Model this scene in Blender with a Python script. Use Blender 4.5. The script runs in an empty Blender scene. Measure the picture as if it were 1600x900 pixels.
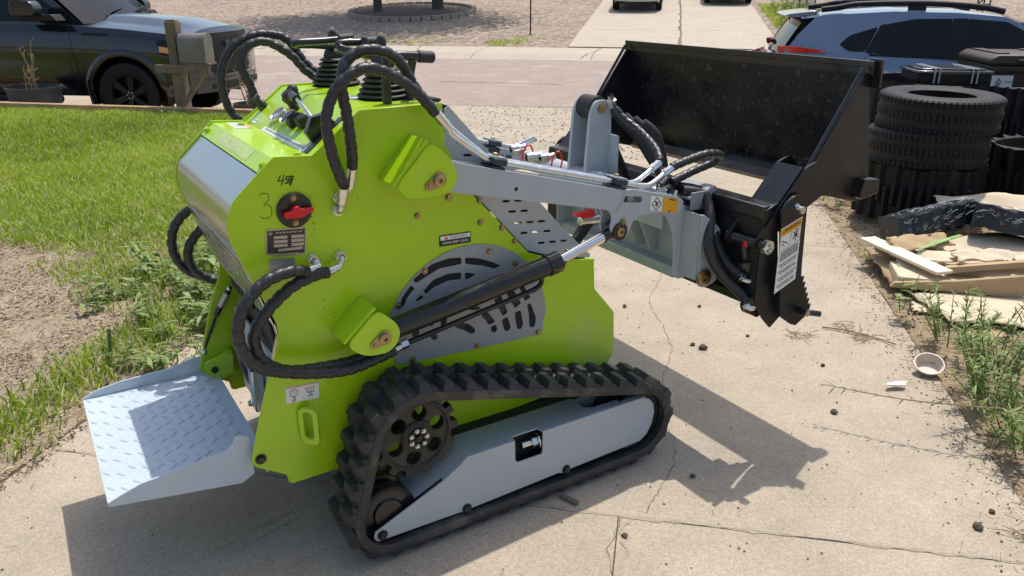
import bpy, bmesh, math, random
import numpy as np
from mathutils import Vector, Matrix
random.seed(7); RNG = np.random.default_rng(7)
R = math.radians; PI = math.pi
scn = bpy.context.scene
COL = scn.collection
# ------------------------------------------------------------------ camera, sky, sun, exposure
EYE = 1.6
cam = bpy.data.cameras.new('camera'); camo = bpy.data.objects.new('camera', cam); COL.objects.link(camo)
cam.sensor_width = 36; cam.lens = 36*1235/1600; cam.clip_start = 0.05; cam.clip_end = 600
camo.location = (0, 0, EYE); camo.rotation_euler = (R(90-20.916), 0, 0)
scn.camera = camo
SUN = Vector((.206, .388, 1)).normalized()
w = bpy.data.worlds.new('World'); scn.world = w; w.use_nodes = True
nt = w.node_tree; bg = nt.nodes['Background']
sky = nt.nodes.new('ShaderNodeTexSky'); sky.sky_type = 'NISHITA'; sky.sun_disc = False
sky.sun_elevation = math.asin(SUN.z); sky.sun_rotation = math.atan2(SUN.x, SUN.y)
sky.dust_density = 3.0; sky.air_density = 1.2
nt.links.new(sky.outputs[0], bg.inputs[0]); bg.inputs[1].default_value = 0.15
sl = bpy.data.lights.new('sun', 'SUN'); sl.energy = 3.6; sl.angle = R(0.53); sl.color = (1, .95, .87)
so = bpy.data.objects.new('sun', sl); COL.objects.link(so)
so.rotation_euler = SUN.to_track_quat('Z', 'Y').to_euler(); so.location = (5, 8, 20)
vs = scn.view_settings; vs.view_transform = 'Standard'; vs.look = 'None'; vs.exposure = 0.10; vs.gamma = 1

# ------------------------------------------------------------------ materials
def mat(name, col, rough=.5, metal=0., var=.12, scale=8., bump=0., bscale=None, spec=.5, coat=0., hue=None, detail=6, rvar=0., spots=None, cells=None, bdist=.004, coord='Object'):
    m = bpy.data.materials.new(name); m.use_nodes = True
    t = m.node_tree; N = t.nodes; Lk = t.links; b = N['Principled BSDF']
    b.inputs['Roughness'].default_value = rough; b.inputs['Metallic'].default_value = metal
    b.inputs['Specular IOR Level'].default_value = spec; b.inputs['Coat Weight'].default_value = coat
    b.inputs['Coat Roughness'].default_value = .08
    tc = N.new('ShaderNodeTexCoord')
    n = N.new('ShaderNodeTexNoise'); n.inputs['Scale'].default_value = scale; n.inputs['Detail'].default_value = detail
    n.inputs['Roughness'].default_value = .62
    Lk.new(tc.outputs[coord], n.inputs['Vector'])
    r = N.new('ShaderNodeValToRGB'); r.color_ramp.elements[0].position = .28; r.color_ramp.elements[1].position = .74
    c = Vector(col); h = Vector(hue) if hue else c
    lo = [max(0, x*(1-var)) for x in c]; hi = [min(1, x*(1+var)) for x in h]
    r.color_ramp.elements[0].color = (*lo, 1); r.color_ramp.elements[1].color = (*hi, 1)
    Lk.new(n.outputs['Fac'], r.inputs['Fac']); out = r.outputs['Color']
    if spots:
        for (scol, sscale, thr, amt) in spots:
            n2 = N.new('ShaderNodeTexNoise'); n2.inputs['Scale'].default_value = sscale; n2.inputs['Detail'].default_value = 5; n2.inputs['Roughness'].default_value = .7
            Lk.new(tc.outputs[coord], n2.inputs['Vector'])
            r2 = N.new('ShaderNodeValToRGB'); r2.color_ramp.elements[0].position = thr; r2.color_ramp.elements[1].position = min(1, thr+.12)
            r2.color_ramp.elements[0].color = (0, 0, 0, 1); r2.color_ramp.elements[1].color = (amt, amt, amt, 1)
            Lk.new(n2.outputs['Fac'], r2.inputs['Fac'])
            mx = N.new('ShaderNodeMix'); mx.data_type = 'RGBA'
            Lk.new(r2.outputs['Color'], mx.inputs[0]); Lk.new(out, mx.inputs[6]); mx.inputs[7].default_value = (*scol, 1)
            out = mx.outputs[2]
    if cells:
        v = N.new('ShaderNodeTexVoronoi'); v.inputs['Scale'].default_value = cells[0]; Lk.new(tc.outputs[coord], v.inputs['Vector'])
        sx = N.new('ShaderNodeSeparateColor'); Lk.new(v.outputs['Color'], sx.inputs[0])
        mr2 = N.new('ShaderNodeMapRange'); mr2.inputs[3].default_value = 1-cells[1]; mr2.inputs[4].default_value = 1+cells[1]; Lk.new(sx.outputs[0], mr2.inputs[0])
        hs = N.new('ShaderNodeHueSaturation'); Lk.new(out, hs.inputs['Color']); Lk.new(mr2.outputs[0], hs.inputs['Value']); out = hs.outputs[0]
    Lk.new(out, b.inputs['Base Color'])
    if rvar:
        mr = N.new('ShaderNodeMapRange'); mr.inputs[1].default_value = .3; mr.inputs[2].default_value = .7
        mr.inputs[3].default_value = max(0, rough-rvar); mr.inputs[4].default_value = min(1, rough+rvar)
        Lk.new(n.outputs['Fac'], mr.inputs[0]); Lk.new(mr.outputs[0], b.inputs['Roughness'])
    if bump:
        nb = N.new('ShaderNodeTexNoise'); nb.inputs['Scale'].default_value = bscale or scale*6; nb.inputs['Detail'].default_value = 5
        Lk.new(tc.outputs[coord], nb.inputs['Vector'])
        bp = N.new('ShaderNodeBump'); bp.inputs['Strength'].default_value = bump; bp.inputs['Distance'].default_value = bdist
        Lk.new(nb.outputs['Fac'], bp.inputs['Height']); Lk.new(bp.outputs['Normal'], b.inputs['Normal'])
    return m

M = {}
DUSTC = (.42, .36, .28)
M['green'] = mat('green_paint', (.40, .63, .008), .3, var=.05, scale=5, spec=.45, coat=.35, bump=.06, bscale=140, rvar=.06, bdist=.002, spots=[((.25, .36, .03), 26, .74, .5), ((.46,.50,.18), 2.4, .54, .40), ((.30,.30,.12), 70, .72, .6)])
M['grey'] = mat('grey_paint', (.40, .44, .48), .38, var=.06, scale=7, bump=.06, bscale=160, rvar=.08, bdist=.002, spots=[((.22, .21, .19), 30, .70, .5), ((.10,.09,.075), 110, .655, .8), ((.46,.43,.37), 4, .62, .35)])
M['greydark'] = mat('grey_guard_paint', (.30, .32, .335), .42, var=.07, scale=9, rvar=.08, bump=.05, bscale=120, bdist=.002)
M['platform'] = mat('platform_paint', (.50, .575, .64), .42, var=.05, scale=9, rvar=.1, bump=.05, bscale=90, spots=[((.36, .37, .36), 24, .66, .5)])
M['cover'] = mat('polished_steel_cover', (.62,.64,.66), .24, 1., var=.02, scale=2.5, rvar=.03)
M['steel'] = mat('brushed_steel', (.62, .64, .66), .27, 1., var=.06, scale=14, rvar=.08)
M['chrome'] = mat('zinc_fitting', (.66, .66, .64), .24, 1., var=.1, scale=40, rvar=.1)
M['rod'] = mat('chrome_rod', (.75, .75, .75), .12, 1., var=.03)
M['yzinc'] = mat('yellow_zinc', (.40, .31, .17), .40, 1., var=.25, scale=30, rvar=.1)
M['black'] = mat('black_paint', (.014, .014, .016), .3, var=.3, scale=12, coat=.2, rvar=.1)
M['bucket'] = mat('bucket_black', (.009, .010, .014), .34, var=.4, scale=6, rvar=.12, spec=.45, spots=[((.12, .12, .11), 70, .68, .5), ((.05, .048, .045), 4.5, .55, .4)])
M['bucketin'] = mat('bucket_inside', (.009, .010, .014), .34, var=.4, scale=6, rvar=.12, spec=.45, spots=[((.15, .15, .14), 38, .575, .6), ((.34,.34,.32), 75, .63, .8), ((.10,.095,.085), 11, .62, .6), ((.06, .058, .055), 4.5, .58, .3)])
M['bucketlip'] = mat('bucket_worn_sunlit_edge', (.16, .125, .095), .42, var=.35, scale=18, spots=[((.28, .22, .16), 9, .5, .8), ((.02,.02,.02), 14, .66, .8)])  # brown wear and dust, with the base colour lightened to look sunlit
M['blackdull'] = mat('dull_black_plastic', (.02, .02, .021), .6, var=.3, scale=25, bump=.1, bscale=90)
M['hose'] = mat('hose_wrap', (.024, .024, .026), .42, var=.3, scale=30, rvar=.1, spots=[((.10, .10, .095), 60, .70, .6)])
M['rubber'] = mat('track_rubber', (.028, .028, .029), .55, var=.4, scale=16, bump=.4, bscale=80, rvar=.12, spots=[((.16, .145, .12), 6, .52, .5), ((.12,.11,.10), 60, .66, .6)])
M['tyre'] = mat('tyre_rubber', (.010, .010, .0105), .62, var=.35, scale=18, bump=.25, bscale=90, spec=.3, spots=[((.04, .037, .032), 6, .60, .5)])
M['iron'] = mat('cast_iron', (.035, .034, .032), .5, .3, var=.4, scale=20, bump=.15, bscale=70, spots=[((.11, .09, .07), 9, .60, .7)])
M['red'] = mat('red_plastic', (.62, .012, .015), .35, var=.08)
M['white'] = mat('white_label', (.78, .78, .76), .45, var=.04, scale=30)
M['orange'] = mat('orange_label', (.75, .36, .02), .45, var=.05)
M['ink'] = mat('black_ink', (.012, .012, .012), .5, var=.1)
M['pencil'] = mat('green_ink', (.10, .14, .015), .5, var=.3, scale=60)
M['greyink'] = mat('grey_print', (.25, .27, .29), .5, var=.1)
M['datap'] = mat('plate_metal', (.42, .40, .36), .35, .7, var=.1)
M['datab'] = mat('plate_black', (.03, .03, .03), .4, var=.3, scale=60)
M['clamp'] = mat('blue_black_plastic', (.025, .035, .05), .5, var=.2)
M['glass'] = mat('gauge_glass', (.30, .33, .36), .06, var=.2, scale=60, coat=1)
M['dark'] = mat('dark_interior', (.008, .008, .008), .7, var=.3)
M['sockY'] = mat('zip_tie_red', (.7, .02, .02), .4, var=.05)

# ------------------------------------------------------------------ mesh helpers
def link(name, me, parent=None):
    o = bpy.data.objects.new(name, me); COL.objects.link(o)
    if parent is not None: o.parent = parent
    return o
def tag(o, label=None, cat=None, group=None, kind=None):
    for k, v in (('label', label), ('category', cat), ('group', group), ('kind', kind)):
        if v: o[k] = v
    return o
def empty(name, loc, rz=0, label=None, cat=None, group=None):
    o = bpy.data.objects.new(name, None); COL.objects.link(o); o.empty_display_size = .2
    o.location = loc; o.rotation_euler = (0, 0, rz)
    return tag(o, label, cat, group)
def frame(d, up=Vector((0, 0, 1))):
    z = Vector(d).normalized()
    if abs(z.dot(up)) > .98: up = Vector((1, 0, 0))
    x = up.cross(z).normalized(); y = z.cross(x)
    return x, y, z
class MB:
    def __init__(s): s.v = []; s.f = []; s.mi = []; s.cur = 0
    def add(s, vs_, fs, m=None):
        o = len(s.v)
        if m is not None: vs_ = [m @ Vector(p) for p in vs_]
        s.v += [tuple(p) for p in vs_]
        s.f += [tuple(i+o for i in f) for f in fs]; s.mi += [s.cur]*len(fs)
        return s
    def box(s, a, b, m=None):
        (x0, y0, z0), (x1, y1, z1) = a, b
        return s.add([(x0,y0,z0),(x1,y0,z0),(x1,y1,z0),(x0,y1,z0),(x0,y0,z1),(x1,y0,z1),(x1,y1,z1),(x0,y1,z1)],
              [(0,3,2,1),(4,5,6,7),(0,1,5,4),(1,2,6,5),(2,3,7,6),(3,0,4,7)], m)
    def tube(s, pts, r, n=10, cap=True, closed=False):
        pts = [Vector(p) for p in pts]; k = len(pts)
        rr = r if isinstance(r, (list, tuple)) else [r]*k
        o = len(s.v); px = None
        for i in range(k):
            if closed: t = pts[(i+1) % k]-pts[i-1]
            else: t = pts[min(i+1, k-1)]-pts[max(i-1, 0)]
            if t.length < 1e-9: t = Vector((0, 0, 1))
            t.normalize()
            if px is None: x, y, _ = frame(t)
            else:
                x = px - t*px.dot(t)
                if x.length < 1e-6: x = frame(t)[0]
                x.normalize(); y = t.cross(x)
            px = x
            for j in range(n):
                a = 2*PI*j/n; s.v.append(tuple(pts[i]+(x*math.cos(a)+y*math.sin(a))*rr[i]))
        for i in range(k if closed else k-1):
            i2 = (i+1) % k
            for j in range(n):
                j2 = (j+1) % n
                s.f.append((o+i*n+j, o+i*n+j2, o+i2*n+j2, o+i2*n+j)); s.mi.append(s.cur)
        if cap and not closed:
            s.f.append(tuple(o+j for j in range(n))[::-1]); s.f.append(tuple(o+(k-1)*n+j for j in range(n))); s.mi += [s.cur]*2
        return s
    def cyl(s, a, b, r, n=16, r2=None): return s.tube([a, b], [r, r if r2 is None else r2], n)
    def lathe(s, prof, org=(0,0,0), axis=(0,0,1), n=24):   # prof: (radius, height) list
        x, y, z = frame(axis); org = Vector(org); o = len(s.v); k = len(prof)
        for (r, h) in prof:
            for j in range(n):
                a = 2*PI*j/n; s.v.append(tuple(org+z*h+(x*math.cos(a)+y*math.sin(a))*max(r, 1e-5)))
        for i in range(k-1):
            for j in range(n):
                j2 = (j+1) % n; s.f.append((o+i*n+j, o+i*n+j2, o+(i+1)*n+j2, o+(i+1)*n+j)); s.mi.append(s.cur)
        return s
    def prism(s, poly, fn, t0, t1):      # poly 2-D, fn(p, t) -> 3-D
        k = len(poly); o = len(s.v)
        s.v += [tuple(fn(p, t0)) for p in poly]+[tuple(fn(p, t1)) for p in poly]
        s.f.append(tuple(range(o, o+k))); s.f.append(tuple(range(o+k, o+2*k))[::-1])
        for i in range(k):
            j = (i+1) % k; s.f.append((o+i, o+i+k, o+j+k, o+j))
        s.mi += [s.cur]*(k+2); return s
    def plate(s, outer, holes, fn, t0, t1):      # flat plate with real holes
        bm = bmesh.new()
        for lp in [outer]+list(holes):
            vs_ = [bm.verts.new((p[0], p[1], 0)) for p in lp]
            for i in range(len(vs_)): bm.edges.new((vs_[i], vs_[(i+1) % len(vs_)]))
        bmesh.ops.triangle_fill(bm, edges=bm.edges[:], use_beauty=True)
        bm.verts.index_update(); n = len(bm.verts); o = len(s.v)
        co = [(v.co.x, v.co.y) for v in bm.verts]
        s.v += [tuple(fn(p, t0)) for p in co]+[tuple(fn(p, t1)) for p in co]
        for f in bm.faces:
            ix = [v.index for v in f.verts]
            s.f.append(tuple(o+i for i in ix)); s.f.append(tuple(o+n+i for i in ix[::-1])); s.mi += [s.cur]*2
        for e in bm.edges:
            if len(e.link_faces) == 1:
                a, b = [v.index for v in e.verts]; s.f.append((o+a, o+b, o+n+b, o+n+a)); s.mi.append(s.cur)
        bm.free(); return s
    def ball(s, c, r, n=12, sc=(1,1,1), m=None):
        vs_ = []; fs = []; k = n//2
        for i in range(k+1):
            p = PI*i/k
            for j in range(n):
                a = 2*PI*j/n; q = Vector((c[0]+r*sc[0]*math.sin(p)*math.cos(a), c[1]+r*sc[1]*math.sin(p)*math.sin(a), c[2]+r*sc[2]*math.cos(p)))
                vs_.append(q)
        for i in range(k):
            for j in range(n):
                j2 = (j+1) % n; fs.append((i*n+j, (i+1)*n+j, (i+1)*n+j2, i*n+j2))
        return s.add(vs_, fs, m)
    def mesh(s, name, mats, smooth=30):
        me = bpy.data.meshes.new(name); me.from_pydata(s.v, [], s.f); me.validate()
        bm = bmesh.new(); bm.from_mesh(me); bmesh.ops.remove_doubles(bm, verts=bm.verts, dist=2e-5)
        bmesh.ops.recalc_face_normals(bm, faces=bm.faces); bm.to_mesh(me); bm.free()
        for m in (mats if isinstance(mats, (list, tuple)) else [mats]): me.materials.append(m)
        if isinstance(mats, (list, tuple)) and len(mats) > 1 and len(me.polygons) == len(s.mi):
            me.polygons.foreach_set('material_index', s.mi)
        if smooth:
            me.polygons.foreach_set('use_smooth', [True]*len(me.polygons)); me.set_sharp_from_angle(angle=R(smooth))
        return me
    def build(s, name, mats, parent=None, smooth=35, bevel=0, seg=2):
        o = link(name, s.mesh(name, mats, smooth), parent)
        if bevel:
            b = o.modifiers.new('bevel', 'BEVEL'); b.width = bevel; b.segments = seg; b.limit_method = 'ANGLE'; b.angle_limit = R(40)
        return o
def curve(ctrl, step=.006, closed=False):     # Catmull-Rom, resampled evenly
    P = [Vector(p) for p in ctrl]; n = len(P); out = []
    rng = range(n) if closed else range(n-1)
    for i in rng:
        if closed: p0, p1, p2, p3 = P[i-1], P[i], P[(i+1) % n], P[(i+2) % n]
        else: p0, p1, p2, p3 = P[max(i-1, 0)], P[i], P[i+1], P[min(i+2, n-1)]
        for k in range(24):
            t = k/24
            out.append(.5*((2*p1)+(p2-p0)*t+(2*p0-5*p1+4*p2-p3)*t*t+(3*p1-p0-3*p2+p3)*t**3))
    out.append(P[0] if closed else P[-1])
    res = [out[0]]; acc = 0
    for a, b in zip(out, out[1:]):
        d = (b-a).length
        while d > 0 and acc+d >= step:
            f = (step-acc)/d; a = a+(b-a)*f; res.append(a.copy()); d = (b-a).length; acc = 0
        acc += d
    if not closed and (res[-1]-out[-1]).length > step*.3: res.append(out[-1])
    return res
def hose(ctrl, parent, r=.0150, name='hydraulic_hose', pitch=.032, m='hose', wrap=True):
    st = pitch/7; pts = curve(ctrl, st); mb = MB(); n = 12; o = 0; px = None
    for i, p in enumerate(pts):
        t = (pts[min(i+1, len(pts)-1)]-pts[max(i-1, 0)]).normalized()
        if px is None: x, y, _ = frame(t)
        else: x = (px-t*px.dot(t)).normalized(); y = t.cross(x)
        px = x
        for j in range(n):
            a = 2*PI*j/n
            ph = (i/7.0 + j/n) % 1.0
            b = 1.0 - .28*max(0, 1-abs(ph-.5)*2/.30)**1.1 + .035*(ph-.5) if wrap else 1.0
            mb.v.append(tuple(p+(x*math.cos(a)+y*math.sin(a))*r*b))
    for i in range(len(pts)-1):
        for j in range(n):
            j2 = (j+1) % n; mb.f.append((i*n+j, i*n+j2, (i+1)*n+j2, (i+1)*n+j)); mb.mi.append(0)
    mb.f.append(tuple(range(n))[::-1]); mb.f.append(tuple((len(pts)-1)*n+j for j in range(n))); mb.mi += [0, 0]
    return mb.build(name, M[m], parent, smooth=60)
def circ(c, r, n=24, a0=0, a1=2*PI):
    return [(c[0]+r*math.cos(a0+(a1-a0)*i/n), c[1]+r*math.sin(a0+(a1-a0)*i/n)) for i in range(n)]
def arcpts(c, r, a0, a1, n):
    return [(c[0]+r*math.cos(R(a0+(a1-a0)*i/n)), c[1]+r*math.sin(R(a0+(a1-a0)*i/n))) for i in range(n+1)]
def ringslot(c, r0, r1, a0, a1, n=8): return arcpts(c, r0, a0, a1, n)+arcpts(c, r1, a1, a0, n)
def stadium(c, L_, h, ang=0, n=6):
    r = h/2; e = L_/2-r; pts = [(e+r*math.cos(-PI/2+PI*i/n), r*math.sin(-PI/2+PI*i/n)) for i in range(n+1)]+[(-e+r*math.cos(PI/2+PI*i/n), r*math.sin(PI/2+PI*i/n)) for i in range(n+1)]
    ca, sa = math.cos(ang), math.sin(ang)
    return [(c[0]+x*ca-y*sa, c[1]+x*sa+y*ca) for x, y in pts]
def roundpoly(poly, r, n=4):
    out = []; k = len(poly)
    for i in range(k):
        p = Vector(poly[i]).to_2d() if len(poly[i]) > 2 else Vector(poly[i]); a = Vector(poly[i-1]); b = Vector(poly[(i+1) % k])
        rr = min(r, (a-p).length*.45, (b-p).length*.45)
        p0 = p+(a-p).normalized()*rr; p1 = p+(b-p).normalized()*rr
        for j in range(n+1):
            t = j/n; q = p0*(1-t)**2+p*2*t*(1-t)+p1*t*t; out.append((q.x, q.y))
    return out
XZ = lambda p, t: (p[0], t, p[1])          # plate in the machine's side plane
def text_mesh(s, size, mtx, m, parent, name='lettering', ext=.0003, align='CENTER', wid=1.0, bold=0.):
    cu = bpy.data.curves.new(name, 'FONT'); cu.body = s; cu.size = size; cu.extrude = ext; cu.align_x = align; cu.align_y = 'CENTER'; cu.resolution_u = 2; cu.offset = bold
    to = bpy.data.objects.new('tmp', cu); COL.objects.link(to)
    me = bpy.data.meshes.new_from_object(to.evaluated_get(bpy.context.evaluated_depsgraph_get()))
    bpy.data.objects.remove(to); bpy.data.curves.remove(cu)
    me.transform(mtx @ Matrix.Diagonal((wid, 1, 1, 1))); me.materials.clear(); me.materials.append(M[m]); me.name = name
    return link(name, me, parent)
def side_mtx(x, z, y, ang=0, lean=0):       # text on a plate facing -Y, reading along +X
    return Matrix.Translation((x, y, z)) @ Matrix.Rotation(-ang, 4, 'Y') @ Matrix.Rotation(PI/2, 4, 'X') @ Matrix.Shear('XY', 4, (0, 0)) 
def ribbon(mb, pts, wd, fn, t):             # a pen stroke on a plane
    for a, b in zip(pts, pts[1:]):
        a = Vector(a); b = Vector(b); d = (b-a)
        if d.length < 1e-6: continue
        d.normalize(); n = Vector((-d.y, d.x))*wd/2; e = d*wd*.3
        q = [a-e-n, b+e-n, b+e+n, a-e+n]
        mb.prism([(p.x, p.y) for p in q], fn, t, t-.0004)
def copyobj(o, parent=None, name=None):
    c = o.copy(); COL.objects.link(c); c.parent = parent
    return c
def copy_tree(o, parent=None):
    c = copyobj(o, parent)
    for ch in list(o.children): copy_tree(ch, c)
    return c
# ================================================================== THE MINI SKID STEER
# local frame: X forward (towards the bucket), Y towards its far side, Z up; near side plate at Y = .20, far one at .885
root = empty('mini_skid_steer', (-.395, 1.877, 0), R(32), 'lime green tracked mini skid steer loader with raised black bucket on the concrete driveway', 'loader')
YN, YF = .200, .885
def mir(y): return YN+YF-y
PROF = [(-.12,1.197),(-.164,1.159),(-.232,1.096),(-.249,1.06),(-.256,1.03),(-.253,.995),(-.242,.965),(-.211,.88),(-.172,.783),(-.160,.745),(-.158,.715),(-.168,.668),(-.196,.605),(-.24,.466),(-.268,.368),(-.272,.345),(-.262,.327),(-.181,.273),(-.176,.245),(-.165,.238),(.05,.24),(.5,.25),(.95,.285),(1.0,.325),(1.02,.36),(1.024,.39),(1.016,.522),(.926,.628),(.918,.738),(.78,.759),(.654,.805),(.457,1.02),(.366,1.181),(.361,1.297),(.115,1.295),(-.021,1.19)]
GC, GR = (.432, .580), .289
def side_panel(y0, y1, near):
    o = MB().plate(PROF, [], XZ, y0, y1).build('side_panel', M['green'], root, bevel=.002)
    return o
panN = side_panel(YN, YN+.006, True); panF = side_panel(YF-.006, YF, False)
def bolt(parent, p, d, r=.011, m='yzinc', name='bolt'):
    d = Vector(d).normalized(); p = Vector(p)
    mb = MB().lathe([(0, 0), (r*1.35, 0), (r*1.35, r*.22), (r, r*.22)], p, d, 14)
    mb.lathe([(r, r*.22), (r*.98, r*.85), (r*.8, r*1.0), (0, r*1.0)], p, d, 6)
    return mb.build(name, M[m], parent, smooth=25)
# deck, console and the sloped strip, one folded sheet
FOLD = [(.355,1.290),(.116,1.289),(-.019,1.184),(-.118,1.190),(-.160,1.156)]
def sheet(fold, y0, y1, th, name, m, parent, smooth=35, bevel=0.0015):
    mb = MB(); k = len(fold); P = [Vector(p) for p in fold]; nrm = []
    for i in range(k):
        d = (P[min(i+1, k-1)]-P[max(i-1, 0)]).normalized(); nrm.append(Vector((-d.y, d.x)))
    inner = [(P[i].x+nrm[i].x*th, P[i].y+nrm[i].y*th) for i in range(k)]
    mb.prism(list(fold)+inner[::-1], XZ, y0, y1)
    return mb.build(name, M[m], parent, smooth, bevel)
console = sheet(FOLD, YN+.0065, YF-.0065, .004, 'console_panel', 'green', root)
# silver wrap cover and perforated rear grille
cover = [(-.161,1.153),(-.228,1.091),(-.240,1.075),(-.246,1.055),(-.2505,1.03),(-.248,.998),(-.238,.966),(-.231,.945)]
sheet(cover, YN+.0075, YF-.0075, .003, 'rear_cover', 'cover', root, 60, 0)
ga, gb = Vector((-.230, .942)), Vector((-.166, .742)); gl = (gb-ga).length; gd = (gb-ga).normalized()
rg = MB(); holes = []
for r_ in range(6):
    for c_ in range(16):
        u = .03+(c_+.5*(r_ % 2))*.041; v = .022+r_*.031
        if u < .655: holes.append([(u-.014, v), (u, v-.013), (u+.014, v), (u, v+.013)])
GM = lambda p, t: (ga.x+gd.x*p[1]-gd.y*t*-1, YN+.008+p[0], ga.y+gd.y*p[1]+gd.x*t*-1)
rg.plate([(0, 0), (.669, 0), (.669, gl), (0, gl)], holes, GM, 0, .003)
rg.build('rear_grille', M['steel'], root)
rg2 = MB(); pts2 = [(-.166,.742),(-.158,.70),(-.172,.655),(-.180,.62)]
sheet(pts2, YN+.008, YN+.03, .003, 'grille_edge_strip', 'steel', root, 60, 0)
# inside: dark bulkhead, engine block pieces, sump panel, return filter bar
MB().box((-.02, YN+.01, .30), (-.005, YF-.01, 1.17)).box((-.02, YN+.01, .27), (.95, YF-.01, .285)).build('bulkhead', M['dark'], root)
eng = MB().box((-.14, .50, .66), (-.02, .80, .90)).box((-.10, .30, .70), (-.02, .48, .86)); eng.cyl((-.14, .42, .60), (-.02, .42, .60), .085, 20).cyl((-.12, .66, .58), (-.02, .66, .58), .07, 20)
for k in range(7): eng.box((-.150, .52+k*.04, .67), (-.138, .535+k*.04, .89))
eng.build('engine', M['blackdull'], root, bevel=.006)
MB().box((-.145, .33, .29), (-.135, .80, .585)).build('rear_sump_panel', M['grey'], root, bevel=.002)
fb = MB().box((-.185, .475, .345), (-.15, .525, .49)).build('oil_filter_housing', M['steel'], root, bevel=.004)
MB().box((-.188, .472, .488), (-.147, .528, .508)).build('cap', M['black'], fb, bevel=.003)
bolt(fb, (-.186, .53, .355), (-1, 0, 0), .009, 'chrome')
for k, (x, z) in enumerate([(-.146,.31),(-.146,.57)]): bolt(root, (x, .345, z), (-1, 0, 0), .008, 'chrome')
for pts in ([(-.05,.75,.62),(-.12,.78,.52),(-.155,.76,.44),(-.16,.66,.385),(-.145,.56,.36)],[(-.05,.70,.66),(-.10,.60,.66),(-.16,.45,.60),(-.15,.36,.55),(-.08,.30,.52)]):
    MB().tube(curve(pts, .012), .009, 10).build('fuel_line', M['black'], root)
# hood: grey slotted side skins, sloped cover
hood_out = [(.368,1.155),(.372,1.276),(.385,1.286),(.518,1.140),(.698,.965),(.80,.855),(.909,.752),(.905,.742),(.78,.764),(.656,.810),(.46,1.025)]
hs = []
for i in range(13):
    for j in range(11):
        x = .40+j*.044+(i % 2)*.022; z = 1.215-i*.036 - j*.004
        top = lambda q: 1.286-(q-.385)*1.02
        lowb = lambda q: float(np.interp(q, [.37,.46,.656,.78,.91], [1.155,1.025,.81,.764,.742]))
        if max(lowb(x-.024),lowb(x+.024))+.016 < z < min(top(x-.024),top(x+.024))-.02 and .40 < x < .84: hs.append(stadium((x, z), .028, .0075, -.10, 4))
hood = MB().plate(hood_out, hs, XZ, YN+.010, YN+.013).build('hood_side_skin', M['grey'], root)
MB().plate(hood_out, hs, XZ, YF-.013, YF-.010).build('hood_side_skin', M['grey'], root)
sheet([(.909,.752),(.80,.857),(.698,.967),(.518,1.142),(.385,1.288)], YN+.013, YF-.013, .003, 'hood_cover', 'grey', root)
MB().box((.40, YN+.02, .70), (.42, YF-.02, 1.20)).box((.42,YN+.02,.69),(.86,YF-.02,.70)).build('hood_baffle', M['dark'], root)
MB().box((.90, YN+.01, .30), (.912, YF-.01, .735)).build('front_panel', M['green'], root, bevel=.002)
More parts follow.
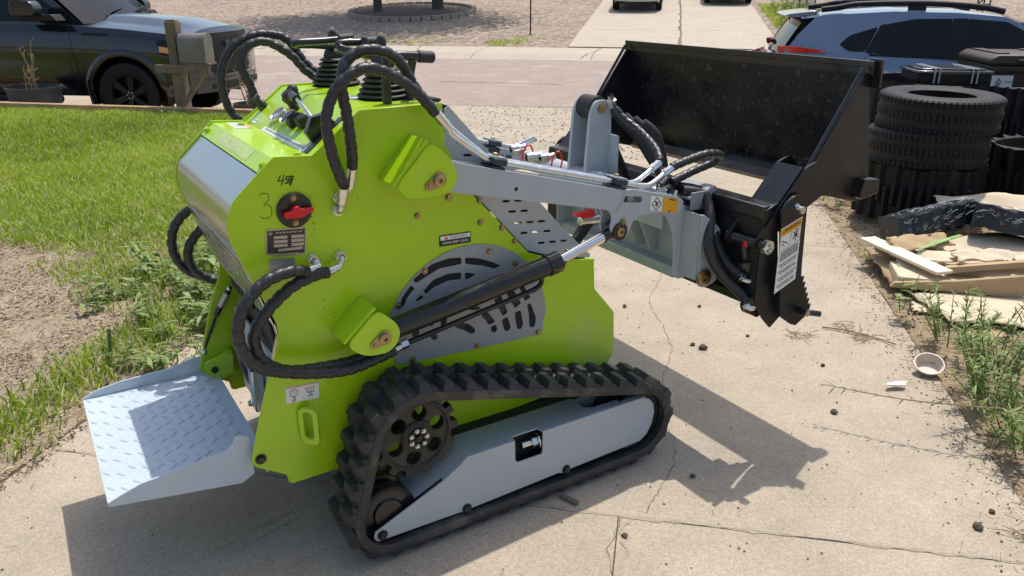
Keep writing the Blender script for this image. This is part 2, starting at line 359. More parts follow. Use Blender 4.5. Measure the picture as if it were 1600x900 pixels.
# fan grille on the near side (a mirrored one on the far side)
def fan_grille(y0, y1, yb):
    outer = arcpts(GC, GR, 196, -13, 40)
    outer = [(.152,.72)]*0 + arcpts(GC, GR, 171, 0, 36)+[(.711,.56),(.707,.509),(.447,.519),(.224,.530),(.176,.537)]
    outer = arcpts(GC, GR, 168, 2, 34)+[(.712,.56),(.706,.512),(.447,.520),(.224,.531),(.180,.538)]
    H = [roundpoly(q, .005, 2) for q in [[(0.408, 0.835), (0.409, 0.814), (0.332, 0.813), (0.255, 0.782), (0.245, 0.795), (0.308, 0.832), (0.364, 0.84)],
        [(0.42, 0.832), (0.465, 0.823), (0.518, 0.8), (0.548, 0.782), (0.524, 0.777), (0.485, 0.794), (0.421, 0.812)],
        [(0.238, 0.779), (0.251, 0.767), (0.226, 0.744), (0.213, 0.717), (0.198, 0.717), (0.208, 0.747)],
        [(0.407, 0.787), (0.406, 0.765), (0.362, 0.769), (0.311, 0.756), (0.286, 0.74), (0.278, 0.754), (0.312, 0.782), (0.362, 0.792)],
        [(0.419, 0.785), (0.458, 0.772), (0.432, 0.76), (0.419, 0.762)],
        [(0.271, 0.743), (0.28, 0.732), (0.255, 0.723), (0.252, 0.732)],
        [(0.596, 0.722), (0.62, 0.72), (0.66, 0.653), (0.638, 0.644), (0.617, 0.694)],
        [(0.646, 0.63), (0.66, 0.633), (0.682, 0.576), (0.678, 0.547), (0.665, 0.543), (0.656, 0.552), (0.653, 0.596)],
        [(0.558, 0.703), (0.585, 0.706), (0.624, 0.641), (0.599, 0.627)],
        [(0.599, 0.614), (0.621, 0.616), (0.632, 0.567), (0.625, 0.549), (0.61, 0.551), (0.603, 0.574)],
        [(0.52, 0.673), (0.547, 0.683), (0.573, 0.62), (0.554, 0.61)],
        [(0.55, 0.599), (0.571, 0.604), (0.584, 0.565), (0.578, 0.554), (0.564, 0.554), (0.557, 0.565)],
        [(0.474, 0.632), (0.492, 0.644), (0.526, 0.598), (0.502, 0.591)],
        [(0.507, 0.583), (0.526, 0.588), (0.533, 0.571), (0.526, 0.559), (0.512, 0.564)],
        [(0.413, 0.68), (0.443, 0.68), (0.476, 0.654), (0.456, 0.652), (0.423, 0.662)],
        [(0.483, 0.696), (0.51, 0.697), (0.52, 0.682), (0.499, 0.671)],
        [(0.279, 0.654), (0.307, 0.654), (0.306, 0.633), (0.282, 0.639)],
        [(0.336, 0.663), (0.358, 0.661), (0.351, 0.632), (0.331, 0.627), (0.332, 0.649)],
        [(0.376, 0.617), (0.402, 0.623), (0.428, 0.613), (0.451, 0.59), (0.451, 0.577), (0.437, 0.575), (0.408, 0.597), (0.389, 0.606)],
        [(0.235, 0.634), (0.26, 0.632), (0.256, 0.611), (0.234, 0.613)],
        [(0.293, 0.602), (0.315, 0.606), (0.321, 0.589), (0.305, 0.584)],
        [(0.365, 0.666), (0.4, 0.67), (0.397, 0.664), (0.365, 0.662)]]]
    g = MB().plate(outer, H, XZ, y0, y1).build('fan_grille', M['greydark'], root, bevel=.0012)
    for (x, z) in ((.196,.724),(.285,.815),(.505,.838),(.672,.676),(.60,.78),(.69,.522),(.458,.530),(.232,.540)): bolt(g, (x, min(y0, y1) if yb < y0 or y0 < .5 else max(y0, y1), z), (0, -1 if y0 < .5 else 1, 0), .0075)
    return g
fan_grille(YN-.004, YN-.001, 0); fan_grille(YF+.001, YF+.004, 2)
dk = MB().plate(arcpts(GC, GR-.004, 168, 2, 34)+[(.695,.54),(.19,.548)], [], XZ, YN-.0009, YN-.0004)
dk.build('grille_shade_backing', M['dark'], root)  # near-black sheet over the solid panel, its colour stands for shade behind the slots
for k in range(5):
    a = R(20+36*k); MB().box((0, -.0007, 0), (.17, .0007, .028), Matrix.Translation((GC[0], YN-.0016, GC[1])) @ Matrix.Rotation(-a, 4, 'Y') @ Matrix.Translation((.03,0,0))).build('fan_blade', M['iron'], root)

# plates, stickers, switch, lettering on the near side panel
YS = YN-.0006
for (x, z) in ((.477,.905+.028),(.60,.8545),(.475,1.0),(.27,.985)): bolt(panN, (x, YN, z), (0, -1, 0), .0075)
bolt(panN, (.372, YN, 1.025), (0, -1, 0), .009); bolt(panN, (.553, YN, .905), (0, -1, 0), .008)
bolt(panN, (-.247, YN, .350), (0, -1, 0), .012, 'black'); bolt(panN, (-.118, YN, .583), (0, -1, 0), .006, 'iron')
sw = MB().lathe([(0,.012),(.020,.012),(.020,.010),(.044,.010),(.047,.006),(.047,0)], (-.0815, YN, 1.053), (0,-1,0), 28).build('battery_switch', M['black'], root)
hd = MB(); hd.prism(roundpoly([(-.033,-.006),(-.012,-.010),(.012,-.010),(.045,.004),(.044,.013),(.012,.013),(.004,.022),(-.008,.020),(-.014,.010),(-.034,.007)], .004), lambda p, t: (-.0815+p[0], t, 1.047+p[1]), YN-.030, YN-.014)
hd.cyl((-.0815, YN-.014, 1.05), (-.0815, YN-.006, 1.05), .012, 14)
hd.build('switch_handle', M['red'], sw, bevel=.002)
for z in (1.087, 1.020): bolt(sw, (-.083, YN-.009, z), (0,-1,0), .006)
dp = MB().plate(roundpoly([(-.161,1.012),(-.054,1.003),(-.061,.929),(-.168,.943)], .004), [], XZ, YS-.0008, YN).build('data_plate', M['datap'], root)
MB().plate([(-.157,1.007),(-.058,.999),(-.065,.933),(-.163,.947)], [], XZ, YS-.0013, YS-.0009).build('data_plate_field', M['datab'], dp)
fl = MB()
for (x, z, w_, h_) in ((-.142,.983,.036,.008),(-.143,.972,.036,.008),(-.144,.961,.036,.008),(-.096,.979,.034,.008),(-.097,.968,.034,.008),(-.098,.957,.034,.008),(-.134,.9475,.066,.007)):
    fl.plate([(x,z),(x+w_,z-.003),(x+w_-.001,z-.003+h_),(x,z+h_)], [], XZ, YS-.0019, YS-.0014)
fl.build('data_field', M['datap'], dp)
tx = MB()
for r_, (z, x0, x1) in enumerate(((.9995,-.135,-.065),(.941,-.150,-.085),(.936,-.150,-.070))):
    x = x0
    while x < x1:
        l = random.uniform(.004,.010); sl_ = -(x+.16)*.085
        tx.plate([(x,z+sl_),(x+l,z+sl_-.0005),(x+l,z+sl_+.003),(x,z+sl_+.0035)], [], XZ, YS-.0019, YS-.0014); x += l+.003
tx.build('data_print', M['datap'], dp)
bolt(dp, (-.150, YS-.0012, 1.0), (0,-1,0), .004)
d2 = MB().plate([(-.160,.932),(-.093,.924),(-.095,.884),(-.164,.892)], [], XZ, YS-.0008, YN).build('small_data_plate', M['datap'], root)
tx = MB()
for r_ in range(5):
    z = .921-r_*.0075; x = -.156
    while x < -.10:
        l = random.uniform(.005,.012)
        if random.random() < .8: tx.plate([(x,z),(x+l,z-.001),(x+l,z+.003),(x,z+.004)], [], XZ, YS-.0014, YS-.0009)
        x += l+.003
tx.build('small_plate_print', M['greyink'], d2)
# WARNING / PLEASE KEEP CLEAN sticker
ws = MB().plate(roundpoly([(.338,.914),(.444,.911),(.443,.877),(.337,.880)], .003), [], XZ, YS-.0008, YN).build('keep_clean_sticker', M['ink'], root)
MB().plate([(.341,.9105),(.441,.908),(.441,.8955),(.341,.898)], [], XZ, YS-.0013, YS-.0009).build('sticker_field', M['white'], ws)
MB().plate([(.353,.8995),(.367,.899),(.360,.909)], [], XZ, YS-.0018, YS-.0014).build('warning_triangle', M['red'], ws)
text_mesh('WARNING', .0125, side_mtx(.403, .9025, YS-.0016, -.025), 'greyink', ws)
text_mesh('PLEASE KEEP CLEAN', .0098, side_mtx(.391, .8872, YS-.0011, -.025), 'white', ws)
# lifting point sticker and lifting eye
ls = MB().plate([(-.156,.551),(-.062,.543),(-.064,.494),(-.158,.501)], [], XZ, YS-.0008, YN).build('lifting_sticker', M['white'], root)
mb = MB()
for k in range(9): mb.plate([(-.108+k*.0052,.5475-k*.0004),(-.106+k*.0052,.5473-k*.0004),(-.106+k*.0052,.5435-k*.0004),(-.108+k*.0052,.5437-k*.0004)], [], XZ, YS-.0013, YS-.0009)
mb.plate([(-.155,.5495),(-.11,.5457),(-.11,.5435),(-.155,.5475)], [], XZ, YS-.0013, YS-.0009)
mb.build('sticker_red_edge', M['red'], ls)
mb = MB()
ribbon(mb, circ((-.135,.529), .0115, 16)+[(-.1235,.529)], .0016, XZ, YS-.0009); ribbon(mb, [(-.135,.517),(-.135,.511)], .003, XZ, YS-.0009); ribbon(mb, arcpts((-.1365,.5075), .0045, 80, -200, 10), .0022, XZ, YS-.0009)
ribbon(mb, [(-.139,.527),(-.138,.533),(-.135,.535),(-.132,.533),(-.131,.527)], .0012, XZ, YS-.0009)
ribbon(mb, [(-.100,.533),(-.097,.520),(-.078,.519),(-.077,.532)], .0014, XZ, YS-.0009); ribbon(mb, circ((-.088,.523), .005, 10)+[(-.083,.523)], .0014, XZ, YS-.0009)
ribbon(mb, [(-.105,.5345),(-.072,.533)], .0012, XZ, YS-.0009); ribbon(mb, [(-.088,.519),(-.088,.512)], .002, XZ, YS-.0009); ribbon(mb, [(-.096,.509),(-.081,.508)], .0016, XZ, YS-.0009); ribbon(mb,[(-.096,.509),(-.088,.514),(-.081,.508)],.0012,XZ,YS-.0009)
mb.build('lifting_symbol', M['ink'], ls)
le = MB().plate(roundpoly([(-.020,-.058),(.018,-.058),(.024,-.03),(.024,.05),(.012,.062),(-.010,.062),(-.02,.05)], .018, 6), [stadium((.002,.004), .085, .021, PI/2)], lambda p, t: (-.106-p[0]*.95+t*.7, YN-.028+p[0]*1.05+t*.7, .425+p[1]), -.007, .007)
le.build('lifting_eye', M['green'], root, bevel=.003)
# pen marks on the paint: a struck number and a large 3
mb = MB()
ribbon(mb, [(-.108,1.147),(-.115,1.134),(-.100,1.133)], .0026, XZ, YS); ribbon(mb, [(-.099,1.147),(-.107,1.122)], .0026, XZ, YS)
ribbon(mb, [(-.081,1.143),(-.093,1.142),(-.0955,1.136),(-.088,1.136),(-.085,1.131),(-.090,1.125),(-.097,1.126)], .0026, XZ, YS)
ribbon(mb, [(-.078,1.143),(-.086,1.120)], .0026, XZ, YS); ribbon(mb, [(-.096,1.126),(-.080,1.142)], .002, XZ, YS); ribbon(mb, [(-.074,1.142),(-.084,1.119)], .0026, XZ, YS)
mb.build('marker_number', M['ink'], panN)
mb = MB()
ribbon(mb, [(-.166,1.102),(-.160,1.107),(-.147,1.106),(-.142,1.099),(-.146,1.086),(-.158,1.077),(-.148,1.076),(-.139,1.068),(-.140,1.051),(-.148,1.042),(-.162,1.042),(-.170,1.048)], .0016, XZ, YS)
mb.build('pen_number', M['pencil'], panN)
mb = MB()
for k in range(26):
    x = random.choice([random.gauss(.0,.02), random.uniform(-.2,.3)]); z = random.uniform(.70,1.15)
    if k % 2: x, z = random.gauss(-.035,.006), random.uniform(.97,1.09)
    ribbon(mb, [(x,z),(x+random.uniform(-.003,.003),z-random.uniform(.002,.005))], .0018, XZ, YS)
mb.build('paint_chip', M['pencil'], panN)

# welded pin brackets (upper and lower) on both sides
def bracket(pts, fl, pin, s, pin_ang):
    yo = .088; f = (lambda y: y) if s == 0 else mir
    b = MB().plate(roundpoly(pts, .03, 6), [], XZ, f(yo), f(yo+.010))
    (x0, z0), (x1, z1) = fl
    o = b.build('pin_bracket', M['green'], root, bevel=.002)
    n = Vector((-(z1-z0), x1-x0)).normalized()*-.010
    MB().prism([(x0,z0),(x1,z1),(x1+n.x,z1+n.y),(x0+n.x,z0+n.y)], XZ, f(yo+.009), f(YN)).build('bracket_flange', M['green'], o, bevel=.002)
    ca, sa = math.cos(pin_ang), math.sin(pin_ang)
    tr = [(-.036*ca, -.036*sa)]
    loop = []
    for i in range(13):
        a = pin_ang-PI*.42+PI*.84*i/12*1.0; loop.append((pin[0]+.022*math.cos(a), pin[1]+.022*math.sin(a)))
    for i in range(9):
        a = pin_ang+PI*.58+PI*.84*i/8; loop.append((pin[0]-.034*ca+.011*math.cos(a), pin[1]-.034*sa+.011*math.sin(a)))
    k = MB().plate(loop, [], XZ, f(yo-.001), f(yo-.006)).build('pin_keeper', M['yzinc'], o, bevel=.001)
    d = (0, -1, 0) if s == 0 else (0, 1, 0)
    MB().lathe([(.016,0),(.016,.008),(.012,.010),(.0065,.010),(.006,.003),(0,.003)], (pin[0], f(yo-.005), pin[1]), d, 20).build('pin_head', M['yzinc'], o)
    bolt(o, (pin[0]-.032*ca, f(yo-.005), pin[1]-.032*sa), d, .0055)
    return o
UP = [(.268,1.215),(.330,1.158),(.348,1.115),(.330,1.075),(.300,1.066),(.200,1.066),(.160,1.100)]
LO = [(.088,.772),(.140,.722),(.152,.690),(.138,.655),(.110,.637),(.045,.640),(-.010,.683)]
for s in (0, 1):
    bracket(UP, ((.266,1.213),(.162,1.102)), (.285,1.110), s, .45)
    bracket(LO, ((.088,.772),(-.008,.686)), (.100,.686), s, .45)
# ------------------------------------------------------------------ lift arms
ARM = [(.27,1.085),(.268,1.13),(.29,1.155),(.333,1.150),(.965,.986),(.995,.986),(1.205,.932),(1.228,.914),(1.215,.874),(1.10,.893),(1.03,.893),(1.004,.878),(.992,.850),(.984,.832),(.962,.820),(.936,.822),(.918,.838),(.910,.872),(.918,.905),(.90,.930),(.321,1.067)]
ARMR = roundpoly(ARM, .012, 3)
def lift_arm(f):
    a = MB().plate(ARMR, [stadium((.998,.952), .085, .020, -.16)], XZ, f(.112), f(.118))
    o = a.build('lift_arm', M['grey'], root, bevel=.002)
    i = MB().plate(ARMR, [stadium((.998,.952), .085, .020, -.16)], XZ, f(.165), f(.171)).build('arm_plate', M['grey'], o, bevel=.002)
    d = [(.29,1.153),(.333,1.148),(.965,.984),(.995,.984),(1.205,.930),(1.226,.912),(1.214,.877)]
    mb = MB()
    for p, q in zip(d, d[1:]):
        n = Vector((-(q[1]-p[1]), q[0]-p[0])).normalized()*-.006
        mb.prism([p, q, (q[0]+n.x, q[1]+n.y), (p[0]+n.x, p[1]+n.y)], XZ, f(.1175), f(.1655))
    p, q = (.321,1.070), (.895,.934); mb.prism([p, q, (q[0],q[1]+.006), (p[0],p[1]+.006)], XZ, f(.1175), f(.1655))
    mb.build('arm_top_plate', M['grey'], o)
    MB().box((.985, f(.140)-.018, .935),(1.01, f(.140)+.018, .97)).build('arm_stiffener', M['greydark'], o)
    # weld seam and end-pin keeper
    MB().tube([(.965,f(.111),.984),(.955,f(.111),.95),(.93,f(.111),.918)], .003, 6).build('weld_bead', M['grey'], o)
    loop = []
    ca, sa = math.cos(1.25), math.sin(1.25); pin = (.948,.852)
    for i_ in range(13): a_ = 1.25+PI*.58+PI*.84*i_/12; loop.append((pin[0]+.020*math.cos(a_), pin[1]+.020*math.sin(a_)))
    for i_ in range(9): a_ = 1.25-PI*.42+PI*.84*i_/8; loop.append((pin[0]+.034*ca+.010*math.cos(a_), pin[1]+.034*sa+.010*math.sin(a_)))
    MB().plate(loop, [], XZ, f(.111), f(.106)).build('pin_keeper', M['yzinc'], o, bevel=.001)
    dd = (0, -1 if f(.1) < .5 else 1, 0)
    MB().lathe([(.015,0),(.015,.006),(.011,.008),(.006,.008),(.0055,.002),(0,.002)], (pin[0], f(.107), pin[1]), dd, 18).build('pin_head', M['yzinc'], o)
    bolt(o, (pin[0]+.03*ca, f(.107), pin[1]+.03*sa), dd, .005)
    return o
armN = lift_arm(lambda y: y); armF = lift_arm(mir)
MB().lathe([(.006,0),(.006,.001),(0,.001)], (.55,.1115,1.045), (0,-1,0), 10).build('grease_hole', M['dark'], armN)
# pinch sticker on the arm end
st = MB().plate([(1.075,.955),(1.128,.943),(1.128,.893),(1.075,.905)], [], XZ, .1115, .1108).build('pinch_sticker', M['white'], armN)
MB().plate([(1.130,.9425),(1.198,.926),(1.198,.877),(1.130,.8925)], [], XZ, .1115, .1108).build('pinch_sticker_orange', M['orange'], armN)
mb = MB(); c = (1.102,.924); ribbon(mb, [(c[0]-.02,c[1]),(c[0],c[1]+.021),(c[0]+.02,c[1]-.004),(c[0],c[1]-.023),(c[0]-.02,c[1])], .0026, XZ, .1106); ribbon(mb, [(c[0]-.006,c[1]+.008),(c[0]+.002,c[1]),(c[0]+.002,c[1]-.010)], .005, XZ, .1106); ribbon(mb, [(c[0]-.008,c[1]-.006),(c[0]+.009,c[1]+.003)], .004, XZ, .1106)
ribbon(mb, [(1.158,.887),(1.166,.892)], .004, XZ, .1106); ribbon(mb, [(1.160,.930),(1.185,.924)], .004, XZ, .1106)
mb.build('pinch_symbol', M['ink'], armN)
MB().box((1.2225, .124, .884), (1.2235, .160, .908)).build('end_sticker', M['orange'], armN)
# cross tube and tilt tower
MB().cyl((1.12, .171, .925), (1.12, .914, .925), .040, 24).build('cross_tube', M['grey'], root)
TW = roundpoly([(1.085,.89),(1.105,1.17),(1.125,1.215),(1.185,1.215),(1.20,1.17),(1.215,.87)], .025, 5)
tower = MB().plate(TW, [], XZ, .490, .504).build('tilt_tower', M['grey'], root, bevel=.002)
MB().plate(TW, [], XZ, .590, .604).build('tower_plate', M['grey'], tower, bevel=.002)
MB().prism([(1.203,1.08),(1.203,.87),(1.255,.865)], XZ, .494, .501).prism([(1.203,1.08),(1.203,.87),(1.255,.865)], XZ, .593, .600).build('tower_gusset', M['grey'], tower, bevel=.001)
MB().box((1.195,.440,.875),(1.202,.490,1.09)).prism([(.49,1.09),(.43,.875),(.49,.875)], lambda p, t: (t, p[0], p[1]), 1.205, 1.212).build('tower_side_gusset', M['grey'], tower)
MB().cyl((1.153,.482,1.185),(1.153,.612,1.185), .017, 18).build('tower_pin', M['yzinc'], tower)
MB().cyl((1.153,.506,1.185),(1.153,.588,1.185), .043, 24).build('cylinder_eye', M['blackdull'], tower)
mb = MB().cyl((1.16,.547,1.17),(1.37,.547,.80), .034, 20); mb.build('tilt_cylinder', M['black'], root)
MB().cyl((1.34,.547,.845),(1.40,.547,.74), .017, 16).build('tilt_rod', M['rod'], root)
# lift cylinders
def lift_cyl(f):
    y = f(.140) if False else f(.130)
    a = Vector((.100, y, .678)); b = Vector((.720, y, .785)); e = Vector((.948, y, .852)); d = (b-a).normalized()
    o = MB().tube([a+d*.02, a+d*.025, b-d*.045, b-d*.045, b, b], [.028,.0315,.0315,.035,.035,.028], 24).cyl(a-Vector((0,.022,0)), a+Vector((0,.022,0)), .030, 18).build('lift_cylinder', M['black'], root, smooth=40)
    d2 = (e-b).normalized()
    MB().cyl(b-d2*.02, e-d2*.05, .0165, 18).build('cylinder_rod', M['rod'], o)
    MB().cyl(e-d2*.055, e-d2*.02, .021, 16).cyl(e-Vector((0,.024,0)), e+Vector((0,.024,0)), .030, 20).build('rod_eye', M['black'], o)
    pp = curve([(.640,y,.752),(.655,y,.742),(.657,y,.725),(.640,y,.712),(.60,y,.702),(.40,y,.668),(.19,y-.0*1,.632)], .012)
    MB().tube(pp, .0085, 10).build('cylinder_pipe', M['black'], o)
    MB().cyl((.66,y,.79),(.657,y,.742), .011, 10).build('pipe_port', M['black'], o)
    q = Vector((.19,y,.632)); dq = Vector((-1,0,-.18)).normalized()
    MB().lathe([(.009,0),(.015,.001),(.015,.022),(.011,.024),(.011,.05),(.009,.052)], q, dq, 6).build('pipe_nut', M['chrome'], o)
    return o
lift_cyl(lambda y: y); lift_cyl(mir)
# steel oil pipes along the arms, with clamps
def arm_pipe(f, k):
    dz = .024*k
    if k == 0: P = [(.325,f(.125),1.252),(.360,f(.135),1.216),(.43,f(.140),1.165),(.487,f(.140),1.128),(.53,f(.140),1.118),(.97,f(.140),1.005),(1.06,f(.140),.984),(1.10,f(.142),.984),(1.165,f(.155),1.006)]
    else: P = [(.345,f(.160),1.255),(.375,f(.160),1.222),(.44,f(.165),1.17),(.492,f(.165),1.130),(.54,f(.165),1.119),(.97,f(.165),1.006),(1.03,f(.168),.992),(1.07,f(.172),.996),(1.135,f(.185),1.02)]
    return MB().tube(curve(P, .012), .0095, 12).build('oil_pipe', M['chrome'], root, smooth=60)
for f in ((lambda y: y), mir):
    for k in (0, 1): arm_pipe(f, k)
    for (x, z) in ((.497,1.118),(.952,1.002)):
        m4 = Matrix.Translation((x, f(.152), z)) @ Matrix.Rotation(R(14), 4, 'Y')
        c_ = MB().box((-.022,-.036,-.028),(.022,.036,-.002), m4).box((-.024,-.038,.001),(.024,.038,.020), m4).build('pipe_clamp', M['clamp'], root, bevel=.003)
        MB().box((-.026,-.03,.0205),(.026,.03,.0245), m4).build('clamp_strap', M['grey'], c_)
        bolt(c_, m4 @ Vector((0,0,.0245)), m4.to_3x3() @ Vector((0,0,1)), .0085)
# fittings between pipes and wrapped hoses at the arm end
for (a, b, r) in (((1.165,.155,1.006),(1.215,.165,1.024),.014),((1.135,.185,1.02),(1.185,.198,1.04),.014)):
    MB().lathe([(.010,0),(.015,.002),(.015,.022),(.0125,.024),(.0125,.05),(.010,.052)], a, Vector(b)-Vector(a), 6).build('pipe_fitting', M['chrome'], root)
for k in range(6):
    p = Vector((1.20+.03*(k % 3), .20+.035*(k//3), .93-.012*(k % 3)))
    MB().lathe([(.009,-.02),(.014,-.018),(.014,.006),(.010,.008),(.010,.024),(0,.024)], p, (random.uniform(-.5,.9), random.uniform(-.4,.6), .5), 6).build('elbow_fitting', M['chrome'], root)
hose([(1.21,.165,1.024),(1.27,.16,1.04),(1.36,.155,1.055),(1.44,.17,1.04),(1.45,.20,1.01),(1.38,.22,.985),(1.27,.225,.955)], root, .0155)
hose([(1.185,.198,1.04),(1.21,.25,1.07),(1.235,.36,1.11),(1.22,.44,1.15),(1.20,.47,1.185)], root, .0155)
hose([(1.22,.20,.93),(1.28,.23,.93),(1.36,.25,.90),(1.44,.27,.86)], root, .017, wrap=False, m='black')
hose([(1.22,.23,.94),(1.30,.27,.95),(1.38,.30,.91),(1.46,.31,.86)], root, .017, wrap=False, m='black')
for k in range(4): hose([(1.24+.02*k,.52-.03*k,1.16-.01*k),(1.30+.015*k,.46-.02*k,1.08),(1.34+.01*k,.38,.97),(1.36,.30+.02*k,.90)], root, .019, wrap=False, m='blackdull', name='sleeved_hose')
MB().lathe([(.011,0),(.017,.002),(.017,.03),(.012,.032),(.012,.05)], (1.195,.475,1.19), (-.25,-.1,.5), 6).build('elbow_fitting', M['chrome'], root)
# bits between the arms: far fitting, red-tied couplings, ball valve
MB().cyl((.98,.80,.98),(1.13,.80,.955), .024, 16).build('coupling_pipe', M['grey'], root)
for (x, y, z) in ((.96,.72,1.0),(1.04,.64,.98)):
    MB().tube(curve([(x,y,z-.03),(x+.012,y,z+.02),(x+.03,y-.01,z+.035),(x+.045,y-.01,z),(x+.04,y,z-.04)], .01), .0035, 6).build('zip_tie', M['sockY'], root)
for (x, y, z) in ((1.0,.70,.99),(1.05,.68,.985),(.98,.78,1.01)):
    MB().lathe([(.010,-.03),(.020,-.028),(.020,.0),(.015,.002),(.015,.03),(.009,.032),(0,.032)], (x, y, z), (1,-.1,.1), 14).build('quick_coupling', M['chrome'], root)
bvx = MB().cyl((1.02,.42,.80),(1.10,.42,.80), .017, 14).build('ball_valve', M['chrome'], root)
MB().prism(roundpoly([(-.06,.0),(-.02,-.012),(.02,-.014),(.03,0),(.02,.014),(-.02,.008),(-.055,.010)], .006), lambda p, t: (1.05+p[0], .42+t, .825+p[1]), -.014, .014).build('valve_handle', M['red'], bvx, bevel=.003)
for k in range(3): hose([(.80+.02*k,.34+.03*k,.80),(.88+.02*k,.36+.02*k,.735-.012*k),(.98,.40,.74-.01*k),(1.06+.02*k,.44,.80)], root, .015, wrap=False, m='black')
# ------------------------------------------------------------------ spiral-wrapped hoses on the near and far side
def crimp(a, b, r=.0135, parent=None, name='hose_ferrule'):
    a = Vector(a); b = Vector(b); d = (b-a); l = d.length
    return MB().lathe([(r*.75,0),(r,.001),(r,l*.62),(r*.85,l*.64),(r*.85,l),(r*.6,l)], a, d, 16).build(name, M['chrome'], parent or root)
def elbow(p_panel, p_out, parent=None, f=lambda y: y):
    p = Vector(p_panel); q = Vector(p_out); m_ = Vector((p.x, q.y, p.z))
    o = MB().tube(curve([p, p+(m_-p)*.55, m_+(q-m_)*.25, q], .006), .0085, 12).build('elbow_fitting', M['chrome'], parent or root, smooth=60)
    s = Vector((0, -1 if f(.1) < .5 else 1, 0))
    MB().lathe([(.016,0),(.016,.008),(.0145,.009),(.0145,.020),(.010,.021)], (p.x, f(YN), p.z), s, 6).build('elbow_nut', M['chrome'], o)
    return o
for f, far in ((lambda y: y, False), (mir, True)):
    F = lambda p: (p[0], f(p[1]), p[2])
    if not far:
        A = [(.0705,.165,1.105),(.030,.135,1.215),(.004,.125,1.29),(.040,.12,1.372),(.125,.12,1.408),(.228,.12,1.357),(.300,.12,1.283)]
        B = [(.0745,.18,1.145),(.058,.175,1.26),(.050,.165,1.34),(.075,.155,1.425),(.136,.15,1.450),(.208,.15,1.425),(.262,.155,1.345),(.312,.16,1.285)]
        A[0:3] = [(.044,.155,1.112),(.028,.130,1.135),(.004,.120,1.214),(.0,.12,1.301)]
        B[0:3] = [(.073,.165,1.155),(.068,.145,1.20),(.060,.14,1.29),(.052,.14,1.366)]
        A[4:5] = [(.042,.12,1.376)]
    else:
        A = [(.028,.085,1.135),(-.030,.06,1.213),(-.040,.055,1.32),(.0,.055,1.40),(.06,.055,1.438),(.125,.055,1.447),(.19,.07,1.428),(.24,.09,1.35),(.31,.12,1.283)]
        B = [(.06,.12,1.15),(.045,.10,1.272),(.02,.095,1.35),(.045,.095,1.41),(.11,.095,1.425),(.185,.11,1.38),(.235,.13,1.32),(.33,.155,1.26)]
    hose([F(p) for p in A], root); hose([F(p) for p in B], root)
    crimp(F(A[-1]), F((.345,.128,1.235)), .014); crimp(F(B[-1]), F((.352,.160,1.245)), .014)
    if not far:
        crimp(F((.043,.156,1.113)), F((.037,.166,1.062)), .0145); elbow(F((.032,.199,1.038)), F((.037,.166,1.060)))
        crimp(F((.073,.166,1.156)), F((.066,.178,1.098)), .0145); elbow(F((.040,.199,1.070)), F((.066,.180,1.096)))
    C_ = [(-.078,.15,.895),(-.127,.13,.912),(-.200,.115,.900),(-.262,.105,.846),(-.282,.105,.765),(-.247,.11,.682),(-.150,.115,.632),(-.01,.115,.602),(.09,.12,.612),(.145,.125,.622)]
    D_ = [(-.020,.16,.880),(-.060,.15,.882),(-.132,.14,.862),(-.208,.13,.806),(-.240,.13,.745),(-.222,.13,.680),(-.150,.135,.630),(.0,.14,.612),(.065,.14,.624),(.12,.155,.66)]
    hose([F(p) for p in C_], root, .0165); hose([F(p) for p in D_], root, .0165)
    crimp(F((-.084,.152,.894)), F((-.040,.166,.900)), .0125); elbow(F((-.046,.199,.912)), F((-.038,.168,.9005)), f=f)
    crimp(F((-.026,.162,.879)), F((.016,.172,.885)), .0125); elbow(F((.030,.199,.908)), F((.018,.172,.886)), f=f)
    crimp(F((.14,.125,.621)), F((.178,.13,.630)), .012)
# ------------------------------------------------------------------ controls on the deck
def boot(cx, cy):
    prof = []; n = 6
    for k in range(n):
        r0 = .078-.0062*k; z = .004+k*.0145
        prof += [(r0-.012, z), (r0, z+.003), (r0+.001, z+.007), (r0-.002, z+.010), (r0-.013, z+.0135)]
    prof += [(.036, .094), (.030, .112), (.022, .118), (0, .119)]
    o = MB().lathe([(.080,0)]+prof, (cx, cy, 1.290), (0,0,1), 40).build('lever_boot', M['blackdull'], root, smooth=50)
    MB().cyl((cx,cy,1.40),(cx,cy,1.475), .0065, 12).build('lever_rod', M['chrome'], o)
    MB().lathe([(0,-.062),(.0115,-.062),(.0125,-.055),(.014,-.02),(.0155,0),(.014,.008),(.009,.0135),(0,.0155)], (cx,cy,1.452), (0,0,1), 20).build('lever_knob', M['black'], o)
    return o
boot(.285, .425); boot(.282, .815)
boot_mid = MB().cyl((.277,.53,1.29),(.277,.53,1.44), .006, 10).build('lever_rod', M['chrome'], root)
MB().lathe([(0,-.05),(.0105,-.05),(.0135,-.01),(.013,.004),(.008,.012),(0,.014)], (.277,.53,1.445), (0,0,1), 18).build('lever_knob', M['black'], boot_mid)
def grip(pts, end=None, r=.0135):
    c = curve(pts, .012); o = MB().tube(c, r, 12).build('grab_bar', M['black'], root, smooth=60)
    a, b = Vector(pts[-1]), Vector(pts[-2])
    d = (a-b).normalized(); MB().lathe([(.0155,-.045),(.017,-.043),(.017,.0),(.014,.004),(0,.004)], a, d, 16).build('bar_sleeve', M['blackdull'], o)
    return o
grip([(.245,.31,1.29),(.245,.31,1.39),(.255,.31,1.415),(.29,.31,1.418),(.39,.31,1.410)])
MB().tube(curve([(.33,.345,1.29),(.335,.345,1.36),(.34,.33,1.41)], .012), .0125, 12).build('bar_post', M['black'], root, smooth=60)
MB().lathe([(.022,0),(.022,.004),(.014,.006)], (.33,.345,1.289), (0,0,1), 16).build('post_foot', M['black'], root)
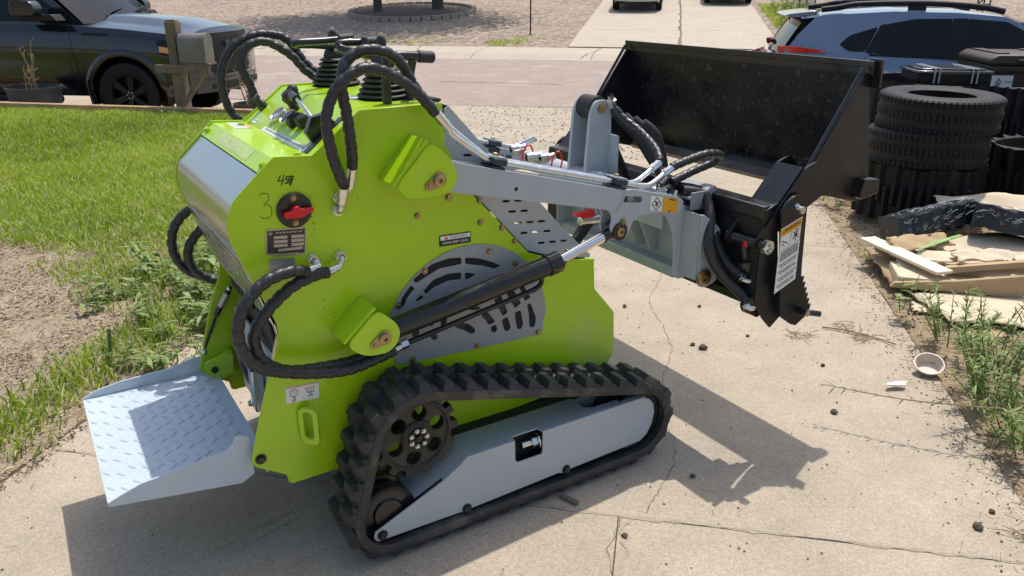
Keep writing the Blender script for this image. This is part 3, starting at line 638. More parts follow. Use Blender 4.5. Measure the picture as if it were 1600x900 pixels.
grip([(.275,.43,1.404),(.235,.50,1.417),(.203,.535,1.428),(.200,.545,1.438),(.225,.548,1.442),(.320,.545,1.440)], r=.012)
grip([(.33,.50,1.30),(.30,.50,1.37),(.29,.46,1.40)], r=.010)
grip([(.27,.80,1.416),(.18,.73,1.428),(.105,.665,1.435),(.110,.655,1.44),(.20,.655,1.442),(.285,.652,1.447)], r=.012)
# console slope: gauges, rocker, key, throttle lever, stickers (u = along Y, s = up the slope)
sa, sb = Vector((-.019,0,1.184)), Vector((.116,0,1.289)); sd = (sb-sa).normalized(); sn = Vector((-sd.z,0,sd.x))
def SP(s, y, h=0): p = sa+sd*s+sn*h; return Vector((p.x, y, p.z))
def SM(s, y, h=0): return Matrix.Translation(SP(s, y, h)) @ Matrix((( -0.,sd.x,sn.x,0),(-1,0,0,0),(0,sd.z,sn.z,0),(0,0,0,1)))   # local x -> -Y, y -> up the slope
for (s, y) in ((.070,.655),(.074,.570)):
    g = MB().lathe([(.027,0),(.030,.001),(.030,.012),(.027,.014),(.025,.011)], SP(s,y), sn, 32).build('gauge', M['chrome'], root)
    MB().lathe([(.0252,.0105),(0,.0107)], SP(s,y), sn, 28).build('gauge_face', M['glass'], g)
    mb = MB(); m4 = SM(s, y, .0112)
    for k in range(9):
        a = R(-40+k*32.5); mb.box((-.0008,.017,0),(.0008,.022,.0003), m4 @ Matrix.Rotation(a, 4, 'Z'))
    mb.box((-.0006,-.003,.0003),(.0006,.017,.0006), m4 @ Matrix.Rotation(R(30), 4, 'Z')); mb.build('gauge_dial', M['ink'], g)
rk = MB().prism([(-.028,0),(.028,0),(.026,.014),(.016,.030),(-.012,.030),(-.026,.014)], lambda p, t: SP(.075+p[0], .495+t, p[1]), -.018, .018).build('rocker_switch', M['blackdull'], root, bevel=.003)
MB().box((-.012,-.016,.0305),(.012,.012,.034), SM(.075,.495)).build('rocker_cap', M['black'], rk, bevel=.002)
MB().prism([(-.022,0),(.022,0),(.018,.024),(-.014,.030)], lambda p, t: SP(.080+p[0], .435+t, p[1]), -.022, .022).build('key_housing', M['blackdull'], root, bevel=.003)
tl = MB().prism([(-.034,0),(.050,0),(.046,.035),(.010,.052),(-.030,.030)], lambda p, t: SP(.070+p[0], .290+t, p[1]), -.013,.013)
tl.box((-.05,-.09,.0005),(.05,.09,.003), SM(.07,.262) @ Matrix.Rotation(0, 4, 'Z') @ Matrix.Diagonal((.28,.75,1,1)))
t_ = tl.build('throttle_lever_base', M['black'], root, bevel=.002)
MB().tube(curve([SP(.085,.31,.04),SP(.10,.38,.06),SP(.115,.48,.07)], .01), .006, 10).build('throttle_rod', M['chrome'], t_)
MB().cyl(SP(.109,.44,.064), SP(.115,.49,.068), .013, 14).build('throttle_grip', M['black'], t_)
kn = MB(); kn.lathe([(0,-.02),(.018,-.018),(.021,0),(.018,.018),(0,.02)], SP(.116,.54,.055), sn, 18); kn.cyl(SP(.120,.50,.060), SP(.112,.58,.045), .016, 16); kn.ball(SP(.135,.545,.062), .017, 14); kn.cyl(SP(.112,.585,.0), SP(.112,.585,.05), .012, 12)
kn.build('choke_knob', M['blackdull'], root)
MB().lathe([(.004,0),(.0045,.001),(.0045,.008),(0,.009)], SP(.105,.62,0), sn, 12).build('indicator_lamp', M['red'], root)
ky = MB().lathe([(.016,0),(.018,.002),(.016,.014),(.011,.016),(.011,.03),(0,.031)], SP(.075,.845), sn, 18).build('ignition_switch', M['black'], root)
MB().box((-.004,-.018,.028),(.004,.018,.046), SM(.075,.845) @ Matrix.Rotation(.5,4,'Z')).build('ignition_key', M['blackdull'], ky, bevel=.003)
def sticker(s, y, w_, h_, m='white', lines=0, band=None, name='console_sticker', rot=0):
    m4 = SM(s, y, .0007) @ Matrix.Rotation(rot, 4, 'Z')
    o = MB().box((-w_/2,-h_/2,-.0002),(w_/2,h_/2,.0003), m4).build(name, M[m], root)
    if lines:
        mb = MB()
        for r_ in range(lines):
            x = -w_*.44; yy = h_*.5-h_*(r_+.75)/(lines+.4)
            while x < w_*.40:
                l = random.uniform(.004,.012); mb.box((x,yy,.0004),(x+l,yy+h_*.35/lines,.0006), m4); x += l+.004
        mb.build('sticker_print', M['greyink'], o)
    if band: MB().box((-w_/2,h_*.34,.0004),(w_/2,h_/2,.0007), m4).build('sticker_band', M[band], o)
    return o
sticker(.010,.475,.42,.018,lines=1); sticker(.020,.80,.045,.016,lines=1); sticker(.105,.50,.03,.012)
sticker(.02,.30,.12,.012,rot=PI/2)
st = MB().box((.19,.44,1.2902),(.225,.53,1.2908)).build('deck_sticker', M['white'], root)
# faded decals on the rear shelf
def shelf(u, y): a = Vector((-.019,0,1.184)); b = Vector((-.118,0,1.190)); p = a.lerp(b, u); return Vector((p.x, y, p.z+.0006))
def quadsheet(pts, th, name, m, parent):
    a, b, c, d = [Vector(p) for p in pts]; n = (b-a).cross(d-a).normalized()*th
    if n.z < 0: n = -n
    return MB().add([a,b,c,d,a+n,b+n,c+n,d+n],[(0,1,2,3),(4,5,6,7),(0,1,5,4),(1,2,6,5),(2,3,7,6),(3,0,4,7)]).build(name, M[m], parent)
M['decal'] = mat('faded_decal', (.62, .55, .46), .4, var=.35, scale=70)
M['decal2'] = mat('pale_decal', (.50, .62, .20), .4, var=.15, scale=50)
s1 = quadsheet([shelf(.15,.86),shelf(.15,.74),shelf(.62,.74),shelf(.62,.86)], .0004, 'warning_decal', 'white', root)
quadsheet([shelf(.10,.86),shelf(.10,.74),shelf(.20,.74),shelf(.20,.86)], .0009, 'decal_band', 'orange', s1)
mb = MB()
for k in range(16):
    u = .27+.09*(k//4); y = .85-.027*(k % 4); a = shelf(u,y); mb.box((a.x,a.y-.02,a.z+.0006),(a.x+.003,a.y,a.z+.001))
mb.build('decal_print', M['greyink'], s1)
def strip(u, y, h=.0005): a = Vector((-.118,0,1.190)); b = Vector((-.160,0,1.156)); p = a.lerp(b,u); n = Vector((-.63,0,.777)); return Vector((p.x+n.x*h, y, p.z+n.z*h))
s2 = quadsheet([strip(.1,.70),strip(.1,.36),strip(.8,.36),strip(.8,.70)], .0003, 'maker_decal', 'decal2', root)
mb = MB(); y = .67
for k in range(11):
    h0 = random.choice([.15,.3,.3]); wd = random.uniform(.010,.016)
    for a_, b_ in ((h0,.30),(.60,.72)):
        p = [strip(a_,y,.0010),strip(a_,y-wd,.0010),strip(b_,y-wd,.0010),strip(b_,y,.0010)]; mb.add(p,[(0,1,2,3)])
    p = [strip(h0,y,.0010),strip(h0,y-.004,.0010),strip(.72,y-.004,.0010),strip(.72,y,.0010)]; mb.add(p,[(0,1,2,3)]); y -= wd+.008
mb.build('maker_print', M['decal'], s2)
for y in (.225,.845): bolt(root, strip(.55,y,.003), (-.63,0,.777), .009, 'green')
for y in (.23,.80): bolt(root, shelf(.3,y), (0,0,1), .010, 'green')
MB().box((.34,.208,1.300),(.362,.26,1.307)).cyl((.352,.205,1.303),(.352,.262,1.303), .006, 8).build('hood_hinge', M['black'], root)
# ------------------------------------------------------------------ tracks
def hull(pts):
    pts = sorted(set((round(a,5), round(b,5)) for a, b in pts)); out = []
    def half(P):
        h = []
        for p in P:
            while len(h) > 1 and (h[-1][0]-h[-2][0])*(p[1]-h[-2][1])-(h[-1][1]-h[-2][1])*(p[0]-h[-2][0]) <= 0: h.pop()
            h.append(p)
        return h
    l, u = half(pts), half(pts[::-1]); return l[:-1]+u[:-1]
SPK, RID, FID = ((.170,.365), .150), ((.060,.148), .103), ((.995,.172), .128)
def looppts(off, n):
    P = hull(sum([circ(c, r+off, 90) for c, r in (SPK, RID, FID)], []))
    P = [Vector((p[0], p[1], 0)) for p in P]; P.append(P[0]); L_ = [0]
    for a, b in zip(P, P[1:]): L_.append(L_[-1]+(b-a).length)
    out = []; k = 0
    for i in range(n):
        s = L_[-1]*i/n
        while L_[k+1] < s: k += 1
        f = (s-L_[k])/max(1e-9, L_[k+1]-L_[k]); out.append(P[k].lerp(P[k+1], f))
    return out, L_[-1]
lugm = MB()
def lug_block(mb):
    # tapered bar lug with a chamfered outer end; local x along travel, y across, z outward
    b = [(-.024,0),(.024,0),(.024,.082),(-.024,.082)]; t = [(-.013,.006),(.014,.006),(.016,.070),(-.009,.074)]
    v = [(x,y,0) for x,y in b]+[(x,y,.026) for x,y in t]
    mb.add(v, [(3,2,1,0),(4,5,6,7),(0,1,5,4),(1,2,6,5),(2,3,7,6),(3,0,4,7)])
    mb.add([(-.040,.055,0),(-.020,.050,0),(-.020,.080,0),(-.040,.080,0),(-.034,.060,.010),(-.020,.056,.013),(-.020,.076,.013),(-.034,.076,.010)], [(3,2,1,0),(4,5,6,7),(0,1,5,4),(1,2,6,5),(2,3,7,6),(3,0,4,7)])
lug_block(lugm); LUG = lugm.mesh('lug', M['rubber'], 25)
def track(y0, flip):
    yy = (lambda t: y0+(.18-t if flip else t))
    outp, ln = looppts(.013, 220); inp, _ = looppts(-.013, 220)
    mid, _ = looppts(0, 220)
    mb = MB(); n = 220
    prof = [(.0,-.010),(.004,-.016),(.030,-.016),(.034,-.012),(.146,-.012),(.150,-.016),(.176,-.016),(.18,-.010),(.18,.010),(.177,.013),(.003,.013),(.0,.010)]
    kk = len(prof)
    for i in range(n):
        t = (mid[(i+1) % n]-mid[i-1]).normalized(); nr = Vector((t.y,-t.x,0))
        for (q, h) in prof:
            p = mid[i]+nr*h; mb.v.append((p.x, yy(q), p.y))
    for i in range(n):
        i2 = (i+1) % n
        for j in range(kk):
            j2 = (j+1) % kk; mb.f.append((i*kk+j, i*kk+j2, i2*kk+j2, i2*kk+j)); mb.mi.append(0)
    tr = mb.build('rubber_track', M['rubber'], root, smooth=40)
    cnt = 38
    P, _ = looppts(.011, cnt*8)
    for k in range(cnt):
        for row in (0, 1):
            i = k*8+(4 if row else 0)
            t = (P[(i+1) % (cnt*8)]-P[i-1]).normalized(); nr = Vector((t.y,-t.x,0))
            o = link('lug', LUG, tr); X = Vector((t.x,0,t.y)); Z = Vector((nr.x,0,nr.y)); Y = Z.cross(X)
            if row == 0: X, Y = -X, -Y
            base = Vector((P[i].x, y0+.09, P[i].y))
            m4 = Matrix(((X.x,Y.x,Z.x,base.x),(X.y,Y.y,Z.y,base.y),(X.z,Y.z,Z.z,base.z),(0,0,0,1)))
            o.matrix_local = m4 @ Matrix.Translation((0,.004,0)) @ Matrix.Rotation(random.uniform(-.02,.02), 4, 'Z')
    # drive guide lugs on the inside, one joined part
    gm = MB(); G, _ = looppts(-.014, 60)
    for k in range(60):
        t = (G[(k+1) % 60]-G[k-1]).normalized(); nr = Vector((-t.y,t.x,0))
        X = Vector((t.x,0,t.y)); Z = Vector((nr.x,0,nr.y)); m4 = Matrix(((X.x,0,Z.x,G[k].x),(0,1,0,y0+.09),(X.z,0,Z.z,G[k].y),(0,0,0,1)))
        gm.box((-.010,-.022,0),(.010,-.008,.020), m4).box((-.010,.008,0),(.010,.022,.020), m4)
    tag(gm.build('guide_lugs', M['rubber'], tr), kind='stuff')
    # sprocket
    c = SPK[0]; n_t = 14; ol = []
    for k in range(n_t):
        a = 2*PI*k/n_t
        for da, rr in ((-.13,.116),(-.09,.136),(.09,.136),(.13,.116)): ol.append((c[0]+rr*math.cos(a+da), c[1]+rr*math.sin(a+da)))
    hl = [circ((c[0]+.072*math.cos(R(20+60*k)), c[1]+.072*math.sin(R(20+60*k))), .0235, 18) for k in range(6)]
    ys = sorted((yy(.055), yy(.085)))
    sp = MB().plate(ol, hl, XZ, ys[0], ys[1]).build('drive_sprocket', M['iron'], root, bevel=.002)
    d = (0,-1,0) if not flip else (0,1,0); yo = yy(.055)
    MB().lathe([(.112,.0),(.112,.004),(.104,.006),(.100,.001)], (c[0],yo,c[1]), d, 48).build('sprocket_rim', M['iron'], sp)
    MB().lathe([(.044,0),(.044,.006),(.036,.010),(.032,.010),(.030,.016),(.022,.018),(.022,.010),(.010,.010),(.009,.020),(0,.020)], (c[0],yo,c[1]), d, 32).build('sprocket_hub', M['iron'], sp)
    for k in range(7):
        a = 2*PI*k/7; bolt(sp, (c[0]+.0255*math.cos(a), yo+d[1]*.016, c[1]+.0255*math.sin(a)), d, .0055, 'chrome')
    MB().cyl((c[0], yy(.05), c[1]), (c[0], yy(.25), c[1]), .05, 24).build('drive_motor', M['blackdull'], root)
    # frame: front plate, sloped plate, top plate
    fo = [(.012,.075),(.003,.092),(.008,.110),(.235,.206),(.292,.240),(.318,.262),(.490,.262),(.492,.190),(.500,.178),(.592,.178),(.596,.186),(.596,.262),(1.015,.262),(1.045,.250),(1.068,.222),(1.074,.185),(1.066,.145),(1.045,.108),(1.015,.088),(.72,.080),(.69,.070),(.66,.080),(.33,.070),(.31,.062),(.29,.070)]
    yf = yy(.020); yb = yy(.026)
    fr = MB().plate(fo, [], XZ, yf, yb).build('track_frame', M['grey'], root, bevel=.002)
    y1, y2 = yy(.0262), yy(.150)
    MB().prism([(.318,.262),(.318,.256),(.294,.236),(.240,.200),(.235,.206),(.292,.242)], XZ, y1, y2).build('frame_step_plate', M['grey'], fr)
    MB().prism([(.08,.140),(.235,.206),(.240,.200),(.085,.134)], XZ, yy(.045), y2).build('frame_slope_plate', M['grey'], fr)
    pl_ = lambda p, t: (p[0], yy(p[1]), t)
    MB().plate([(.318,.0262),(.490,.0262),(.494,.048),(.592,.048),(.596,.0262),(1.03,.0262),(1.03,.060),(.83,.060),(.80,.075),(.80,.150),(.318,.150)], [], pl_, .256, .262).build('frame_top_plate', M['grey'], fr, bevel=.0015)
    MB().box((.30,min(yy(.145),yy(.151)),.09),(1.02,max(yy(.145),yy(.151)),.255)).build('frame_back_plate', M['grey'], fr)
    MB().box((.485,min(yy(.060),yy(.064)),.12),(.60,max(yy(.060),yy(.064)),.255)).box((.48,min(yy(.027),yy(.062)),.165),(.485,max(yy(.027),yy(.062)),.255)).build('adjuster_pocket', M['dark'], fr)
    mb = MB().cyl((.525,yy(.040),.222),(.600,yy(.040),.222), .012, 12).lathe([(.021,0),(.021,.02)], (.560,yy(.040),.222), (1,0,0), 6).lathe([(.026,0),(.026,.004)], (.581,yy(.040),.222), (1,0,0), 20)
    mb.lathe([(0,.02),(.021,.02),(.021,0),(0,0)], (.560,yy(.040),.222), (1,0,0), 6).build('adjuster_nut', M['chrome'], fr)
    for (x, z) in ((.030,.094),(.312,.078),(.692,.086)): bolt(fr, (x, yf, z), d, .012, 'iron')
    for x in (.32,.50,.69,.86):
        MB().lathe([(0,0),(.045,0),(.048,.004),(.048,.036),(.040,.040),(.040,.062),(.048,.066),(.048,.100),(.045,.104),(0,.104)], (x, yy(.040) if not flip else yy(.040), .090), (0,1,0) if not flip else (0,-1,0), 24).build('track_roller', M['black'], root)
    for (c_, r_) in ((RID[0], .086),(FID[0], .112)):
        MB().lathe([(0,0),(r_*.5,0),(r_*.55,.008),(r_*.85,.010),(r_,.004),(r_,.040),(r_-.018,.046),(r_-.018,.064),(r_,.070),(r_,.106),(r_*.85,.102),(0,.110)], (c_[0], yy(.035), c_[1]), (0,1,0) if not flip else (0,-1,0), 36).build('track_idler', M['black'], root)
    return tr
track(.0, False); track(.905, True)
MB().box((.20,.155,.14),(.90,.93,.26)).build('undercarriage_beam', M['blackdull'], root)
# ------------------------------------------------------------------ stand-on platform
PZ = .33
def pz(x): return PZ
pl = MB().box((-.64,.238,PZ-.006),(-.218,.888,PZ)).build('stand_platform', M['platform'], root, bevel=.001)
fn_ = [(-.640,.322),(-.640,.331),(-.60,.347),(-.554,.362),(-.43,.374),(-.33,.388),(-.312,.400),(-.303,.420),(-.292,.425),(-.262,.415),(-.262,.29),(-.30,.27),(-.63,.318)]
fn2 = [(-.640,.322),(-.640,.334),(-.60,.352),(-.52,.366),(-.43,.370),(-.36,.372),(-.30,.390),(-.262,.392),(-.235,.385),(-.22,.37),(-.22,.29),(-.30,.275),(-.63,.318)]
MB().plate(fn_, [], XZ, .2315, .2375).build('platform_flange', M['platform'], pl, bevel=.001)
MB().plate(fn2, [], XZ, .8885, .8945).build('platform_flange', M['platform'], pl, bevel=.001)
MB().box((-.225,.25,.27),(-.219,.88,.324)).build('platform_rear_lip', M['platform'], pl)
# raised tread lozenges, alternating diagonals
tb = MB(); N_ = 8
for s_ in (0, 1):
    pass
vs_ = []; 
for i in range(N_+1):
    t = -1+2*i/N_; wv = .0050*(1-t*t)**.6; bow = .0026*(1-t*t)
    for (o_, h_) in ((-wv,0),(-wv*.35,.0036*(1-t*t)**.5),(wv*.35,.0036*(1-t*t)**.5),(wv,0)): vs_.append((t*.0185, o_+bow, h_))
fs = []
for i in range(N_):
    for j in range(3): fs.append((i*4+j,i*4+j+1,i*4+j+5,i*4+j+4))
TB = MB().add(vs_, fs).mesh('tread_bump', M['platform'], 60)
cnt = 0
for i in range(13):
    for j in range(16):
        x = -.622+i*.0325; y = .262+j*.0405+(.020 if i % 2 else 0)
        if y > .870 or x > -.235: continue
        o = link('tread_bump', TB, pl); o.matrix_local = Matrix.Translation((x,y,PZ)) @ Matrix.Rotation(R(35 if (i+j) % 2 else -48)+PI/2+(PI if j % 2 else 0)*0, 4, 'Z')
# hinge bracket, gas strut and pivot pins at the far side
hb = MB().plate(roundpoly([(-.262,.345),(-.262,.392),(-.215,.408),(-.180,.415),(-.165,.40),(-.175,.33),(-.22,.318)], .02, 4), [], XZ, .820, .827).build('platform_hinge', M['green'], root, bevel=.002)
MB().box((-.19,.826,.325),(-.165,.878,.41)).build('hinge_web', M['green'], hb)
MB().cyl((-.232,.815,.362),(-.232,.895,.362), .012, 14).build('hinge_pin', M['black'], hb)
gs = MB().cyl((-.150,.835,.632),(-.195,.86,.545), .0105, 14).build('gas_strut', M['black'], root)
MB().cyl((-.195,.86,.545),(-.247,.885,.415), .0055, 10).build('strut_rod', M['black'], gs)
MB().cyl((-.154,.8372,.624),(-.178,.8506,.577), .0112, 14).build('strut_label', M['datap'], gs)
MB().ball((-.247,.885,.408), .012).build('ball_joint', M['chrome'], gs); MB().ball((-.146,.833,.640), .010).build('ball_joint', M['chrome'], gs)
# ------------------------------------------------------------------ quick attach frame, blade, bucket
QA = MB().plate(roundpoly([(1.165,.905),(1.226,.905),(1.30,.875),(1.385,.80),(1.39,.64),(1.34,.60),(1.285,.60),(1.262,.63),(1.262,.70),(1.25,.78),(1.215,.845),(1.165,.87)], .012, 3), [], XZ, .176, .184).build('attach_frame', M['grey'], root, bevel=.002)
MB().plate(roundpoly([(1.165,.905),(1.226,.905),(1.30,.875),(1.385,.80),(1.39,.64),(1.34,.60),(1.285,.60),(1.262,.63),(1.262,.70),(1.25,.78),(1.215,.845),(1.165,.87)], .012, 3), [], XZ, .901, .909).build('attach_side_plate', M['grey'], QA, bevel=.002)
MB().plate(roundpoly([(1.29,.87),(1.39,.80),(1.395,.60),(1.33,.585),(1.30,.60)], .02, 3), [], XZ, .085, .093).build('attach_side_plate', M['grey'], QA, bevel=.002)
MB().box((1.29,.093,.62),(1.298,.176,.86)).build('attach_web', M['grey'], QA)
MB().box((1.335,.19,.625),(1.345,.90,.86)).build('attach_back_plate', M['grey'], QA)
MB().box((1.28,.19,.600),(1.34,.90,.640)).build('attach_beam', M['grey'], QA, bevel=.004)
MB().box((1.19,.19,.845),(1.25,.90,.865)).box((1.20,.19,.80),(1.21,.90,.845)).build('attach_shelf', M['grey'], QA, bevel=.002)
for y in (.34,.42,.62,.72): MB().prism([(1.21,.845),(1.335,.84),(1.335,.66),(1.30,.66)], XZ, y, y+.008).build('attach_rib', M['grey'], QA)
MB().lathe([(.030,0),(.030,.012),(.022,.014),(.012,.014),(.010,.004),(0,.004)], (1.322,.0845,.628), (0,-1,0), 22).build('attach_pin', M['yzinc'], QA)
MB().box((1.36,.10,.575),(1.395,1.0,.60)).build('attach_wear_bar', M['black'], QA)
# blade (back half of the four-way bucket)
BL0, BL1 = -.085, 1.175
blade = MB().prism([(1.402,.585),(1.402,.885),(1.412,.890),(1.412,.585)], XZ, BL0, BL1).build('bucket_blade', M['bucket'], root)
MB().box((1.398,BL0,.868),(1.47,BL1,.915)).build('blade_top_tube', M['black'], blade, bevel=.005)
MB().box((1.390,BL0,.560),(1.46,BL1,.590)).build('blade_cutting_edge', M['black'], blade, bevel=.002)
gd_ = MB().prism([(1.30,.905),(1.42,.935),(1.425,.930),(1.305,.895)], XZ, .155, .30); gd_.box((1.30,.150,.86),(1.42,.156,.925))
gd_.build('hose_guard', M['greydark'], root, bevel=.002)
hose([(1.30,.20,.925),(1.37,.16,.905),(1.345,.10,.84),(1.315,.06,.74),(1.345,.02,.655),(1.385,-.03,.60),(1.39,-.075,.565)], root, .0185, wrap=False, m='hose')
hose([(1.31,.23,.93),(1.39,.19,.905),(1.385,.13,.83),(1.37,.08,.75),(1.375,.03,.69),(1.385,-.02,.665),(1.39,-.045,.655)], root, .0185, wrap=False, m='hose')
def teeth(a, b, n, d):
    a = Vector(a); b = Vector(b); out = []; t = (b-a).normalized(); nr = Vector((-t.y, t.x))*d
    for k in range(n):
        p = a.lerp(b, k/n); out += [(p.x, p.y), (p.x+nr.x+t.x*(b-a).length/n*.35, p.y+nr.y+t.y*(b-a).length/n*.35)]
    out.append((b.x, b.y)); return out
ep = [(1.449,.895),(1.470,.925),(1.500,.945),(1.545,.945),(1.575,.922),(1.590,.70)]+teeth((1.596,.640),(1.665,.500),6,.016)+[(1.655,.480),(1.600,.452),(1.575,.462),(1.520,.500),(1.505,.53)]
epo = MB().plate(ep, [], XZ, -.120, -.108).build('blade_end_plate', M['bucket'], blade, bevel=.002)
MB().plate(ep, [], XZ, BL1+.022, BL1+.034).build('blade_end_plate', M['bucket'], blade, bevel=.002)
ip = [(1.402,.90),(1.46,.92),(1.50,.70),(1.56,.50),(1.50,.455),(1.455,.50),(1.402,.58)]
MB().plate(ip, [], XZ, -.090, -.080).build('blade_inner_plate', M['bucket'], blade, bevel=.002)
MB().plate(ip, [], XZ, BL1-.002, BL1+.006).build('blade_inner_plate', M['bucket'], blade, bevel=.002)
for (x, z) in ((1.505,.905),(1.600,.515)):
    MB().cyl((x,-.16,z),(x,-.12,z), .013, 14).cyl((x-.012,-.142,z+.016),(x+.012,-.142,z-.006),.006,8).build('grease_pin', M['chrome'] if z > .8 else M['black'], epo)
MB().cyl((1.60,-.165,.515),(1.60,-.158,.515), .012, 14).build('pin_end', M['chrome'], epo)
MB().cyl((1.62,-.112,.50),(1.69,-.150,.488), .011, 10).build('stop_pin', M['black'], epo)
# warning label on the end plate
lb = MB().plate([(1.455,.838),(1.556,.868),(1.561,.640),(1.459,.604)], [], XZ, -.1215, -.1205).build('warning_label', M['white'], epo)
MB().plate([(1.457,.835),(1.554,.864),(1.5545,.838),(1.4572,.808)], [], XZ, -.1225, -.1217).build('label_band', M['orange'], lb)
def lbl(u, v): # u 0..1 left to right, v 0..1 up
    a = Vector((1.459,.604)).lerp(Vector((1.561,.640)), u); b = Vector((1.455,.838)).lerp(Vector((1.556,.868)), u); p = a.lerp(b, v); return (p.x, p.y)
text_mesh('WARNING', .020, side_mtx(*lbl(.55,.935), -.1228, .285), 'ink', lb, wid=.85)
mb = MB()
def lseg(u0, v0, u1, v1, wd=.0016): ribbon(mb, [lbl(u0,v0), lbl(u1,v1)], wd, XZ, -.1222)
for a in ((.02,.88,.02,.64),(.98,.88,.98,.64),(.5,.88,.5,.66),(.02,.64,.98,.64)): lseg(*a, .0008)
for a in ((.10,.80,.30,.74),(.30,.74,.40,.70),(.12,.76,.22,.70),(.60,.84,.90,.70),(.62,.72,.88,.84),(.75,.86,.75,.68),(.66,.78,.86,.76)): lseg(*a, .003)
for r_ in range(16):
    v = .60-r_*.036
    if r_ in (4,7,10,13): continue
    u = .10 if r_ < 4 else .16
    if r_ in (5,8,11,14): lseg(.08,v,.11,v,.003)
    while u < .88:
        l = random.uniform(.05,.14); l = min(l,.93-u); lseg(u, v, u+l, v, .0036 if r_ < 4 else .0026); u += l+.04
mb.build('label_print', M['ink'], lb)
MB().plate([lbl(.08,.915),lbl(.17,.905),lbl(.125,.955)], [], XZ, -.1234, -.1227).build('warning_triangle', M['red'], lb)
# clam cylinder at the near end
ca, cb = Vector((1.385,-.02,.800)), Vector((1.455,-.035,.520)); dc = (cb-ca).normalized()
cc = MB().cyl(ca+dc*.10, cb-dc*.01, .026, 20).lathe([(.0,0),(.034,0),(.034,.022),(0,.022)], ca+dc*.09, dc, 20).cyl(cb-Vector((0,.03,0)), cb+Vector((0,.03,0)), .022, 14).build('clam_cylinder', M['black'], root, smooth=40)
MB().cyl(ca, ca+dc*.10, .015, 16).build('clam_rod', M['black'], cc)
MB().cyl((ca.x,-.128,ca.z-.012),(ca.x,.045,ca.z-.012), .019, 18).build('clam_pivot_pin', M['black'], cc)
MB().lathe([(.024,0),(.024,.018),(.015,.020),(.013,.016),(0,.016)], (1.395,-.112,.785), (0,-1,0), 20).cyl((1.355,-.135,.782),(1.385,-.128,.785), .008, 10).build('pivot_cap', M['chrome'], cc)
for (p, q) in (((1.395,-.045,.655),(1.42,-.050,.652)),((1.395,-.075,.563),(1.435,-.060,.560))):
    p = Vector(p); q = Vector(q)
    MB().tube(curve([p-Vector((.02,-.01,.0)), p+Vector((.004,-.006,-.012)), q+Vector((0,-.008,-.006)), q+Vector((.018,.004,.012))], .006), .011, 12).lathe([(.017,0),(.017,.02)], p-Vector((.022,-.012,0)), (1,-.3,-.2), 6).lathe([(.017,-.006),(.017,.014)], q+Vector((.008,0,.008)), (.6,.2,.7), 6).build('elbow_fitting', M['chrome'], cc, smooth=50)
for (x, z) in ((1.372,.782),(1.452,.512)): MB().ball((x,-.050,z), .012, 10).build('grease_cap', M['red'], cc)
# front clam shell, swung up
CX = 1.975
TILT = lambda p, t: (p[0]-.105*(p[1]-.87)/.48*(1 if p[0] > 1.80 else max(0,(p[0]-1.62)/.18)), t, p[1]-.010-.004*(p[1]-.87)/.48)
FL = [(CX-.060,.878),(CX-.050,.865),(CX-.020,.878),(CX+.002,.910),(CX+.008,.96),(CX+.008,1.354),(CX,1.354),(CX,.96),(CX-.006,.917),(CX-.024,.894)]
CB0, CB1 = -.055, 1.205
clam = MB().prism(FL, TILT, CB0, CB1).build('bucket_clam', M['bucketin'], root, smooth=50)
MB().prism([(CX-.066,.880),(CX-.058,.862),(CX-.020,.875),(CX-.010,.908),(CX-.026,.898)], TILT, CB0+.004, CB1-.004).build('clam_curled_edge', M['bucketlip'], clam, smooth=50)
lip = MB().prism([(CX-.004,1.327),(CX+.022,1.327),(CX+.026,1.362),(CX+.012,1.374),(CX+.004,1.374)], TILT, CB0-.030, CB1+.03).build('cutting_edge', M['black'], clam, bevel=.002)
MB().box((CX-.083, CB0-.05, 1.27),(CX-.075, CB0+.0, 1.366)).build('edge_end_block', M['black'], clam)
SIDE = [(CX-.018,1.330),(CX+.010,1.337),(CX+.010,.905),(CX-.055,.868),(1.75,.912),(1.66,.922),(1.625,.925),(1.630,.965),(1.625,1.012)]
for y in (CB0-.012, CB1+.001):
    sp_ = MB().plate(SIDE, [], TILT, y, y+.011).build('clam_side_plate', M['bucket'], clam, bevel=.002)
    e0, e1 = Vector((1.625,1.016)), Vector((CX-.123,1.338))
    MB().cyl((e0.x,y+.0055,e0.y),(e1.x,y+.0055,e1.y), .0068, 8).build('side_edge_bead', M['black'], sp_)
# lever arms (two plates and a web) carrying the clam
LV = roundpoly([(1.352,.790),(1.368,.765),(1.400,.762),(1.425,.790),(1.515,.850),(1.672,.915),(1.668,1.02),(1.632,1.045),(1.575,1.03)], .018, 4)
for (y0, y1) in ((-.098,-.088),(.020,.030)):
    MB().plate(LV, [], XZ, y0, y1).build('clam_lever_plate', M['bucket'], clam, bevel=.002)
    MB().plate(LV, [], XZ, BL1+BL0-y1, BL1+BL0-y0).build('clam_lever_plate', M['bucket'], clam, bevel=.002)
for (y0, y1) in ((-.088,.020),(BL1+BL0-.020,BL1+BL0+.088)):
    MB().prism([(1.450,.905),(1.455,.898),(1.572,1.024),(1.566,1.030)], XZ, y0, y1).build('clam_lever_web', M['black'], clam)
tu = MB().prism([(1.885,.905),(1.90,.95),(1.985,.940),(1.990,.905)]+teeth((1.99,.895),(1.89,.882),6,.010), XZ, -.105, -.067).build('clam_stop_block', M['bucket'], clam, bevel=.002)
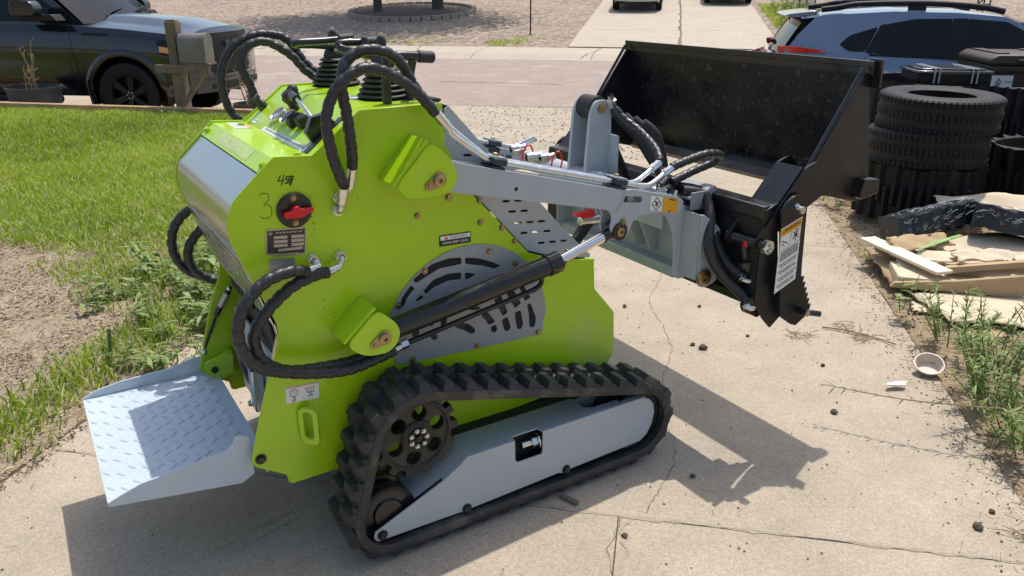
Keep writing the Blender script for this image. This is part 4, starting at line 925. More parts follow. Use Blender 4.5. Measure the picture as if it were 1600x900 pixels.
# ================================================================== THE SETTING
# street frame: s to the right along the street, d away from the viewer; turned 10.8 degrees from the world axes
RL = R(-10.8)
def lot(s, d, z=0.): return Vector((s*math.cos(RL)-d*math.sin(RL), s*math.sin(RL)+d*math.cos(RL), z))
def ss(t): t = min(1, max(0, t)); return t*t*(3-2*t)
def zb(d):
    if d < 20.4: return -.14*ss((d-6.5)/2.5)
    if d < 21.0: return -.14+.10*ss((d-20.4)/.6)
    if d < 22.7: return -.04+.04*(d-21)/1.7
    if d < 38: return .09*(d-22.7)
    return .09*15.3+.02*(d-38)
def zlawn(s, d): return .005+.19*ss((d-3.4)/4.6)*ss((-2.0-s)/1.6)+.02*ss((-2.15-s)/.3)
def zright(s, d): return zb(d)+.10*ss((s-1.35)/1.6)*(1-ss((d-7.5)/1.5))-.004
def grid(name, m, s0, s1, d0, d1, fn, ns, nd, parent=None, thick=0., jitter=0., smooth=60):
    S = np.linspace(s0, s1, ns+1) if np.isscalar(ns) else ns; D = np.linspace(d0, d1, nd+1) if np.isscalar(nd) else nd
    mb = MB(); a, b = len(S), len(D)
    for d in D:
        for s in S: mb.v.append((s, d, fn(s, d)+(random.uniform(-jitter, jitter) if jitter else 0)))
    for j in range(b-1):
        for i in range(a-1): mb.f.append((j*a+i, j*a+i+1, (j+1)*a+i+1, (j+1)*a+i))
    if thick:
        o = a*b; 
        for d in D:
            for s in S: mb.v.append((s, d, fn(s, d)-thick))
        for i in range(a-1): mb.f += [(i, o+i, o+i+1, i+1), ((b-1)*a+i, (b-1)*a+i+1, o+(b-1)*a+i+1, o+(b-1)*a+i)]
        for j in range(b-1): mb.f += [(j*a, (j+1)*a, o+(j+1)*a, o+j*a), (j*a+a-1, o+j*a+a-1, o+(j+1)*a+a-1, (j+1)*a+a-1)]
    mb.mi = [0]*len(mb.f)
    o = mb.build(name, m, parent, smooth)
    if parent is None: o.rotation_euler = (0, 0, RL)
    return o
CONC = [((.20,.17,.14), 230, .56, .55), ((.66,.58,.46), 150, .60, .45), ((.30,.26,.20), 1.1, .54, .50), ((.62,.52,.38), 2.3, .62, .35), ((.17,.15,.125), 55, .66, .55), ((.10,.09,.08), 160, .70, .35)]
M['concrete'] = mat('driveway_concrete', (.415,.35,.268), .88, var=.13, scale=3.0, bump=.5, bscale=150, spec=.25, detail=10, spots=CONC, bdist=.004, cells=(190,.16))
M['concrete2'] = mat('far_concrete', (.47,.405,.325), .88, var=.10, scale=1.6, bump=.2, bscale=60, spec=.25, detail=8, spots=[((.36,.31,.25), .8, .56, .5)], cells=(22,.07))
M['asphalt'] = mat('pale_asphalt', (.335,.270,.235), .92, var=.09, scale=2.2, bump=.4, bscale=140, spec=.2, detail=10, spots=[((.20,.165,.15), 45, .64, .5), ((.44,.37,.31), .55, .55, .5), ((.23,.19,.165), .9, .62, .5)], bdist=.006, cells=(26,.12))
M['dust'] = mat('dusty_shoulder', (.41,.34,.26), .92, var=.12, scale=2.0, bump=.4, bscale=120, spec=.2, detail=10, spots=[((.26,.22,.18), 38, .66, .5), ((.60,.51,.40), .8, .56, .4)], bdist=.005)
M['soil'] = mat('dry_soil', (.33,.262,.195), .95, var=.25, scale=7, bump=.9, bscale=70, spec=.1, detail=10, bdist=.012, spots=[((.40,.32,.23), 30, .60, .7), ((.09,.07,.05), 24, .66, .6)])
M['turf'] = mat('turf_soil', (.12,.13,.05), .95, var=.35, scale=8, bump=.8, bscale=70, spec=.1, bdist=.01, spots=[((.20,.15,.10), 12, .62, .6)])
M['yard'] = mat('straw_soil', (.31,.235,.155), .95, var=.25, scale=6, bump=.9, bscale=80, spec=.1, detail=10, bdist=.012, spots=[((.50,.40,.27), 40, .56, .7), ((.13,.10,.07), 26, .64, .6)])
M['wood'] = mat('edging_timber', (.42,.27,.15), .75, var=.28, scale=5, bump=.3, bscale=50, spec=.25, spots=[((.13,.08,.05), 14, .62, .6)])
M['oldwood'] = mat('weathered_timber', (.20,.155,.11), .85, var=.32, scale=9, bump=.4, bscale=60, spec=.2, spots=[((.13,.10,.075), 18, .60, .6)])
def gravel_mat():
    m = bpy.data.materials.new('river_gravel'); m.use_nodes = True; t = m.node_tree; N = t.nodes; b = N['Principled BSDF']; b.inputs['Roughness'].default_value = .9; b.inputs['Specular IOR Level'].default_value = .2
    tc = N.new('ShaderNodeTexCoord'); v = N.new('ShaderNodeTexVoronoi'); v.inputs['Scale'].default_value = 11
    t.links.new(tc.outputs['Object'], v.inputs['Vector'])
    sx = N.new('ShaderNodeSeparateColor'); t.links.new(v.outputs['Color'], sx.inputs[0])
    r = N.new('ShaderNodeValToRGB'); e = r.color_ramp.elements
    e[0].position = 0; e[0].color = (.16,.12,.095,1); e[1].position = 1; e[1].color = (.50,.40,.31,1)
    q = e.new(.5); q.color = (.31,.24,.18,1); q = e.new(.8); q.color = (.36,.29,.25,1)
    t.links.new(sx.outputs[0], r.inputs[0])
    n = N.new('ShaderNodeTexNoise'); n.inputs['Scale'].default_value = .6; n.inputs['Detail'].default_value = 4; t.links.new(tc.outputs['Object'], n.inputs['Vector'])
    mx = N.new('ShaderNodeMix'); mx.data_type = 'RGBA'; mr = N.new('ShaderNodeMapRange'); mr.inputs[1].default_value = .45; mr.inputs[2].default_value = .7; mr.inputs[4].default_value = .45
    t.links.new(n.outputs['Fac'], mr.inputs[0]); t.links.new(mr.outputs[0], mx.inputs[0]); t.links.new(r.outputs[0], mx.inputs[6]); mx.inputs[7].default_value = (.42,.33,.24,1)
    t.links.new(mx.outputs[2], b.inputs['Base Color'])
    bp = N.new('ShaderNodeBump'); bp.inputs['Strength'].default_value = 1; bp.inputs['Distance'].default_value = .03; bp.invert = True
    t.links.new(v.outputs['Distance'], bp.inputs['Height']); t.links.new(bp.outputs['Normal'], b.inputs['Normal'])
    return m
M['gravel'] = gravel_mat()
ST = lambda o: tag(o, kind='structure')
DD = np.array([-40,-10,-2,3,5]+[6.5+.25*i for i in range(11)]+[10,12,14,16,18,20.3,20.4,20.5,20.6,20.7,20.8,20.9,21,21.8,22.7,25,30,38,60,120,260])
ST(grid('ground', M['yard'], -120, 120, 0, 0, lambda s, d: zb(d)-.05, np.array([-160,-60,-20,-6,0,6,20,60,160.]), DD))
# ---- near driveway: slabs with recessed joints
drive = ST(grid('driveway', M['soil'], -2.13, 1.235, -5, 11.9, lambda s, d: zb(d)-.022, 6, 60))
cuts = [-5., -1.0, 2.15, 5.25, 8.35, 12.19]
for k in range(len(cuts)-1):
    for (s0, s1) in (((-2.16,-.0615),(-.0585,1.25)) if cuts[k] < 2 else ((-2.16,1.25),)):
        sh = random.uniform(-.0004,.0004)
        fl = (1.2 if k == 4 else 0)
        f = lambda s, d, sh=sh: zb(d)+sh
        o = grid('slab', M['concrete'], s0-(fl if s0 < -1 else 0), s1+(fl if s1 > 1 else 0), cuts[k]+.0018, cuts[k+1]-.0018, f, 6, 16, None, .06)
        o.parent = drive; o.rotation_euler = (0,0,0)
        b = o.modifiers.new('bevel','BEVEL'); b.width = .0025; b.segments = 2; b.limit_method = 'ANGLE'; b.angle_limit = R(50)
def crack(name, pts, wd, m, parent, zf, lift=.0012, step=.03, jit=.02):
    P = curve([(p[0],p[1],0) for p in pts], step); mb = MB(); o = 0
    off = 0; V = []
    for i, p in enumerate(P):
        off += random.uniform(-jit, jit); off *= .85
        t = (P[min(i+1,len(P)-1)]-P[max(i-1,0)]).normalized(); n = Vector((-t.y,t.x,0)); w_ = wd*random.uniform(.25,1.5)/2
        c = p+n*off
        for sgn in (-1, 1): q = c+n*w_*sgn; V.append((q.x, q.y, zf(q.x, q.y)+lift))
    mb.v = V; mb.f = [(2*i,2*i+1,2*i+3,2*i+2) for i in range(len(P)-1)]; mb.mi = [0]*len(mb.f)
    o = mb.build(name, m, parent)
    if parent is None: o.rotation_euler = (0,0,RL)
    return o
M['crackdark'] = mat('crack_dirt', (.16,.13,.10), .95, var=.5, scale=40)
M['cracksand'] = mat('crack_sand', (.37,.31,.235), .95, var=.25, scale=60)
zd = lambda s, d: zb(d)+.0006
crack('crack', [(-.06,1.3),(-.05,2.12)], .018, M['cracksand'], drive, zd); crack('crack', [(-.062,1.2),(-.055,2.14)], .0025, M['crackdark'], drive, zd, .002)
crack('crack', [(.02,2.18),(.12,2.6),(.05,3.0),(.10,3.5),(-.02,4.1),(.06,4.6),(-.02,5.2),(.05,6.2),(-.05,7.2),(.02,8.3)], .0028, M['crackdark'], drive, zd, .0010, .02, .010)
crack('crack', [(-2.1,2.158),(-.06,2.152),(1.24,2.15)], .018, M['cracksand'], drive, zd, .0008, .03, .004)
crack('crack', [(.1,2.151),(1.24,2.15)], .0018, M['crackdark'], drive, zd, .0010, .03, .003)
# dark damp stains and rubber marks where the tracks turned, pale dusty streaks
M['stain'] = mat('rubber_scuff', (.20,.18,.155), .9, var=.3, scale=30)
for (p, w_) in (([(-.62,1.62),(-.50,1.70),(-.38,1.72)],.02),([(-.50,1.66),(-.36,1.64)],.012),([(-1.25,1.75),(-1.1,1.98)],.007),([(-1.2,1.73),(-1.06,1.97)],.006)): crack('scuff', p, w_, M['stain'] if w_ > .01 else M['cracksand'], drive, zd, .0007, .02, .004)
# ---- street, shoulders, sidewalk across
zs_ = lambda s, d: zb(d)-.004
dn = np.array([8.30]+[8.5+.25*i for i in range(4)]+[10,11,12.25])
for (a, b) in ((-70,-3.37),(2.46,70)): ST(grid('road_shoulder', M['dust'], 0, 0, 0, 0, lambda s, d: zb(d)-.008, np.linspace(a,b,20), dn))
road = ST(grid('road', M['asphalt'], -110, 110, 12.2, 20.45, lambda s, d: zb(d)+.002+.05*(1-((d-16.3)/4.1)**2), 60, 14))
zr_ = lambda s, d: zb(d)+.004+.05*(1-((d-16.3)/4.1)**2)
for P_ in ([(-.4,9.0),(-.55,9.6),(-.3,10.3),(-.45,11.0),(-.2,11.6),(-.35,12.2)],): crack('crack', P_, .03, M['crackdark'], None, lambda s,d: zb(d)+.004, .002, .06, .05)['kind'] = 'structure'
for P_ in ([(-.35,12.3),(-.1,13.2),(-.5,14.4),(.1,15.6),(.2,17.0),(.9,18.2),(1.1,20.2)],[(-4.2,14.8),(-2.6,14.9),(-1.8,14.7)],[(-.5,14.4),(1.0,14.6),(2.3,14.3)]): crack('crack', P_, .028, M['crackdark'], road, zr_, .002, .1, .09)
walk = ST(grid('sidewalk', M['crackdark'], -60, 60, 20.42, 22.72, lambda s, d: zb(d)-.03, 2, np.array([20.42,20.55,20.7,20.85,21,22.7])))
k = 0; s = -36.
while s < 36:
    wd = 3.1; dd = np.array([20.43,20.55,20.65,20.75,20.85,20.97])
    for (D_, nm) in ((dd,'kerb_slab'),(np.array([20.985,21.5,22.1,22.70]),'sidewalk_slab')):
        o = grid(nm, M['concrete2'], 0,0,0,0, lambda a, d: zb(d)+.002, np.linspace(s+.008, s+wd-.008, 3), D_, walk, .05)
    s += wd
for P_ in ([(-7.0,20.45),(-6.7,21.3),(-6.9,22.6)],[(-2.2,20.5),(-2.0,21.2),(-1.8,22.6)],[(-13.4,20.5),(-13.2,22.6)]): crack('crack', P_, .03, M['crackdark'], walk, lambda s,d: zb(d)+.003, .002, .1, .06)
far_yard = ST(grid('gravel_yard', M['gravel'], 0,0,0,0, lambda s, d: zb(d)+.004, np.linspace(-45,45,60), np.linspace(22.72,60,40), None, 0, .012))
fdrive = ST(grid('far_driveway', M['crackdark'], -2.75, 2.9, 22.73, 46, lambda s, d: zb(d)+.012, 2, 30))
for (s0, s1) in ((-2.75,.30),(.33,2.95)):
    dcur = 22.74
    for dl in (3.3,4.2,4.2,4.2,4.2,3.0):
        grid('slab', M['concrete2'], s0, s1, dcur, dcur+dl-.02, lambda s, d: zb(d)+.030, 2, 6, fdrive, .05); dcur += dl
crack('crack', [(.315,22.8),(.30,30),(.33,46)], .06, M['crackdark'], fdrive, lambda s,d: zb(d)+.031, .003, .2, .04)
# ---- lawn soil on the left, straw yard on the right
LS = np.concatenate([np.linspace(-16,-4,25), np.linspace(-3.9,-2.165,19)])
def zl2(s, d): return zlawn(s, d)+.012*math.sin(s*7.1+d*3.3)*math.sin(d*8.7-s*2.2)*(1 if s < -2.3 else .2)
ST(grid('lawn_soil', M['soil'], 0,0,0,0, zl2, LS, np.linspace(-3, 8.28, 60), None, .3, .006))
def zr2(s, d): return zright(s, d)+(.018*math.sin(s*6.3+d*2.1)*math.sin(d*5.7-s*3.1)+.01)*ss((s-1.3)/.35)
ST(grid('straw_yard', M['yard'], 0,0,0,0, zr2, np.concatenate([np.linspace(1.255,4,34), np.linspace(4.2,16,16)]), np.linspace(-3, 8.28, 70), None, .25, .006))
# timber edging: three boards end to end
s = -2.75
for k, L_ in enumerate((3.0, 3.6, 3.6, 3.6)):
    o = MB().box((0,-.045,-.16),(L_-.012,.045,.085)).build('timber_edging', M['wood'], None, bevel=.008)
    o.location = lot(s-L_, 8.33, zlawn(-6, 8.3)-.0); o.rotation_euler = (0, 0, RL+R(random.uniform(-.3,.3)))
    tag(o, ['tan timber edging board behind the wooden mailbox post','tan timber edging board below the front wheel of the dark truck','tan timber edging board beside the grey flower pot','tan timber edging board at the far left end of the lawn, mostly outside the picture'][k], 'edging', 'timber edging boards along the lawn')
    if k: tag(o, kind=None)
    s -= L_
# ================================================================== GRASS, STRAW, STONES (things nobody could count)
def attr_mat(name, cols, rough=.6, trans=.0):
    m = bpy.data.materials.new(name); m.use_nodes = True; t = m.node_tree; N = t.nodes; b = N['Principled BSDF']
    b.inputs['Roughness'].default_value = rough; b.inputs['Specular IOR Level'].default_value = .3
    a = N.new('ShaderNodeAttribute'); a.attribute_name = 'tint'
    r = N.new('ShaderNodeValToRGB'); e = r.color_ramp.elements
    e[0].color = (*cols[0],1); e[1].color = (*cols[-1],1)
    for i, c in enumerate(cols[1:-1]): q = e.new((i+1)/(len(cols)-1)); q.color = (*c,1)
    t.links.new(a.outputs['Fac'], r.inputs[0]); t.links.new(r.outputs[0], b.inputs['Base Color'])
    if trans:
        tr = N.new('ShaderNodeBsdfTranslucent'); mx = N.new('ShaderNodeMixShader'); mx.inputs[0].default_value = trans
        hs = N.new('ShaderNodeHueSaturation'); hs.inputs['Value'].default_value = 1.3; t.links.new(r.outputs[0], hs.inputs['Color']); t.links.new(hs.outputs[0], tr.inputs[0])
        o = [n for n in N if n.type == 'OUTPUT_MATERIAL'][0]; t.links.new(b.outputs[0], mx.inputs[1]); t.links.new(tr.outputs[0], mx.inputs[2]); t.links.new(mx.outputs[0], o.inputs[0])
    return m
M['grass'] = attr_mat('grass_blades', [(.07,.13,.010),(.225,.33,.020),(.36,.47,.042),(.48,.54,.11),(.62,.60,.38)], .45, .42)
M['weed'] = attr_mat('weed_leaves', [(.06,.10,.022),(.13,.20,.045),(.22,.30,.085),(.34,.41,.17)], .5, .32)
M['straw'] = attr_mat('dry_straw', [(.10,.07,.04),(.26,.19,.10),(.42,.33,.19),(.55,.46,.30)], .85)
M['pebble'] = attr_mat('soil_crumbs', [(.18,.14,.105),(.29,.23,.17),(.39,.32,.245),(.50,.44,.36)], .9)
def np_mesh(name, V, F, tint, m, kind='stuff', parent=None, rot=True):
    me = bpy.data.meshes.new(name); n = len(V); k = F.shape[1]
    me.vertices.add(n); me.vertices.foreach_set('co', V.astype(np.float32).ravel())
    me.loops.add(F.size); me.loops.foreach_set('vertex_index', F.astype(np.int32).ravel())
    me.polygons.add(len(F)); me.polygons.foreach_set('loop_start', (np.arange(len(F))*k).astype(np.int32))
    me.update(calc_edges=True)
    a = me.attributes.new('tint', 'FLOAT', 'POINT'); a.data.foreach_set('value', tint.astype(np.float32))
    me.materials.append(m); o = link(name, me, parent)
    if kind: o['kind'] = kind
    if rot: o.rotation_euler = (0, 0, RL)
    return o
def vnoise(x, y, sc, seed):
    rng = np.random.default_rng(seed); T = rng.random((64, 64)); X = x*sc+100; Y = y*sc+100
    xi = np.floor(X).astype(int); yi = np.floor(Y).astype(int); fx = X-xi; fy = Y-yi; fx = fx*fx*(3-2*fx); fy = fy*fy*(3-2*fy)
    g = lambda a, b: T[a % 64, b % 64]
    return (g(xi,yi)*(1-fx)+g(xi+1,yi)*fx)*(1-fy)+(g(xi,yi+1)*(1-fx)+g(xi+1,yi+1)*fx)*fy
def blades(name, S, D, Z, h, wd, lean, m, tint):
    n = len(S); a = RNG.random(n)*2*PI; ca, sa = np.cos(a), np.sin(a)
    la = RNG.random(n)*2*PI; lx, ly = np.cos(la)*lean*h, np.sin(la)*lean*h
    V = np.zeros((n, 5, 3))
    for i, (t, wf) in enumerate(((0,1),(0,-1),(.55,.8),(.55,-.8),(1,0))):
        V[:,i,0] = S+ca*wd*wf*.5+lx*t*t; V[:,i,1] = D+sa*wd*wf*.5+ly*t*t; V[:,i,2] = Z+h*t*(1-.25*lean*t)
    b = np.arange(n)[:,None]*5
    F = np.concatenate([b+np.array([[0,1,3]]), b+np.array([[0,3,2]]), b+np.array([[2,3,4]])])
    return np_mesh(name, V.reshape(-1,3), F, np.repeat(tint,5), m)
def zl_np(S, D):
    f = lambda t: (lambda u: u*u*(3-2*u))(np.clip(t,0,1))
    return .005+.19*f((D-3.4)/4.6)*f((-2.0-S)/1.6)+.02*f((-2.15-S)/.3)
n = 420000
S = RNG.uniform(-10.5,-2.14,n); D = RNG.uniform(1.0,8.27,n)
g1 = vnoise(S,D,1.1,1); g2 = vnoise(S,D,3.7,2); g3 = vnoise(S,D,.45,3)
edge = 3.88+(g1-.5)*1.1+(g2-.5)*.7+np.clip(S+3.1,0,1)*.25
den = np.clip((D-edge)/.40,0,1)*(.74+.26*g2)
strip = np.clip(1.25-np.abs(S+2.40+.14*(g1-.5))/.21,0,1)*(D < 4.3)*(D > 1.2)*np.clip((g2-.10)*4,0,1)*.85
blob = np.clip(1.3-np.hypot((S+2.62)/.55,(D-3.95)/.55),0,1)*np.clip((g2-.2)*3,0,1)*.7
strip = np.maximum(strip, blob)
left = np.clip((g1-.60)*5,0,1)*np.clip((g2-.45)*4,0,1)*(D < 4.6)*.5
den = np.maximum(np.maximum(den, strip), left)
thin = np.clip(1-np.abs(g3-.5)*2,0,1)
keep = RNG.random(n) < den*(.9)
S, D, g1, g2, g3 = S[keep], D[keep], g1[keep], g2[keep], g3[keep]
n = len(S)
h = RNG.uniform(.035,.085,n)*(.75+.5*g2)*np.where(D < 3.8,1.2,1); wd = RNG.uniform(.005,.010,n)
tint = np.clip(.10+.42*RNG.random(n)+.35*(g1-.35)+.12*(g2-.5),0,.8); dry = RNG.random(n) < (.10+.14*np.clip((5.4-D)/1.2,0,1)); tint[dry] = RNG.uniform(.85,1,dry.sum())
blades('lawn_grass', S, D, zl_np(S,D), h, wd, RNG.uniform(.2,1.0,n), M['grass'], tint)
# flat straw and crumbs on the bare soil, on the right-hand yard and at the slab edges
def straws(name, n, sr, dr, zf, ln, wd, dens=None):
    S = RNG.uniform(*sr,n); D = RNG.uniform(*dr,n)
    if dens is not None:
        k = RNG.random(n) < dens(S,D); S, D = S[k], D[k]; n = len(S)
    a = RNG.random(n)*PI; L_ = RNG.uniform(.3,1,n)**1.5*ln; w_ = RNG.uniform(.5,1,n)*wd; tilt = RNG.normal(0,.22,n)
    V = np.zeros((n,4,3)); Z = zf(S,D)+.004+RNG.random(n)*.008
    for i, (u, v) in enumerate(((-1,-1),(1,-1),(1,1),(-1,1))):
        V[:,i,0] = S+np.cos(a)*L_*u*.5-np.sin(a)*w_*v*.5; V[:,i,1] = D+np.sin(a)*L_*u*.5+np.cos(a)*w_*v*.5; V[:,i,2] = Z+np.abs(u)*0+tilt*L_*u*.5+.5*np.abs(tilt)*L_+w_*.5*v
    F = np.arange(n)[:,None]*4+np.array([[0,1,2,3]])
    return np_mesh(name, V.reshape(-1,3), F, np.repeat(RNG.random(n),4), M['straw'])
def crumbs(name, n, sr, dr, zf, r, dens=None, m='pebble'):
    S = RNG.uniform(*sr,n); D = RNG.uniform(*dr,n)
    if dens is not None:
        k = RNG.random(n) < dens(S,D); S, D = S[k], D[k]; n = len(S)
    rr = r*RNG.uniform(.25,1,n)**2; a = RNG.random(n)*PI
    base = np.array([(1,0,0),(0,1,0),(-1,0,0),(0,-1,0),(0,0,.8),(0,0,-.6)],float)
    V = np.zeros((n,6,3)); Z = zf(S,D)
    for i, (x, y, z) in enumerate(base):
        j = RNG.uniform(.6,1.2,n)
        V[:,i,0] = S+rr*j*(x*np.cos(a)-y*np.sin(a)); V[:,i,1] = D+rr*j*(x*np.sin(a)+y*np.cos(a)); V[:,i,2] = Z+rr*j*z+.2*rr
    f = np.array([(0,1,4),(1,2,4),(2,3,4),(3,0,4),(1,0,5),(2,1,5),(3,2,5),(0,3,5)])
    F = (np.arange(n)[:,None,None]*6+f[None]).reshape(-1,3)
    return np_mesh(name, V.reshape(-1,3), F, np.repeat(RNG.random(n),6), M[m])
def zr_np(S, D):
    f = lambda t: (lambda u: u*u*(3-2*u))(np.clip(t,0,1))
    z = -.14*f((D-6.5)/2.5); return z+.10*f((S-1.35)/1.6)*(1-f((D-7.5)/1.5))-.004+(.018*np.sin(S*6.3+D*2.1)*np.sin(D*5.7-S*3.1)+.01)*f((S-1.3)/.35)
bare = lambda S, D: np.clip(1.1-np.clip((D-4.2)/.9,0,1),0,1)
straws('soil_litter', 34000, (-6,-2.1), (1.5,5.2), zl_np, .05, .003, bare)
crumbs('soil_crumbs', 30000, (-6,-2.12), (1.3,5.2), zl_np, .012, bare)
straws('dry_straw', 26000, (1.2,4.6), (1.6,7.6), zr_np, .10, .0032, lambda S,D: np.clip(.35+.65*(vnoise(S,D,2.3,8)-.2)*1.5,0,1)*np.where(S < 1.36,.5,1))
crumbs('yard_crumbs', 18000, (1.24,4.6), (1.6,7.6), zr_np, .013)
zd_np = lambda S, D: np.interp(D, np.linspace(0,12,60), [zb(d) for d in np.linspace(0,12,60)])+.002
edgew = lambda S, D: np.clip(1-np.abs(S-1.2)/.16,0,1)*.8+np.clip(1-np.abs(S+2.12)/.10,0,1)*.6+.012
straws('driveway_litter', 16000, (-2.15,1.26), (1.2,8), zd_np, .045, .0022, edgew)
crumbs('driveway_grit', 70000, (-2.15,1.26), (1.2,8.5), zd_np, .006, lambda S,D: edgew(S,D)*.6+.02)
crumbs('shoulder_grit', 9000, (-3,4), (8.4,12.4), zd_np, .016, lambda S,D: .6+0*S)
# tufts on the gravel across the street
n = 5000; S = RNG.uniform(-9,-2.85,n); D = 22.74+np.abs(RNG.normal(0,.8,n)); k = RNG.random(n) < np.clip((vnoise(S,D,1.4,4)-.45)*4,0,1)*np.where(S > -6.2,1,.25); S, D = S[k], D[k]; n = len(S)
blades('roadside_grass', S, D, np.where(D < 22.7, 0, .09*(D-22.7))+0.0, RNG.uniform(.04,.12,n), RNG.uniform(.012,.025,n), RNG.uniform(.3,1,n), M['grass'], RNG.uniform(.2,1,n))
# ================================================================== VEHICLES
def paint(name, col, rough=.22, metal=.35, coat=1.): return mat(name, col, rough, metal, var=.04, scale=3, coat=coat, spec=.5)
M['navy'] = paint('navy_car_paint', (.008,.012,.019)); M['skyblue'] = paint('blue_grey_car_paint', (.155,.215,.31), .22, .3)
M['darkpaint'] = paint('charcoal_car_paint', (.03,.03,.032)); M['palepaint'] = paint('pale_car_paint', (.40,.41,.36))
M['carglass'] = mat('tinted_car_glass', (.012,.014,.016), .03, var=.1, coat=0., spec=.22)
M['trim'] = mat('black_car_trim', (.014,.014,.016), .5, var=.2, scale=20, spec=.25)
M['lens'] = mat('red_lens', (.55,.01,.012), .12, var=.1, coat=1.); M['lensw'] = mat('clear_lens', (.55,.57,.6), .12, .4, var=.2, coat=1.); M['amber'] = mat('amber_lens', (.75,.28,.03), .2, var=.1, coat=1.)
M['rim'] = mat('dark_wheel_metal', (.03,.03,.033), .35, .6, var=.2); M['rim2'] = mat('alloy_wheel_metal', (.35,.36,.38), .3, .9, var=.1)
M['dash'] = mat('car_interior', (.10,.09,.08), .8, var=.3)
def tyre_mesh(name, Ro, Ri, w_, nb=46, deep=.010, m='tyre'):
    n = nb*4; prof = []
    Wt = [-1,-.92,-.70,-.66,-.30,-.26,.26,.30,.66,.70,.92,1]
    mb = MB(); rows = [(Ri+.004,-.40),(Ri,-.46),(Ri+(Ro-Ri)*.25,-.53),(Ri+(Ro-Ri)*.6,-.54),(Ro-.034,-.525),(Ro-.012,-.485)]
    tread = [(-.44,'a'),(-.31,'a'),(-.29,'g'),(-.12,'g'),(-.10,'b'),(.10,'b'),(.12,'g'),(.29,'g'),(.31,'c'),(.44,'c')]
    full = rows+[(None,t) for t in tread]+[(r_,-q) for r_, q in rows[::-1]]
    for i in range(n):
        a = 2*PI*i/n
        for r_, q in full:
            y = q
            if r_ is None:
                y, kd = q; ph = (i+(2 if kd == 'b' else 0)+(1 if kd == 'c' else 0)) % 4; rr = Ro
                if kd == 'g' or ph == 0: rr = Ro-deep
            else:
                rr = r_
                if abs(r_-(Ro-.034)) < 1e-6 and i % 4 == 0: rr = Ro-.040
            mb.v.append((rr*math.cos(a), y*w_, rr*math.sin(a)))
    k = len(full)
    for i in range(n):
        i2 = (i+1) % n
        for j in range(k-1): mb.f.append((i*k+j, i*k+j+1, i2*k+j+1, i2*k+j))
        mb.f.append((i*k+k-1, i*k, i2*k, i2*k+k-1))
    mb.mi = [0]*len(mb.f)
    return mb.mesh(name, M[m], 28)
def wheel(parent, c, Ro, Rr, w_, side, spokes, rimm):
    o = link('wheel', WT[(Ro, Rr)], parent); o.location = c; o.rotation_euler = (0, random.uniform(0, 1), 0)
    s = side; rm = MB()
    rm.lathe([(Rr+.004,-w_*.42),(Rr-.012,-w_*.36),(Rr-.018,.0),(Rr-.012,w_*.36),(Rr+.004,w_*.44),(Rr+.010,w_*.44),(Rr+.010,-w_*.42)], (0,0,0), (0,s,0), 36)
    rm.lathe([(Rr-.015,-.02),(0,-.02)], (0,0,0), (0,s,0), 24)
    for k in range(spokes):
        a = 2*PI*k/spokes; m4 = Matrix.Rotation(a, 4, 'Y')
        rm.add([(-.028,s*w_*.30,.03),(.028,s*w_*.30,.03),(.045,s*w_*.40,Rr-.012),(-.045,s*w_*.40,Rr-.012),(-.035,s*w_*.1,.03),(.035,s*w_*.1,.03),(.055,s*w_*.2,Rr-.012),(-.055,s*w_*.2,Rr-.012)],
               [(0,1,2,3),(7,6,5,4),(0,4,5,1),(1,5,6,2),(2,6,7,3),(3,7,4,0)], m4)
    rm.lathe([(.062,w_*.28),(.060,w_*.34),(.03,w_*.36),(0,w_*.36)], (0,0,0), (0,s,0), 20)
    r_ = rm.build('rim', rimm, o, bevel=.002)
    for k in range(6):
        a = 2*PI*k/6; bolt(r_, (.043*math.cos(a), s*w_*.33, .043*math.sin(a)), (0,s,0), .010, 'chrome', 'wheel_nut')
    r_.location = (0,0,0)
WT = {(.345,.225): tyre_mesh('wheel', .345, .225, .215), (.415,.255): tyre_mesh('wheel', .415, .255, .27)}
